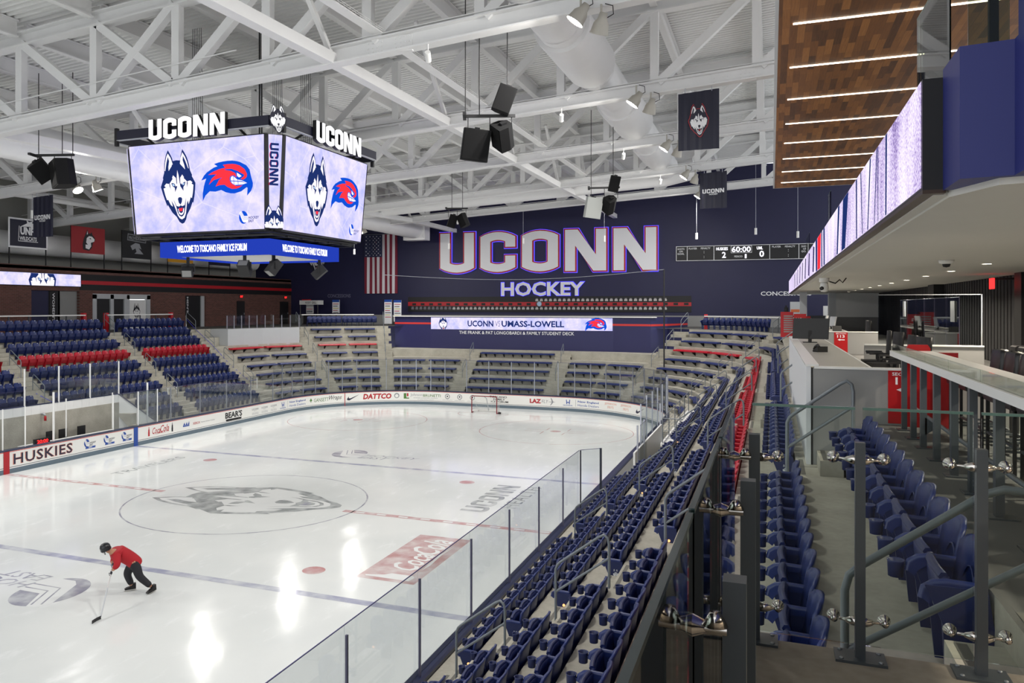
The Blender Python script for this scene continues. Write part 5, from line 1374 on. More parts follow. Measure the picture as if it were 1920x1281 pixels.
# stair handrails
def handrail(pt, k, label, group, span=1, r=.021, m=M_RAIL, h=.88):
    """pt(offset, z) -> point; rail climbs from row k to row k+span"""
    o0, o1 = tread_o(k) - .12, tread_o(k + span) - .12
    z0, z1 = tread_z(k) + RISE * .66, tread_z(k + span) + RISE * .66
    base = pt(o0, z0); t = thing('stair_handrail', label, 'handrail', base, 0, group)
    sl = (z1 - z0) / (o1 - o0)
    mb = MB().use(m)
    p = [pt(o0, z0), pt(o0, z0 + h - .07), pt(o0 + .03, z0 + h), pt(o0 + .08, z0 + h + .05), pt(o1 - .16, z1 + h - .12), pt(o1 - .08, z1 + h - .075), pt(o1 - .02, z1 + h - .12), pt(o1, z1 + h - .22), pt(o1, z1)]
    mb.tube([Vector(q) - Vector(base) for q in p], r, 8); mb.build('hoop', t)
    MB().use(m).tube([Vector(pt(o0, z0 + h - .42)) - Vector(base), Vector(pt(o1, z1 + h - .42)) - Vector(base)], r * .9, 8).build('mid_bar', t)
def straight_pt(side, y): return lambda o, z: Vector(((12.95 + o) * side, y, z))
def arc_pt(s): return lambda o, z: (lambda p: Vector((p.x, p.y, z)))(ring(s, o)[0])
names_r = ['nearest right stair', 'second right stair', 'third right stair', 'fourth right stair', 'farthest right stair']
for i, y in enumerate(AISLE_R):
    for j, k in enumerate((1, 3, 5) if i < 2 else (3, 5)):
        handrail(straight_pt(1, y), k, f'grey steel handrail, {ORD[j + 1]} up from the ice on the {names_r[i]}', 'right stair handrails')
handrail(straight_pt(1, -13.5), 7, 'grey steel handrail at the grey desk end, top of the nearest right stair', 'right stair handrails', r=.024)
for i, y in enumerate((-5.1, 3.3, 11.7)): handrail(straight_pt(1, y), 7, f'grey steel handrail beside the white desk front, {ORD[i + 1]} beyond the nearest stair', 'right stair handrails')
for nm, y, ks in (('nearest left stair', 4.35, (3, 5, 7)), ('middle left stair', 13.13, (2, 4, 6, 8)), ('far left stair', 20.75, (2, 4, 6, 8))):
    for j, k in enumerate(ks):
        handrail(straight_pt(-1, y), k, f'grey steel handrail, {ORD[j + 1]} up from the ice on the {nm}', 'left stair handrails')
for nm, s, ks in (('far left corner stair', s_ang_l(33.5), (2, 4, 6, 8)), ('stair left of the student deck', s_ang_l(60.3), (2, 4, 6, 8)), ('stair right of the student deck', s_ang_r(58), (2, 4, 6, 8)), ('far right corner stair', s_ang_r(20.5), (2, 4, 6, 8)), ('stair left of the goal benches', 55.95 + ARC + .75, (2, 4)), ('stair right of the goal benches', 55.95 + ARC + 8.84 - .65, (2, 4))):
    for j, k in enumerate(ks): handrail(arc_pt(s), k, f'grey steel handrail, {ORD[j + 1]} up from the ice on the {nm}', 'far end handrails')
# white crowd posts with a blue chain
for k, (x, y, z, lab) in enumerate(((-21.0, 21.2, LEVEL, 'white plastic post on a round foot at the top of the far left stair'), (-14.6, 20.9, tread_z(2), 'white plastic post on a round foot low on the far left stair'), (-15.2, 12.75, tread_z(2), 'left of two white plastic posts low on the middle left stair'), (-15.2, 13.5, tread_z(2), 'right of two white plastic posts low on the middle left stair'))):
    t = thing('crowd_post', lab, 'post', (x, y, z), 0, 'white plastic crowd posts')
    MB().use(M_WPLAS).lathe([(0, .06), (.05, .1), (.17, .03), (.17, 0), (0, 0)], 14).build('foot', t); MB().use(M_WPLAS).tube([(0, 0, .05), (0, 0, 1.0)], .032, 8).build('shaft', t)
CH_M = mat('blue_chain', '#3b3fd0', .5)
tag(MB().use(CH_M).tube([(-21.0, 21.2, 6.6), (-19.8, 20.95, 5.75), (-18.4, 20.8, 4.8), (-16.8, 20.8, 3.4), (-15.2, 20.85, 2.3), (-14.6, 20.9, 2.4)], .016, 5).build('chain'), 'blue chain running down the far left stair between white posts', 'chain')
tag(MB().use(CH_M).tube([(-21.5, 3.6, 6.4), (-19.6, 4.0, 5.1), (-17.9, 4.2, 4.2), (-16.5, 4.4, 3.1), (-15.2, 4.5, 2.6)], .016, 5).build('chain'), 'blue chain running down the nearest left stair', 'chain')
# ================================================================ CENTRE SCOREBOARD
t = thing('centre_scoreboard', 'four sided centre scoreboard hanging over the ice with lilac screens', 'scoreboard', (-.05, .4, 9.3))
O = Vector(t.location)
def gp(name, mb, par=None): return mb.build(name, par or t)
def zz(z): return z - 9.3
A1, A0, Z1, Z0 = 3.45, 3.22, 13.28, 10.12          # half size at top and bottom of the screens
ax = [((1, 0, 0), (0, -1, 0)), ((0, 1, 0), (1, 0, 0)), ((-1, 0, 0), (0, 1, 0)), ((0, -1, 0), (-1, 0, 0))]
slope = Vector((0, 0, Z1 - Z0))
for i, (ux, un) in enumerate(ax):
    ux = Vector(ux); un = Vector(un)
    upv = (un * (A1 - A0) + Vector((0, 0, Z1 - Z0))); L = upv.length; upv.normalize()
    org = un * A0 + Vector((0, 0, zz(Z0)))
    nrm = ux.cross(upv)
    f = lambda a, b, c=0: org + ux * a + upv * b + nrm * c
    wb, wt = 2.78, 2.92
    mb = MB().use(M_BLACK).poly([(-wb - .05, -.05), (wb + .05, -.05), (wt + .05, L + .04), (-wt - .05, L + .04)], lambda a, b, c=0: f(a, b, -.3 + c), .28); gp('screen_case', mb)
    mb = MB().use(E_ICE).poly([(-wb, 0), (wb, 0), (wt, L), (-wt, L)], lambda a, b, c=0: f(a, b, .0)); sc_ = gp('screen', mb)
    if i < 2:
        mb = MB()
        put_mark(mb, HUSKY, f, -.78, 1.62, 2.62, LEDM, .006); put_mark(mb, HAWK, f, 1.32, 1.72, 1.33, {'blue': E_BLU, 'red': E_RED, 'white': E_WHT}, .006)
        east_logo(mb, f, 1.95, .42, .44, E_BLU, E_WHT, E_NAVY, z=.006)
        gp('picture', mb, sc_)
    # corner panel to the right of this face
    vn = Vector(ax[(i + 1) % 4][1]); cd = (ux - un).normalized(); cn = (ux + un).normalized()
    # corner points
    p0 = f(wb + .06, 0); p1 = f(wt + .06, L)
    un2 = vn; ux2 = Vector(ax[(i + 1) % 4][0]); up2 = (un2 * (A1 - A0) + Vector((0, 0, Z1 - Z0))).normalized(); org2 = un2 * A0 + Vector((0, 0, zz(Z0)))
    q0 = org2 + ux2 * (-wb - .06); q1 = org2 + ux2 * (-wt - .06) + up2 * L
    mb = MB().use(M_BLACK); mb.add([p0, q0, q1, p1], [(0, 1, 2, 3)]); gp('corner_case', mb)
    cx_ = (q0 - p0).normalized(); w0 = (q0 - p0).length; w1 = (q1 - p1).length
    m0 = (p0 + q0) / 2; m1 = (p1 + q1) / 2; cu = (m1 - m0); CL = cu.length; cu.normalize(); cN = cx_.cross(cu)
    cf2 = lambda a, b, c=0: m0 + cx_ * a + cu * b + cN * (.02 + c)
    mb = MB().use(E_ICE).poly([(-w0 / 2 + .12, .03), (w0 / 2 - .12, .03), (w1 / 2 - .1, CL), (-w1 / 2 + .1, CL)], cf2); cs = gp('corner_screen', mb)
    if i == 0:
        mb = MB()
        put_mark(mb, clip_mark(HUSKY, lo=-.10, left=-.245, right=.245), cf2, 0, .17, 1.3, LEDM, .006)
        for m_, dx in ((E_RED, -.012), (E_NAVY, 0)):
            mb.use(m_)
            put_block(mb, 'UCONN', lambda a, b, c=0: cf2(-.04 - .14 + b + dx, CL - .28 - a, .01 + c + (0 if dx else .004)), 0, 0, 1.42, .30)
        gp('picture', mb, cs)
# inner body and underside
mb = MB().use(M_BLK2).box(-2.9, 2.9, -2.9, 2.9, zz(10.05), zz(13.2)); gp('body', mb)
mb = MB().use(M_BLK2)
for k in range(7): mb.bar((-2.9 + k * .95, -2.9, zz(9.98)), (-2.9 + k * .95, 2.9, zz(9.98)), .06, .08); mb.bar((-2.9, -2.9 + k * .95, zz(9.95)), (2.9, -2.9 + k * .95, zz(9.95)), .06, .06)
gp('underframe', mb)
R_ = 2.42
mb = MB().use(M_BLK2).box(-R_ + .04, R_ - .04, -R_ + .04, R_ - .04, zz(9.42), zz(9.75)); gp('ring_body', mb)
mb = MB().use(mat('ring_underside', '#c9c9cb', .6)).box(-R_ + .3, R_ - .3, -R_ + .3, R_ - .3, zz(9.36), zz(9.415)); gp('ring_ceiling', mb)
for i, (ux, un) in enumerate(ax):
    ux = Vector(ux); un = Vector(un)
    f = lambda a, b, c=0: un * (R_ + c) + ux * a + Vector((0, 0, zz(9.30) + b))
    mb = MB().use(E_LEDBL).poly([(-R_, 0), (R_, 0), (R_, .57), (-R_, .57)], lambda a, b, c=0: f(a, b, -.04 + c), .04); rs = gp('ring_screen', mb)
    if i < 2: mb = MB().use(E_LEDW); put_text(mb, 'WELCOME TO TOSCANO FAMILY ICE FORUM', f, -1.62, .16, 3.1, .27, .008, .03, 0, .95); gp('lettering', mb, rs)
for a in (-1.5, 0, 1.5):
    for b in (-1.5, 1.5): mb = MB().use(M_BLACK).tube([(a, b, zz(9.7)), (a, b, zz(10.1))], .03, 6); gp('hanger', mb)
# top beam with letters and crest
B_ = 3.62
for i, (ux, un) in enumerate(ax):
    ux = Vector(ux); un = Vector(un)
    mb = MB().use(M_DNAVY).bar(un * B_ - ux * (B_ - .35) + Vector((0, 0, zz(13.68))), un * B_ + ux * (B_ - .35) + Vector((0, 0, zz(13.68))), .12, .33)
    mb.use(M_LGREY).bar(un * (B_ + .0) - ux * (B_ - .35) + Vector((0, 0, zz(13.50))), un * (B_ + .0) + ux * (B_ - .35) + Vector((0, 0, zz(13.50))), .14, .02)
    n2 = Vector(ax[(i + 1) % 4][1]); p = un * B_ + ux * (B_ - .35); q = n2 * B_ - Vector(ax[(i + 1) % 4][0]) * (B_ - .35)
    mb.use(M_DNAVY).bar(p + Vector((0, 0, zz(13.68))), q + Vector((0, 0, zz(13.68))), .12, .33)
    gp('top_beam', mb)
    mb = MB().use(M_BLACK).box(-.06, .06, -.06, .06, zz(13.3), zz(13.95), Matrix.Translation(un * B_ - ux * (B_ - .3))); gp('beam_bracket', mb)
    for a in (-2, 2): gp('beam_strut', MB().use(M_BLACK).bar(un * B_ + ux * a + Vector((0, 0, zz(13.55))), un * 2.8 + ux * a + Vector((0, 0, zz(13.2))), .06, .06))
    if i < 2:
        f = lambda a, b, c=0: un * (B_ + .08 + c) + ux * a + Vector((0, 0, zz(13.32) + b))
        mb = MB().use(M_BLACK); put_block(mb, 'UCONN', f, -1.62, 0, 3.25, .74, 0, .14, .02); lt = gp('letters', mb)
        mb = MB().use(emit('letter_white', '#f2f2f4', 1.0)); put_block(mb, 'UCONN', lambda a, b, c=0: f(a, b, .145 + c), -1.62, 0, 3.25, .74, 0, .03); gp('letter_faces', mb, lt)
    if i == 0:
        cn = (ux + n2 * 0 + un).normalized(); m = (p + q) / 2; cx_ = (q - p).normalized()
        mb = MB(); put_mark(mb, HUSKY, lambda a, b, c=0: m + cx_ * a + Vector((0, 0, zz(13.72) + b)) + cx_.cross(Vector((0, 0, 1))) * (.12 + c), 0, 0, .98, {'navy': M_DNAVY, 'white': MATS['letter_white'], 'red': MATS['letter_white'], 'ice': M_SILV}, 0)
        gp('crest', mb)
# hoist cables
for (x, y) in ((-1.6, -1.6), (1.4, 1.2), (-.4, 1.9), (1.5, -1.7)):
    mb = MB().use(M_BLACK)
    for k in range(6 if x < 0 or y > 0 else 2): mb.tube([(x + k * .1, y, zz(13.2)), (x + k * .1 * .8, y, zz(18.0))], .012 if (x < 0 or y > 0) else .035, 4, False)
    gp('hoist_cable', mb)
# hanging stage speakers under the ring
def under_unit(x, y, z, rz, rx, label):
    o = thing('stage_speaker', label, 'speaker', (x - .05, y + .4, z), rz, 'black units under the scoreboard ring')
    MB().use(M_BLACK).box(-.05, .05, -.05, .05, .1, 9.42 - z if False else .55).build('drop_pole', o)
    Tm = Euler((rx, 0, 0)).to_matrix().to_4x4()
    MB().use(M_BLK2).box(-.2, .2, -.28, .28, -.16, .16, Tm).build('cabinet', o); MB().use(M_BLACK).box(-.24, .24, -.05, .05, -.05, .25).build('yoke', o)
    MB().use(M_GREYW).box(-.17, .17, -.285, -.28, -.13, .13, Tm).build('grille', o)
under_unit(-1.9, -1.5, 8.85, .5, .5, 'black speaker under the ring, leftmost below the scoreboard')
under_unit(1.0, -1.9, 8.85, .3, -.8, 'black speaker under the ring, second from the left below the scoreboard')
under_unit(1.9, -1.4, 8.9, -.5, .9, 'black speaker under the ring, third from the left below the scoreboard')
under_unit(2.0, 1.6, 8.85, -1.2, .7, 'grey faced speaker under the ring, rightmost below the scoreboard')
# ================================================================ DUCTS, LAMPS, SPEAKERS, BANNERS
t = thing('air_duct', 'fat round white duct running away overhead at right', 'duct', (12.5, 0, 16.5))
def duct_rings(mb, pts, r):
    mb.tube(pts, r, 28)
    for a, b in zip(pts[:-1], pts[1:]):
        a = Vector(a); b = Vector(b); n = int((b - a).length / 1.8)
        for k in range(1, n): p = a.lerp(b, k / n); d = (b - a).normalized() * .02; mb.tube([p - d, p + d], r + .012, 28, False)
mb = MB().use(M_DUCT); duct_rings(mb, [(12.5, -14, 16.55), (12.5, 26.2, 16.35)], .78); shifted(mb, t.location).build('main_run', t)
mb = MB().use(M_DUCT)
for y in (-9.2, 1.5, 11.5, 20.0): mb.tube([(12.5, y - 2.2, 16.5), (12.5, y + 2.2, 16.5), (12.5, y + 2.5, 16.46)], [.93, .93, .80], 28)
shifted(mb, t.location).build('collar', t)
t = thing('air_duct', 'long round white duct crossing the hall before the far wall', 'duct', (0, 27, 15.2))
mb = MB().use(M_DUCT); duct_rings(mb, [(-14, 27.2, 14.55), (12.5, 27.2, 15.95), (14.2, 27.2, 16.3)], .68); shifted(mb, t.location).build('main_run', t)
t = thing('air_duct', 'fat round white duct running away over the left boards', 'duct', (-10.3, 10, 14.5))
mb = MB().use(M_DUCT); duct_rings(mb, [(-10.6, -20, 14.45), (-10.6, 38.5, 14.35)], .82); mb.use(M_DUCT).box(-11.7, -9.6, 38.5, 39.6, 13.4, 15.2); shifted(mb, t.location).build('main_run', t)
t = thing('air_duct', 'white duct along the upper left wall behind the parapet banners', 'duct', (-27.4, 10, 11.6))
mb = MB().use(M_DUCT); duct_rings(mb, [(-27.3, -20, 11.7), (-27.3, 38, 11.7)], .75); shifted(mb, t.location).build('main_run', t)
for k, (x, z, r, lab) in enumerate(((-23.5, 14.2, .14, 'upper white pipe'), (-22.6, 13.8, .16, 'lower white pipe'))):
    tag(MB().use(M_WHITE).tube([(x, -20, z + .6), (x, 40, z)], r, 10).build('sprinkler_main'), f'{lab} under the roof along the left wall', 'pipe', 'white pipes along the left')
# cable trays
for k, (x, lab) in enumerate(((8.0, 'white wire cable tray crossing the right trusses'), (-9.2, 'white wire cable tray crossing the left trusses'))):
    mb = MB().use(M_WHITE)
    for i in range(5):
        ya, yb = TRUSS_Y[i], TRUSS_Y[i + 1]; za, zb_ = chord_z(i, x) + .62, chord_z(i + 1, x) + .62
        mb.bar((x, ya, za), (x, yb, zb_), .34, .03)
        for dx in (-.17, .17):
            for dz in (.06, .12): mb.bar((x + dx, ya, za + dz), (x + dx, yb, zb_ + dz), .012, .012)
        for q in range(30):
            y = ya + (yb - ya) * q / 30; z = za + (zb_ - za) * q / 30
            for dx in (-.17, .17): mb.bar((x + dx, y, z), (x + dx, y, z + .12), .01, .01)
    tag(mb.build('cable_tray'), lab, 'cable tray', 'cable trays')
# sports lights
LH = mat('lamp_housing', '#b8b4aa', .5, .2)
side_n = {True: 'right', False: 'left'}
cnt = {True: 0, False: 0}
for k, (p, tg) in enumerate(SPOTS):
    if p[1] < -6: continue
    right = p[0] > 0; 
    if k % 4 in (0, 2): cnt[right] += 1; which = 'upper'
    else: which = 'lower'
    o = thing('sports_light', f'{which} bright sports light under the {ORD[cnt[right]]} truss away on the {side_n[right]} side', 'spotlight', p, 0, 'sports lights under the trusses')
    d = (Vector(tg) - Vector(p)).normalized(); q = d.to_track_quat('Z', 'Y').to_matrix().to_4x4()
    MB().use(LH).lathe([(0, -.28), (.10, -.27), (.13, -.1), (.20, .0), (.235, .22), (.25, .24), (.25, .27)], 16, q).build('housing', o)
    MB().use(E_LAMP).disc(q @ Vector((0, 0, .262)), .235, d, 18).build('lens', o)
    MB().use(LH).tube([(0, 0, .02), (0, 0, .5)], .03, 6).build('stem', o)
    MB().use(M_BLK2).tube([(.1, 0, .1), (.32, 0, .2), (.3, 0, .42), (.1, 0, .5)], .014, 5).build('cable', o)
# white cylinder flood heads below the chords
for k, (i, x) in enumerate(((1, 9.6), (2, 11.2), (3, 12.0), (4, 12.6), (4, -11.5), (5, -4.0))):
    y = TRUSS_Y[i]; z = chord_z(i, x)
    o = thing('flood_head', f'small white flood head under the bottom chord of the {ORD[i]} truss away', 'light', (x, y - .15, z - .35), 0, 'white flood heads')
    if k == 4: o['label'] = 'small white flood head under the fourth truss away, left of the flag'
    Tm = Euler((.9, .4, 0)).to_matrix().to_4x4()
    MB().use(M_WPLAS).tube([Tm @ Vector((0, 0, -.17)), Tm @ Vector((0, 0, .15))], .085, 12).build('head', o); MB().use(M_WHITE).tube([(0, 0, .1), (0, 0, .45)], .02, 6).build('stem', o)
# loudspeaker clusters
SPK = mat('speaker_black', '#0d0d0e', .7, spec=.25); SPG = mat('speaker_grille', '#0a0a0b', .8, spec=.2); SPL = mat('speaker_grey', '#a5a8a4', .6)
def speaker(loc, size, rot, label, group, body=SPK):
    o = thing('loudspeaker', label, 'speaker', loc, 0, group)
    w, d, h = size; Tm = Euler(rot).to_matrix().to_4x4()
    mb = MB().use(body).poly([(-w / 2, -d / 2), (w / 2, -d / 2), (w / 2, d * .1), (w * .25, d / 2), (-w * .25, d / 2), (-w / 2, d * .1)], lambda a, b, c=0: Tm @ Vector((a, b, -h / 2 + c)), h); mb.build('cabinet', o)
    MB().use(SPG if body is SPK else SPL).box(-w * .46, w * .46, -d / 2 - .015, -d / 2, -h * .47, h * .47, Tm).build('grille', o)
    MB().use(M_BLACK).box(-.07, .07, -.05, .12, h / 2, h / 2 + .06, Tm).build('bracket', o)
    return o
def rig(loc, L, ang, drops, label, top):
    o = thing('speaker_rig', label, 'rig bar', loc, ang, 'black rig bars')
    MB().use(M_BLACK).box(-L / 2, L / 2, -.04, .04, -.04, .04).build('bar', o); MB().use(M_BLACK).box(-L / 2 - .05, -L / 2 + .05, -.35, .35, -.04, .04).build('cross_bar', o)
    for x in drops: MB().use(M_BLACK).tube([(x, 0, .0), (x, 0, top)], .016, 5, False).build('cable', o)
    for x in (-L / 2 + .1, 0, L / 2 - .1): MB().use(M_BLACK).tube([(x, 0, -.5), (x, 0, 0)], .014, 5, False).build('chain', o)
rig((11.25, -4.0, 12.93), 1.45, .35, (-.7, -.3, .5), 'black rig bar carrying the big speaker cluster at centre right', 5.0)
speaker((10.8, -4.0, 12.12), (.78, .62, .9), (.15, .12, .45), 'largest black loudspeaker of the cluster hanging at centre right', 'loudspeakers at centre right')
speaker((11.62, -3.9, 12.35), (.55, .5, .72), (.5, .55, -.6), 'tilted black loudspeaker beside the largest one at centre right', 'loudspeakers at centre right')
speaker((11.68, -4.0, 13.35), (.52, .5, .75), (.1, .35, .4), 'black loudspeaker hanging highest over the rig bar at centre right', 'loudspeakers at centre right')
rig((-5.55, -4.0, 13.0), 1.5, .3, (-.6, .3, .7), 'black rig bar carrying the speaker cluster at left', 3.0)
speaker((-5.1, -4.0, 12.3), (.85, .7, .95), (.12, -.1, -.5), 'largest black loudspeaker of the left cluster', 'loudspeakers at left')
speaker((-6.05, -4.1, 12.45), (.6, .5, .75), (.5, -.6, .5), 'tilted black loudspeaker at the left end of the left cluster', 'loudspeakers at left')
speaker((-5.6, -3.6, 12.4), (.45, .4, .6), (.4, -.3, .2), 'small black loudspeaker in the middle of the left cluster', 'loudspeakers at left')
rig((11.6, 11.0, 12.95), 1.4, .2, (-.6, .4), 'rig bar carrying the far right speaker cluster before the wall', 3.6)
speaker((11.05, 11.0, 12.05), (.72, .6, .95), (.15, .12, .5), 'pale grey fronted loudspeaker of the far right cluster', 'loudspeakers at far right', SPL)
speaker((11.85, 11.0, 12.15), (.5, .5, .75), (.5, .7, -.5), 'tilted grey loudspeaker of the far right cluster', 'loudspeakers at far right')
speaker((12.05, 11.0, 13.1), (.45, .45, .72), (.1, .2, .3), 'black loudspeaker hanging highest in the far right cluster', 'loudspeakers at far right')
rig((2.35, 16, 13.0), 1.2, .3, (-.3, .3), 'small rig bar of the far centre speaker pair', 2.6)
speaker((2.05, 16, 12.3), (.45, .45, .72), (.2, .3, .5), 'left loudspeaker of the far centre pair over the wall word', 'loudspeakers at far centre')
speaker((2.75, 16, 12.32), (.5, .45, .72), (.2, -.35, -.5), 'right loudspeaker of the far centre pair over the wall word', 'loudspeakers at far centre')
# hanging banners
def hung_banner(x0, x1, y, z0, z1, label, draw):
    t = thing('hanging_banner', label, 'banner', ((x0 + x1) / 2, y, z1))
    mb = MB().use(M_DNAVY)
    n = 14; vs = []
    for i in range(n + 1):
        x = x0 + (x1 - x0) * i / n; dy = .018 * math.sin(i * 1.9)
        vs += [(x, y + dy, z0), (x, y + dy, z1 + (x - x0) * .06)]
    mb.add(vs, [(2 * i, 2 * i + 2, 2 * i + 3, 2 * i + 1) for i in range(n)]); mb.add([(a, b + .01, c) for a, b, c in vs], [(2 * i + 1, 2 * i + 3, 2 * i + 2, 2 * i) for i in range(n)])
    cl = shifted(mb, t.location).build('cloth', t)
    mb = MB(); draw(mb, frame((x0, y - .03, z0), (1, 0, .03), (0, 0, 1)), x1 - x0, z1 - z0); shifted(mb, t.location).build('print', cl)
    for x in (x0 + .25, x1 - .25): shifted(MB().use(M_ALU).tube([(x, y, z1 + .02), (x, y, z1 + .2)], .015, 5), t.location).build('clip', t)
def d_husky(mb, f, w, h):
    sc_ = 1.17
    out = HUSKY[0][1]; cx_, cy_ = w * .5, h * .50
    mb.use(M_RED).poly([(cx_ + x * sc_ * 1.06, cy_ + y * sc_ * 1.05) for x, y in out], lambda a, b, c=0: f(a, b, .001)); 
    put_mark(mb, HUSKY, f, cx_, cy_, sc_, {'navy': M_DNAVY, 'white': M_WTXT, 'red': M_RED, 'ice': M_SILV}, .003)
def d_uconn(mb, f, w, h):
    mb.use(M_WTXT); put_block(mb, 'UCONN', f, w * .1, h * .42, w * .8, h * .12); put_text(mb, 'HOCKEY', f, w * .35, h * .365, w * .32, h * .045, .004, .03)
hung_banner(15.58, 17.0, 4.45, 13.15, 15.22, 'navy hanging banner with a dog head crest under the right truss', d_husky)
hung_banner(14.85, 16.35, 22.9, 13.2, 15.25, 'navy hanging banner lettered UCONN HOCKEY before the far wall', d_uconn)
hung_banner(-16.55, -15.2, 4.45, 11.05, 13.1, 'navy hanging banner lettered UCONN HOCKEY at the left wall', d_uconn)
# ================================================================ RIGHT SIDE: BALCONY, DESKS, COUNTER, GLASS RAIL
CZ = 8.32
mb = MB().use(M_CREAM)
mb.poly([(20.05, 34), (20.05, -18.25), (20.25, -18.85), (20.6, -18.95), (21.2, -40), (27, -40), (27, 34)][::-1], lambda a, b, c=0: (a, b, CZ + c), .16)
mb.use(M_CREAM).box(19.95, 20.25, -18.2, 34.0, CZ + .02, CZ + .13)
struct('ceiling_balcony', mb)
mb = MB().use(M_BLUEW).poly([(20.0, -18.3), (20.0, -18.9), (20.32, -18.95), (20.32, -40), (21.4, -40), (21.4, -18.3)], lambda a, b, c=0: (a, b, CZ + .05 + c), .95)
mb.box(20.33, 21.3, -40, -19.0, 9.3, 12.4)
struct('wall_balcony_front', mb)
# unseen wall added to block world light; balcony floor and its back wall
struct('wall_light_block', MB().use(M_NAVY2).box(19.2, 27.2, -32.2, -32, LEVEL, 13.5))
struct('floor_balcony', MB().use(M_DGREY).box(20.7, 27, -40, 34, CZ + .2, CZ + .35))
mb = MB().use(M_BLK2)
WX = 24.8
for a, b in ((-40, -9.2), (-7.9, 29.0)): mb.box(WX, WX + .2, a, b, LEVEL, CZ + .1)
for k in range(150):
    y = -24 + k * .35
    if not (-9.3 < y < -7.8) and y < 28.8: mb.box(WX - .018, WX, y, y + .2, LEVEL, CZ)
mb.use(M_BLACK)
for y0, y1 in ((-9.4, -9.15), (-7.95, -6.4), (-2.2, -1.6), (9.2, 10.4)): mb.box(WX - .35, WX, y0, y1, LEVEL, CZ)
mb.use(M_BLACK).box(WX + .6, WX + .7, -10, -7, LEVEL, CZ)
struct('wall_right', mb)
mb = MB().use(M_WPLAS).box(22.0, WX + .2, 29.0, 29.2, LEVEL + 1.0, CZ + .1); mb.use(M_GREYW).box(22.0, WX + .2, 28.99, 29.2, LEVEL, LEVEL + 1.0); struct('wall_concession_return', mb)
for x, y, lab in ((20.45, 24.7, 'left'), (22.15, 27.5, 'right')):
    mb = MB().use(M_LGREY).box(x - .19, x + .19, y - .19, y + .19, LEVEL, CZ + .05); o = struct('column', mb)
# ribbon screen on the balcony front
def ribbon_mat():
    m = bpy.data.materials.new('balcony_ribbon_picture'); m.use_nodes = True; nt = m.node_tree; nt.nodes.clear()
    o = N(nt, 'ShaderNodeOutputMaterial'); e = N(nt, 'ShaderNodeEmission'); tc = N(nt, 'ShaderNodeTexCoord')
    n1 = N(nt, 'ShaderNodeTexNoise'); n1.inputs['Scale'].default_value = 38; n1.inputs['Detail'].default_value = 3
    n2 = N(nt, 'ShaderNodeTexNoise'); n2.inputs['Scale'].default_value = 1.2; n2.inputs['Detail'].default_value = 4
    mp = N(nt, 'ShaderNodeMapping'); mp.inputs['Scale'].default_value = (1, 1.0, .35)
    nt.links.new(tc.outputs['Object'], n1.inputs['Vector']); nt.links.new(tc.outputs['Object'], mp.inputs[0]); nt.links.new(mp.outputs[0], n2.inputs['Vector'])
    ad = N(nt, 'ShaderNodeMath', operation='MULTIPLY_ADD'); ad.inputs[1].default_value = .55
    nt.links.new(n1.outputs['Fac'], ad.inputs[0])
    m2 = N(nt, 'ShaderNodeMath', operation='MULTIPLY'); m2.inputs[1].default_value = .5; nt.links.new(n2.outputs['Fac'], m2.inputs[0]); nt.links.new(m2.outputs[0], ad.inputs[2])
    r = ramp(nt, [(.36, lin('#4a3c70')), (.44, lin('#a08ac6')), (.52, lin('#d8caea')), (.62, lin('#f4ecf8'))])
    nt.links.new(ad.outputs[0], r.inputs[0]); nt.links.new(r.outputs[0], e.inputs[0]); e.inputs[1].default_value = .95; nt.links.new(e.outputs[0], o.inputs[0])
    return m
t = thing('balcony_ribbon_screen', 'long purple white ribbon screen along the front of the right balcony', 'screen', (19.85, 8, CZ))
def rb(name, mb, par=None): return shifted(mb, t.location).build(name, par or t)
rb('case', MB().use(M_BLACK).box(19.86, 20.0, -18.3, 34, CZ + .06, 9.26))
rb('soffit_strip', MB().use(mat('brown_soffit', '#3a2a20', .4)).box(19.86, 20.02, -18.3, 34, CZ + .03, CZ + .06))
rf = rb('led_face', MB().use(ribbon_mat()).add([(19.853, 34, CZ + .08), (19.853, -18.28, CZ + .08), (19.853, -18.28, 9.25), (19.853, 34, 9.25)], [(0, 1, 2, 3)]))
rfn = lambda a, b, c=0: Vector((19.85 - c, -a, CZ + .085 + b * .71))          # a runs towards the viewer
mb = MB().use(E_NAVY)
def rpoly(pts, m): mb.use(m).poly(pts, lambda a, b, c=0: rfn(a, b, .004))
dark = emit('led_dark_purple', '#2b1f55', .8)
for a, w, lean in ((16.18, .10, .05), (15.55, .05, .0), (15.2, .06, .25), (14.5, .10, .3), (13.9, .08, -.2), (13.1, .14, .0), (9.5, .3, .4), (5.6, .4, 0)):
    rpoly([(a, 0), (a + w, 0), (a + w + lean, 1.17), (a + lean - w * .3, 1.17)], E_NAVY)
rpoly([(10.6, 0), (11.3, 0), (11.9, 1.17), (10.9, 1.17)], E_NAVY)
for a in range(8): rpoly([(-20 + a * 2.9, .1), (-19.3 + a * 2.9, .05), (-18.9 + a * 2.9, 1.0), (-19.6 + a * 2.9, 1.1)], dark)
rpoly([(3.0, 0), (4.2, 0), (4.6, 1.17), (3.0, 1.17)], E_RED); rpoly([(2.2, 0), (2.9, 0), (2.9, 1.17), (2.0, 1.17)], E_NAVY); rpoly([(4.7, 0), (5.1, 0), (5.1, 1.17), (4.7, 1.17)], E_NAVY)
shifted(mb, t.location); mb.build('picture', rf)
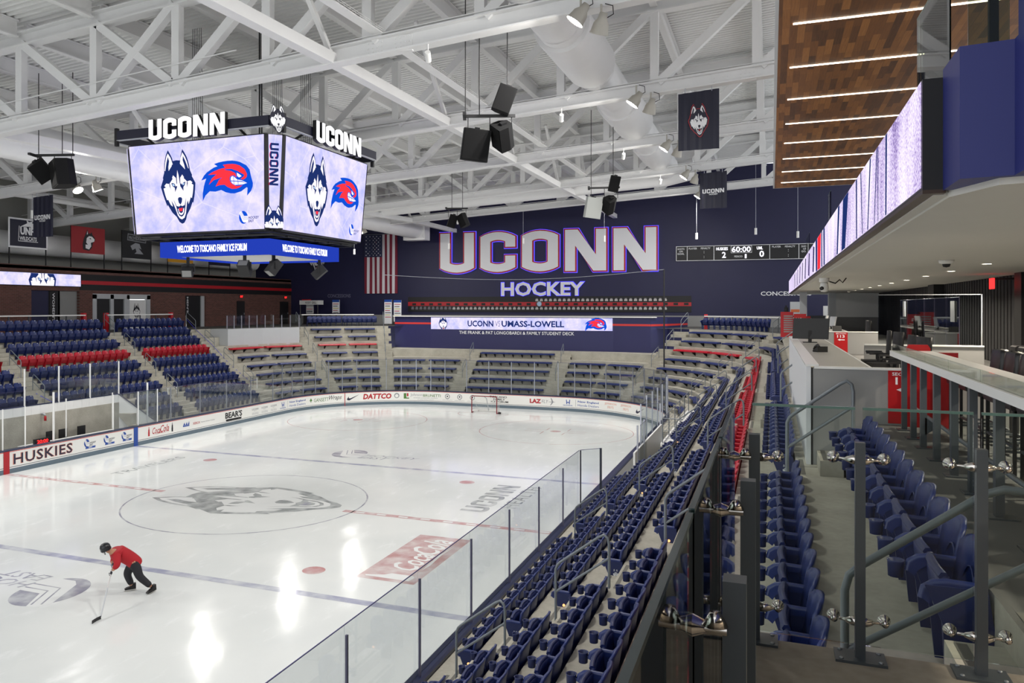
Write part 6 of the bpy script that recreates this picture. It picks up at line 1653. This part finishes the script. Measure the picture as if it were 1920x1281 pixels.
# balcony glass
for k, (y0, y1) in enumerate(((-18.3, -17.0), (-5.2, -4.2), (6.0, 9.0))):
    pane((20.02 if k else 20.05, y0, 0), (20.02, y1, 0), 9.25, 10.15, ['clear balcony glass pane over the blue balcony end', 'clear balcony glass pane standing over the middle of the ribbon screen', 'clear balcony glass pane over the far part of the ribbon screen'][k], 'balcony glass', G_BALC, G_RAILE)
pane((20.05, -18.9, 0), (20.3, -18.9, 0), 9.3, 10.6, 'tall clear glass pane on top of the dark blue balcony corner', 'balcony glass', G_BALC, G_RAILE)
gpost((20.27, -18.6), 9.28, 11.4, M_BLACK, 'black upright rising from the dark blue balcony corner', 'balcony posts', .05)
# timber soffit with light strips
SZ = 12.45
t = thing('timber_soffit', 'walnut plank soffit with thin light strips over the right balcony', 'soffit', (21, -5, SZ))
MBx = MB().use(M_WOOD).box(18.86, 26.4, -24, 10.5, SZ, SZ + .16); so = shifted(MBx, t.location).build('plank_face', t)
mb = MB().use(M_LAMW).box(18.80, 18.86, -24, 10.56, SZ, SZ + .3); mb.box(18.8, 26.4, 10.5, 10.56, SZ, SZ + .3); shifted(mb, t.location).build('edge_trim', t)
for k in range(-3, 8):
    y = -10.3 + 2.75 * k
    mb = MB().use(E_STRIP).box(19.1, 23.6, y - .028, y + .028, SZ - .012, SZ + .005); shifted(mb, t.location).build('light_strip', t)
# recessed downlights
for k in range(-3, 12):
    y = -13.6 + 3.4 * k
    o = thing('ceiling_downlight', f'round recessed downlight, {ORD[k + 4]} along the low ceiling counting from the camera', 'ceiling light', (22.75, y, CZ), 0, 'downlights of the low ceiling')
    MB().use(E_DOWN).disc((0, 0, -.004), .085, (0, 0, -1), 18).build('diffuser', o)
    MB().use(M_WPLAS).lathe([(.085, -.006), (.11, -.006), (.112, 0)], 20).build('trim_ring', o)
    if k < 10: area_lamp('downlight_lamp', (22.75, y, CZ - .02), (22.75, y, 0), 105, .17, (1, .89, .74), spread=2.7)
# camera domes
o = thing('dome_camera', 'white dome camera with dark glass under the low ceiling', 'camera', (21.75, -8.5, CZ))
MB().use(M_WPLAS).lathe([(0, 0), (.13, 0), (.12, -.05), (.075, -.07)], 18).build('housing', o); MB().use(M_BLK2).lathe([(.07, -.07), (.055, -.12), (.0, -.135)], 14).build('dome', o)
o = thing('dome_camera', 'flat white sensor disc on the low ceiling near the camera side', 'sensor', (22.05, -13.2, CZ)); MB().use(M_WPLAS).lathe([(0, -.05), (.1, -.05), (.14, -.015), (.14, 0)], 18).build('disc', o)
o = thing('broadcast_camera', 'white swivel camera hanging under the balcony edge with black cables', 'camera', (20.2, 0.5, CZ))
MB().use(M_WPLAS).tube([(0, 0, 0), (0, 0, -.12), (0, 0, -.13)], [.14, .14, .05], 14).build('mount', o); MB().use(M_WPLAS).lathe([(0, -.42), (.09, -.40), (.12, -.28), (.1, -.14), (0, -.13)], 14).build('head', o)
MB().use(M_BLACK).tube([(-.06, -.1, -.3), (-.09, -.14, -.32)], .055, 10).build('lens', o); MB().use(M_BLACK).tube([(.12, 0, -.1), (.3, 0, -.16), (.42, .1, -.05), (.5, .1, -.14), (.6, .1, 0)], .02, 6).build('cables', o)
o = thing('exit_sign', 'red exit sign standing out from the dark right wall', 'exit sign', (24.1, -1.0, CZ - .25)); MB().use(E_EXIT).box(-.02, .02, -.2, .2, -.14, .14).build('panel', o); MB().use(M_BLACK).box(.02, .7, -.03, .03, .1, .14).build('arm', o)

# ---- press desks
def sign(par, loc, w, h, num, fnx):
    mb = MB().use(M_DRED).poly([(0, 0), (w, 0), (w, h), (0, h)], fnx, .01)
    s = shifted(mb, par.location).build('section_sign', par)
    mb = MB().use(M_WTXT); g_ = lambda a, b, c=0: fnx(a, b, .014)
    put_text(mb, 'SECTION', g_, w * .12, h - .07, w * .76, .045, 0, .015); put_text(mb, num, g_, w * .22, h - .19, w * .56, .10, 0, .03)
    mb.poly([(w * .25, h - .26), (w * .45, h - .225), (w * .45, h - .245), (w * .78, h - .245), (w * .78, h - .275), (w * .45, h - .275), (w * .45, h - .295)], g_)
    shifted(mb, par.location).build('lettering', s)
def press_desk(x0, x1, y0, y1, z0, top, num, label, sx, sw):
    t = thing('press_desk', label, 'desk', (x0, y0, z0))
    P_ = lambda name, mb: shifted(mb, t.location).build(name, t)
    P_('front_panel', MB().use(M_LAMW).box(x0, x0 + .06, y0, y1, z0, top))
    P_('front_cap', MB().use(M_COUNT).box(x0 - .01, x0 + .16, y0 - .01, y1, top - .0, top + .03))
    mb = MB().use(M_LAMG).box(x0 + .06, x1, y0 + .02, y0 + .07, z0, top - .02); P_('end_panel', mb)
    P_('end_cap', MB().use(M_COUNT).box(x0 + .1, x1, y0, y0 + .12, top - .03, top))
    P_('corner_trim', MB().use(M_BLK2).box(x0 + .055, x0 + .085, y0 + .012, y0 + .03, z0, top - .02))
    P_('worktop', MB().use(mat('desk_top', '#b5b4ae', .22)).box(x0 + .16, x0 + .85, y0 + .12, y1, top - .07, top - .035)); P_('worktop_edge', MB().use(M_COUNT).box(x0 + .85, x0 + .88, y0 + .12, y1, top - .08, top - .03))
    if num: sign(t, None, sw, .72, num, lambda a, b, c=0: Vector((sx + a, y0 + .018 - c, top - .75 + b)))
    return t
press_desk(19.2, 22.2, -13.3, -1.6, 4.62, 6.62, '114', 'near press desk with white front and grey end lettered SECTION 114', 20.22, .40)
press_desk(20.4, 22.1, 4.8, 19.0, LEVEL, 6.62, '113', 'far press desk with grey end lettered SECTION 113', 20.75, .42)
struct('floor_press', MB().use(M_CONC).box(19.26, 20.6, -13.24, 20, LEVEL - .12, LEVEL + .004))
t = thing('partition_screen', 'low brown grey partition across the far end of the near press desk', 'partition', (20.6, -6.35, LEVEL))
MB().use(M_LAMG).box(0, 2.2, 0, .05, 0, .78).build('panel', t); MB().use(M_COUNT).box(0, 2.2, -.02, .07, .78, .81).build('cap', t)
def desk_chair(loc, rz, label):
    o = thing('office_chair', label, 'chair', loc, rz, 'black chairs at the near press desk')
    mb = MB().use(M_BLACK); rows = []
    for z in (.55, .7, .85, 1.0, 1.12): rows.append([(.24 * t_, .22 + .05 * (z - .55) - .03 * (1 - t_ * t_), z) for t_ in (-1, -.5, 0, .5, 1)])
    grid_panel(mb, rows, .05); mb.build('backrest', o)
    MB().use(M_BLACK).poly([(-.24, -.25), (.24, -.25), (.26, .2), (-.26, .2)], lambda a, b, c=0: (a, b, .44 + c), .08).build('seat', o)
    for sx in (-1, 1):
        mb = MB().use(M_BLK2).bar((sx * .29, -.16, .68), (sx * .29, .14, .68), .06, .035); mb.bar((sx * .29, .05, .48), (sx * .29, .05, .67), .04, .05); mb.build('armrest', o)
    MB().use(M_BLK2).tube([(0, 0, .07), (0, 0, .44)], .03, 8).build('gas_lift', o)
    mb = MB().use(M_BLK2)
    for k in range(5): mb.bar((0, 0, .09), (.3 * math.cos(k * 1.257), .3 * math.sin(k * 1.257), .05), .045, .035); mb.cbox((.3 * math.cos(k * 1.257), .3 * math.sin(k * 1.257), .025), (.05, .05, .05))
    mb.build('base', o)
for k, (x, y, rz) in enumerate(((20.75, -11.0, -1.35), (20.72, -10.0, -1.5), (20.75, -8.2, -1.4), (20.7, -7.3, -1.65))):
    desk_chair((x, y, LEVEL + .005), rz, f'black office chair at the near press desk, {ORD[k + 1]} from its grey lettered end')
o = thing('monitor', 'big black monitor seen from behind on the near press desk', 'monitor', (19.62, -4.2, 6.585))
Tm = Euler((-.18, 0, -.35)).to_matrix().to_4x4()
MB().use(M_BLACK).box(-.42, .42, -.02, .02, .09, .60, Tm).build('screen_back', o); MB().use(M_BLK2).bar((0, 0.02, 0), (0, .02, .3), .08, .03).build('neck', o); MB().use(M_BLK2).box(-.16, .16, -.1, .14, 0, .015).build('foot', o)
o = thing('desk_phone', 'black desk phone on the near press desk', 'phone', (19.62, -8.6, 6.585), .4)
MB().use(M_BLACK).poly([(-.1, 0), (.1, 0), (.1, .03), (-.1, .11)], lambda a, b, c=0: (-.1 + c, a, b), .2).build('body', o); MB().use(M_BLACK).tube([(-.07, -.1, .10), (-.07, -.05, .14), (-.07, .05, .10), (-.07, .1, .05)], .025, 8).build('handset', o)
for k, (y, r_) in enumerate(((9.5, .3), (13.5, -.2))):
    o = thing('monitor', ['pale thin monitor seen edge on, nearer on the far press desk', 'pale thin monitor seen edge on, farther on the far press desk'][k], 'monitor', (20.95, y, 6.585), 0)
    Tm = Euler((0, .2, r_)).to_matrix().to_4x4(); MB().use(M_LGREY).box(-.02, .02, -.28, .28, .08, .5, Tm).build('screen_back', o); MB().use(M_BLK2).box(-.03, .03, -.05, .05, 0, .12).build('neck', o); MB().use(M_BLK2).box(-.1, .1, -.12, .12, 0, .012).build('foot', o)
o = thing('laptop', 'dark open laptop on the far press desk', 'laptop', (21.0, 6.4, 6.585), .3); MB().use(M_BLK2).box(-.16, .16, -.12, .12, 0, .015).build('base', o); MB().use(M_BLK2).box(-.16, .16, .1, .115, .015, .23, Euler((-.3, 0, 0)).to_matrix().to_4x4()).build('lid', o)
for k, (x, y, rz) in enumerate(((21.7, 6.2, -1.4), (21.75, 7.3, -1.6))): desk_chair((x, y, LEVEL), rz, f'black office chair behind the far press desk, {["nearer","farther"][k]} of two')
# red panels and rack beyond
o = thing('red_pylon', 'red pylon panel lettered with a section number at the far desk corner', 'panel', (19.95, 20.6, LEVEL))
MB().use(M_DRED).box(-.1, .5, -.06, .06, 0, 1.25).build('panel', o); MB().use(M_RED).box(-.75, -.12, .2, .9, 0, 1.35).build('side_panel', o); mb = MB().use(M_GREYW)
for k in range(8): mb.box(-.6, -.15, .19, .2, .25 + k * .12, .32 + k * .12)
mb.build('louvre', o); mb = MB().use(M_WTXT); put_text(mb, '112', frame((.0, -.062, .9), (1, 0, 0), (0, 0, 1)), 0, 0, .3, .14, .003, .02); mb.build('lettering', o)
o = thing('tripod_camera', 'black video camera on a tripod before the far wall', 'camera', (19.6, 29.0, LEVEL))
mb = MB().use(M_BLACK)
for k in range(3): mb.tube([(0, 0, 1.25), (.4 * math.cos(k * 2.1), .4 * math.sin(k * 2.1), 0)], .02, 6)
mb.build('tripod', o); MB().use(M_BLACK).box(-.12, .12, -.3, .3, 1.3, 1.6).build('body', o); MB().use(M_BLACK).tube([(0, -.3, 1.45), (0, -.5, 1.45)], .08, 10).build('lens', o); MB().use(M_BLACK).box(-.05, .05, 0, .2, 1.6, 1.72).build('viewfinder', o)
# concession shelving beyond the columns
o = thing('concession_counter', 'dark concession counter with packets beyond the white columns', 'counter', (21.3, 37.5, LEVEL))
MB().use(M_BLK2).box(-1.2, 1.4, -.3, .3, 0, 1.0).build('body', o); MB().use(M_LGREY).box(-1.3, -.6, -.1, .3, 1.0, 2.0).build('rack', o); MB().use(mat('packet_orange', '#c96a3c', .6)).box(-1.25, -.65, -.12, -.1, 1.25, 1.45).build('packets', o); MB().use(M_WPLAS).box(.9, 1.3, -.1, .2, 1.0, 1.7).build('dispenser', o)
# glass partition with panes
for k in range(6):
    y0 = -4.0 + k * 1.52
    pane((22.8, y0, 0), (22.8, y0 + 1.5, 0), LEVEL + .02, 7.69, f'clear partition pane, {ORD[k + 1]} from the near end of the suite glass row', 'suite glass row', G_SUITE, M_LGREY)
pane((20.9, -6.05, 0), (22.8, -6.05, 0), LEVEL + .02, 7.72, 'wide clear partition pane standing across the concourse behind the stools', 'suite glass row', G_SUITE, M_LGREY)
for k, y in enumerate((-4.02, -2.5, -.97, .55, 2.06, 3.58, 5.1)):
    gpost((22.8, y), LEVEL, 7.7, mat('pale_violet_edge', '#a79fb8', .3), f'thin pale glass edge strip, {ORD[k + 1]} from the near end of the suite glass row', 'suite glass strips', .012, .012)
gpost((22.82, -6.05), LEVEL, 7.72, M_LGREY, 'thin pale edge strip of the wide pane behind the stools', 'suite glass strips', .014, .014)
for k, (y, z) in enumerate(((-3.3, 7.1), (4.2, 7.15))):
    tag(MB().use(M_WPLAS).box(22.765, 22.78, y - .35, y + .1, z, z + .5).build('paper_notice'), ['white paper notice on the nearest suite pane', 'white paper notice on the farthest suite pane'][k], 'notice')
# ---- white counter with stools
t = thing('drink_counter', 'white topped drink counter on grey posts at the right', 'counter', (20.35, -17, LEVEL))
P_ = lambda name, mb: shifted(mb, t.location).build(name, t)
P_('counter_top', MB().use(M_COUNT).box(20.22, 20.72, -23, -13.45, 6.80, 6.87))
for k in range(7): P_('glass_lip', MB().use(G_RAILG).box(20.245, 20.257, -14.7 - k * 1.2, -13.52 - k * 1.2, 6.87, 6.965))
for k, y in enumerate((-13.75, -14.48, -15.16, -15.95, -16.8, -17.55, -18.4, -19.3, -20.2)):
    p = P_('post', MB().use(M_RAILD).box(20.32, 20.38, y - .04, y + .04, LEVEL, 6.8)); P_('base_plate', MB().use(M_RAILD).box(20.27, 20.47, y - .09, y + .09, LEVEL, LEVEL + .012))
P_('foot_rail', MB().use(M_RAIL).tube([(20.5, -22, 6.12), (20.5, -13.6, 6.12)], .021, 8))
for y in (-15.2, -17.6, -20.2): P_('foot_rail_bracket', MB().use(M_RAILD).poly([(20.36, 6.0), (20.5, 6.1), (20.36, 6.2)], lambda a, b, c=0: (a, y + c, b), .02))
o = thing('red_end_panel', 'tall red panel closing the far end of the white drink counter', 'panel', (20.4, -13.4, LEVEL))
MB().use(M_DRED).poly([(.02, 0), (.30, 0), (.30, 1.05), (.27, 1.1), (.05, 1.1), (.02, 1.05)], lambda a, b, c=0: (a, -.03 - c * -1, b), .06).build('panel', o); MB().use(mat('dark_red_side', '#8d0d14', .4)).box(.30, .62, -.01, .02, 0, 1.0).build('side_return', o)
def stool(y, label):
    o = thing('bar_stool', label, 'stool', (21.05, y, LEVEL), 0, 'black stools at the white counter')
    mb = MB().use(M_LEATH); rows = []
    for z in (.70, .78, .9, 1.0, 1.06, 1.09): 
        w = .215 if z < 1.05 else .195
        rows.append([(.20 + .10 * (z - .7) + .02 * (1 - t_ * t_), w * t_, z - (.012 * abs(t_) ** 3 if z > 1.04 else 0)) for t_ in (-1, -.8, -.3, .3, .8, 1)])
    vs = [p for r in rows for p in r]; R2, C2 = len(rows), 6; n = len(vs); vs2 = vs + [(p[0] + .085, p[1], p[2]) for p in vs]; fs = []
    for i in range(R2 - 1):
        for j in range(C2 - 1):
            a = i * C2 + j; fs += [(a, a + C2, a + C2 + 1, a + 1), (n + a, n + a + 1, n + a + C2 + 1, n + a + C2)]
        a = i * C2; fs.append((a, n + a, n + a + C2, a + C2)); a += C2 - 1; fs.append((a, a + C2, n + a + C2, n + a))
    for j in range(C2 - 1): a = (R2 - 1) * C2 + j; fs.append((a, n + a, n + a + 1, a + 1)); fs.append((j, j + 1, n + j + 1, n + j))
    mb.smooth = True; mb.add(vs2, fs); mb.smooth = False; mb.build('backrest', o)
    mb = MB().use(M_LEATH); pr = [(-.24, .64), (-.25, .68), (-.24, .735), (-.20, .76), (.20, .76), (.23, .73), (.23, .64)]
    mb.poly(pr, lambda a, b, c=0: (a, -.215 + c, b), .43); mb.build('seat', o)
    for sx in (-.21, .2):
        for sy in (-.19, .19): MB().use(M_BLK2).box(sx - .014, sx + .014, sy - .014, sy + .014, 0, .64).build('leg', o)
    mb = MB().use(M_RAILD)
    for sy in (-.19, .19): mb.bar((-.21, sy, .63), (.2, sy, .63), .028, .028); mb.bar((-.21, sy, .2), (.2, sy, .2), .025, .025)
    mb.bar((-.21, -.19, .3), (-.21, .19, .3), .025, .025); mb.bar((.2, -.19, .2), (.2, .19, .2), .025, .025); mb.build('footrest', o)
for k in range(11): stool(-14.1 - k * .62, f'black padded bar stool, {ORD[k + 1]} from the red end panel of the white counter')
for k, (y, lab) in enumerate(((-5.4, 'black bar stool standing behind the wide suite pane, nearer'), (-4.8, 'black bar stool standing behind the wide suite pane, farther'))):
    stool(y, lab); bpy.data.objects[[o.name for o in bpy.data.objects if o.get('label') == lab][0]].location.x = 23.9

# ---- glass guard rail round the platform under the camera
PZ = LEVEL
def spider(par, y_dir, p, arms, m=M_CHROME):
    """steel boss with an arm and cone to each pane"""
    mb = MB().use(m)
    for d in arms:
        d = Vector(d); q = d.to_track_quat('Z', 'Y').to_matrix().to_4x4(); q.translation = Vector(p)
        mb.lathe([(0, .0), (.021, .0), (.021, .03), (.012, .055), (.007, .06), (.007, .085)], 12, q)
    sp_ = mb.build('clamp_arm', par)
    return sp_
def cone(par, p, nrm):
    q = Vector(nrm).to_track_quat('Z', 'Y').to_matrix().to_4x4(); q.translation = Vector(p)
    mb = MB().use(M_CHROME).lathe([(0, -.055), (.014, -.055), (.016, -.03), (.026, -.004), (.028, 0), (.028, .006), (0, .006)], 16, q); mb.build('clamp_cone', par)
def guard_post(loc, rz, label, w, d, h, plate=True):
    o = thing('guard_post', label, 'post', loc, rz, 'grey guard posts of the platform')
    MB().use(M_RAILD).box(-w / 2, w / 2, -d / 2, d / 2, 0, h).build('upright', o)
    if plate:
        mb = MB().use(M_RAILD).box(-.105, .105, -.07, .07, 0, .012); pl_ = mb.build('base_plate', o)
        mb = MB().use(M_BOLT)
        for sx in (-.08, .08):
            for sy in (-.05, .05): mb2 = MB().use(M_BOLT).lathe([(0, .018), (.008, .018), (.011, .012), (.0, .012)], 8, Matrix.Translation((sx, sy, 0))); mb2.build('bolt', pl_)
    return o
# cross rail in front of the seats: panes at y = -21.5
GX = [18.66, 19.12, 19.59, 20.06]
for k, x in enumerate(GX[1:]):
    o = guard_post((x, -21.5, PZ), 0, f'slim grey guard post with steel clamps, {ORD[k + 1]} right of the platform corner', .042, .042, .985)
    for z in (.16, .90):
        spider(o, None, (0, .02, z), [(-1, .25, .0), (1, .25, .0)])
        for sx in (-1, 1): cone(o, (sx * .105, .075, z), (0, 1, 0))
for k in range(3):
    a, b = GX[k], GX[k + 1]
    pane((a + (.02 if k else .0), -21.41, 0), (b - .012, -21.41, 0), PZ + .03, PZ + 1.13, f'clear guard pane, {ORD[k + 1]} right of the platform corner', 'platform guard glass', G_RAILG, G_RAILE)
G_LONG = glass('guard_glass', '#d3dcd8', 1.0)
# long rail on the rink side: panes at x = 18.60
for k, y in enumerate((-21.45, -22.55, -23.65)):
    o = guard_post((18.67, y, PZ), 0, f'thick dark guard post on the rink side, {["third","second","first"][k]} from the camera', .05, .06, .99, k == 0)
    for z in (.16, .88):
        mb = MB().use(M_CHROME).tube([(-.015, -.02, z), (-.09, -.02, z)], .016, 12); mb.build('clamp_arm', o)
        cone(o, (-.095, -.02, z), (-1, 0, 0)); q = Euler((PI, 0, 0)).to_matrix().to_4x4()
        MB().use(M_CHROME).lathe([(0, 0), (.028, 0), (.012, .03), (.0, .03)], 16, Matrix.Translation((-.04, -.035, z + .012))).build('clamp_cap', o)
    if k == 0:
        for z in (.16, .88): spider(o, None, (.02, 0, z), [(1, .1, 0)]); cone(o, (.105, .05, z), (0, 1, 0))
for k, (a, b) in enumerate(((-21.45, -22.53), (-22.57, -23.63), (-23.67, -24.9))):
    pane((18.575, a, 0), (18.575, b, 0), PZ - .35, PZ + 1.13, f'clear guard pane on the rink side, {["third","second","first"][k]} from the camera', 'platform guard glass', G_LONG, mat('dark_glass_edge', '#2e3a3a', .15))
# big handrail of the near stair
o = thing('stair_handrail', 'thick grey stair handrail rising right behind the guard glass', 'handrail', (19.12, -20.95, 5.2))
L0 = Vector(o.location)
MB().use(M_RAIL).tube([Vector(p) - L0 for p in ((19.10, -20.95, 4.9), (19.10, -20.95, 5.98), (19.12, -20.95, 6.06), (19.18, -20.95, 6.12), (19.72, -20.95, 6.53), (19.80, -20.95, 6.56), (19.9, -20.95, 6.555), (20.0, -20.95, 6.50), (20.05, -20.95, 6.4), (20.05, -20.95, 5.85))], .021, 12).build('hoop', o)
MB().use(M_RAIL).tube([Vector(p) - L0 for p in ((19.10, -20.95, 5.66), (20.03, -20.95, 6.29))], .019, 12).build('mid_bar', o)
# ================================================================ THE SKATER
def skin(name, chain, parent, m, levels=2):
    """one continuous surface grown round joints: chain = list of (id, parent id, point, radius)"""
    me = bpy.data.meshes.new(name); ids = {c[0]: i for i, c in enumerate(chain)}
    me.from_pydata([c[2] for c in chain], [(ids[c[1]], i) for i, c in enumerate(chain) if c[1] is not None], [])
    me.materials.append(m)
    o = bpy.data.objects.new(name, me); COL.objects.link(o); o.parent = parent
    md = o.modifiers.new('grow', 'SKIN')
    for i, c in enumerate(chain):
        sv = me.skin_vertices[0].data[i]; r = c[3]; sv.radius = (r, r) if not isinstance(r, tuple) else r
    me.skin_vertices[0].data[0].use_root = True
    sb = o.modifiers.new('smooth', 'SUBSURF'); sb.levels = levels; sb.render_levels = levels
    for p in me.polygons: p.use_smooth = True
    md.use_smooth_shade = True
    return o
# local frame: +X is the direction the skater leans and looks, +Y to his left, origin on the ice under the hips
person = thing('person', 'person skating in a red jersey, black helmet and black trousers, holding a stick', 'person', (3.25, -9.35, 0), math.radians(235))
J_RED = mat('jersey_red', '#a80f1e', .75, noise=.12, scale=6); J_BLK = mat('trousers_black', '#14161d', .7, noise=.1, scale=8); J_SKIN = mat('skin', '#b58468', .55); J_GLV = mat('glove_dark', '#23262f', .6); J_HELM = mat('helmet_black', '#15171b', .3)
body = skin('body', [
 ('pelvis', None, (0, 0, .80), .135), ('spine', 'pelvis', (.14, 0, .94), .14), ('chest', 'spine', (.33, 0, 1.06), .165), ('shoulders', 'chest', (.45, 0, 1.12), .12), ('neck', 'shoulders', (.55, 0, 1.17), .06), ('head', 'neck', (.66, 0, 1.24), .095),
 ('ls', 'shoulders', (.44, .19, 1.08), .085), ('le', 'ls', (.44, .33, .88), .062), ('lw', 'le', (.56, .27, .74), .043),
 ('rs', 'shoulders', (.44, -.19, 1.08), .085), ('re', 'rs', (.40, -.30, .87), .062), ('rw', 're', (.50, -.08, .82), .043),
 ('rh', 'pelvis', (-.01, -.10, .74), .12), ('rk', 'rh', (.13, -.14, .46), .085), ('ra', 'rk', (.0, -.15, .13), .058), 
 ('lh', 'pelvis', (-.04, .10, .74), .12), ('lk', 'lh', (-.12, .20, .44), .085), ('la', 'lk', (-.40, .30, .15), .058)], person, J_SKIN)
jersey = skin('jersey', [
 ('h', None, (-.13, 0, .66), .19), ('p', 'h', (-.05, 0, .78), .20), ('s', 'p', (.14, 0, .96), .20), ('c', 's', (.33, 0, 1.075), .225), ('sh', 'c', (.455, 0, 1.125), .15),
 ('ls', 'sh', (.44, .205, 1.085), .12), ('le', 'ls', (.44, .335, .88), .092), ('lw', 'le', (.53, .285, .77), .07),
 ('rs', 'sh', (.44, -.205, 1.085), .12), ('re', 'rs', (.40, -.31, .87), .092), ('rw', 're', (.475, -.14, .83), .07)], person, J_RED)
trousers = skin('trousers', [
 ('p', None, (-.03, 0, .74), .165), ('w', 'p', (.06, 0, .86), .14), ('rh', 'p', (.0, -.11, .70), .14), ('rk', 'rh', (.13, -.14, .46), .108), ('ra', 'rk', (.0, -.15, .15), .08),
 ('lh', 'p', (-.05, .11, .70), .14), ('lk', 'lh', (-.12, .20, .44), .108), ('la', 'lk', (-.385, .295, .17), .08)], person, J_BLK)
Th = Matrix.Translation((.67, 0, 1.27)) @ Euler((0, .35, 0)).to_matrix().to_4x4()
mb = MB().use(J_HELM).lathe([(.118, -.05), (.132, .0), (.13, .05), (.105, .10), (.055, .13), (0, .138)], 18, Th); mb.lathe([(.132, -.055), (.137, -.035), (.132, -.02)], 18, Th); mb.tube([Th @ Vector((.05, .115, -.04)), Th @ Vector((.06, .09, -.13)), Th @ Vector((.07, 0, -.15)), Th @ Vector((.06, -.09, -.13)), Th @ Vector((.05, -.115, -.04))], .008, 5); mb.build('helmet', person)
mb = MB().use(J_SKIN)
mb.lathe([(.0, -.02), (.016, -.012), (.018, .01), (.0, .03)], 8, Th @ Matrix.Translation((.098, 0, -.055)))
for sy in (-1, 1): mb.lathe([(0, -.03), (.02, -.02), (.022, .01), (0, .03)], 8, Th @ Matrix.Translation((0, sy * .098, -.05)))
mb.build('nose_and_ears', person)
mb = MB().use(M_WPLAS)
for sy in (-1, 1): mb.lathe([(0, -.011), (.012, 0), (0, .011)], 8, Th @ Matrix.Translation((.088, sy * .034, -.028)))
mb.use(M_INKK)
for sy in (-1, 1): mb.lathe([(0, -.006), (.006, 0), (0, .006)], 8, Th @ Matrix.Translation((.098, sy * .034, -.028)))
mb.use(mat('lips', '#8a4a42', .5)).box(.085, .097, -.025, .025, -.098, -.088, Th); mb.build('face', person)
# hands in gloves, five bent fingers each closed on the shaft
SH_A = Vector((.50, .04, .80)); BLADE = Vector((1.03, 1.50, .05))
def hand(c, axis, side, name):
    axis = axis.normalized(); pal = Vector((0, 0, 1)).cross(axis).normalized() * side; up = axis.cross(pal)
    ch = [('w', None, c - pal * .05 + up * .0, .035), ('palm', 'w', c - pal * .035, .036)]
    skin(name, ch, person, J_GLV, 1)
    for k in range(4):
        b = c - pal * .02 + axis * (-.036 + k * .024) + up * .022
        L = (.95, 1.08, 1.02, .85)[k]
        skin('finger', [('a', None, b, .0125), ('b', 'a', b + pal * .03 * L + up * .012, .0115), ('c', 'b', b + pal * .048 * L - up * .018, .0105), ('d', 'c', b + pal * .025 * L - up * .04, .0095)], person, J_GLV, 1)
    b = c - pal * .03 + axis * .045
    skin('thumb', [('a', None, b, .014), ('b', 'a', b + axis * .02 + pal * .02 - up * .02, .012), ('c', 'b', b + axis * .01 + pal * .045 - up * .03, .011)], person, J_GLV, 1)
top = SH_A - (BLADE - SH_A).normalized() * .12
axis = (BLADE - top).normalized()
hand(top + axis * .10, axis, 1, 'right_hand'); hand(top + axis * .40, axis, 1, 'left_hand')
def skate(loc, rot, nm):
    Tm = Matrix.Translation(loc) @ Euler(rot).to_matrix().to_4x4()
    mb = MB().use(M_BLACK).poly([(-.10, .05), (-.10, .2), (-.02, .2), (.02, .13), (.13, .10), (.18, .07), (.17, .045)], lambda a, b, c=0: Tm @ Vector((a, -.042 + c, b)), .084)
    s = mb.build('skate', person); mb = MB().use(M_WPLAS).poly([(-.09, .045), (-.08, .022), (.15, .022), (.17, .045)], lambda a, b, c=0: Tm @ Vector((a, -.012 + c, b)), .024); mb.build('holder', s)
    mb = MB().use(M_CHROME).poly([(-.12, .022), (-.10, .002), (.17, .002), (.2, .022)], lambda a, b, c=0: Tm @ Vector((a, -.002 + c, b)), .004); mb.build('blade', s)
skate((.0, -.15, 0), (0, 0, -.1), 'right'); skate((-.42, .31, .0), (0, .1, .5), 'left')
st = thing('hockey_stick', 'pale hockey stick with dark blade held by the skater', 'stick', person.location, person.rotation_euler.z)
heel = BLADE - (BLADE - top).normalized() * .04
MB().use(mat('stick_shaft', '#c9c6c4', .4)).bar(top, heel, .022, .032).build('shaft', st)
mb = MB().use(mat('stick_tape', '#b9bcc0', .6)).bar(top + axis * .9, heel, .026, .036); mb.build('tape', st)
d = Vector((.85, .55, 0)).normalized(); side = Vector((-d.y, d.x, 0))
mb = MB().use(M_BLK2)
pts = [heel + Vector((0, 0, .02)), heel + d * .1 + Vector((0, 0, -.0)), heel + d * .2 + side * .02, heel + d * .3 + side * .05]
for a, b in zip(pts[:-1], pts[1:]): mb.bar(Vector((a.x, a.y, .042)), Vector((b.x, b.y, .042)), .012, .075)
mb.build('blade', st)
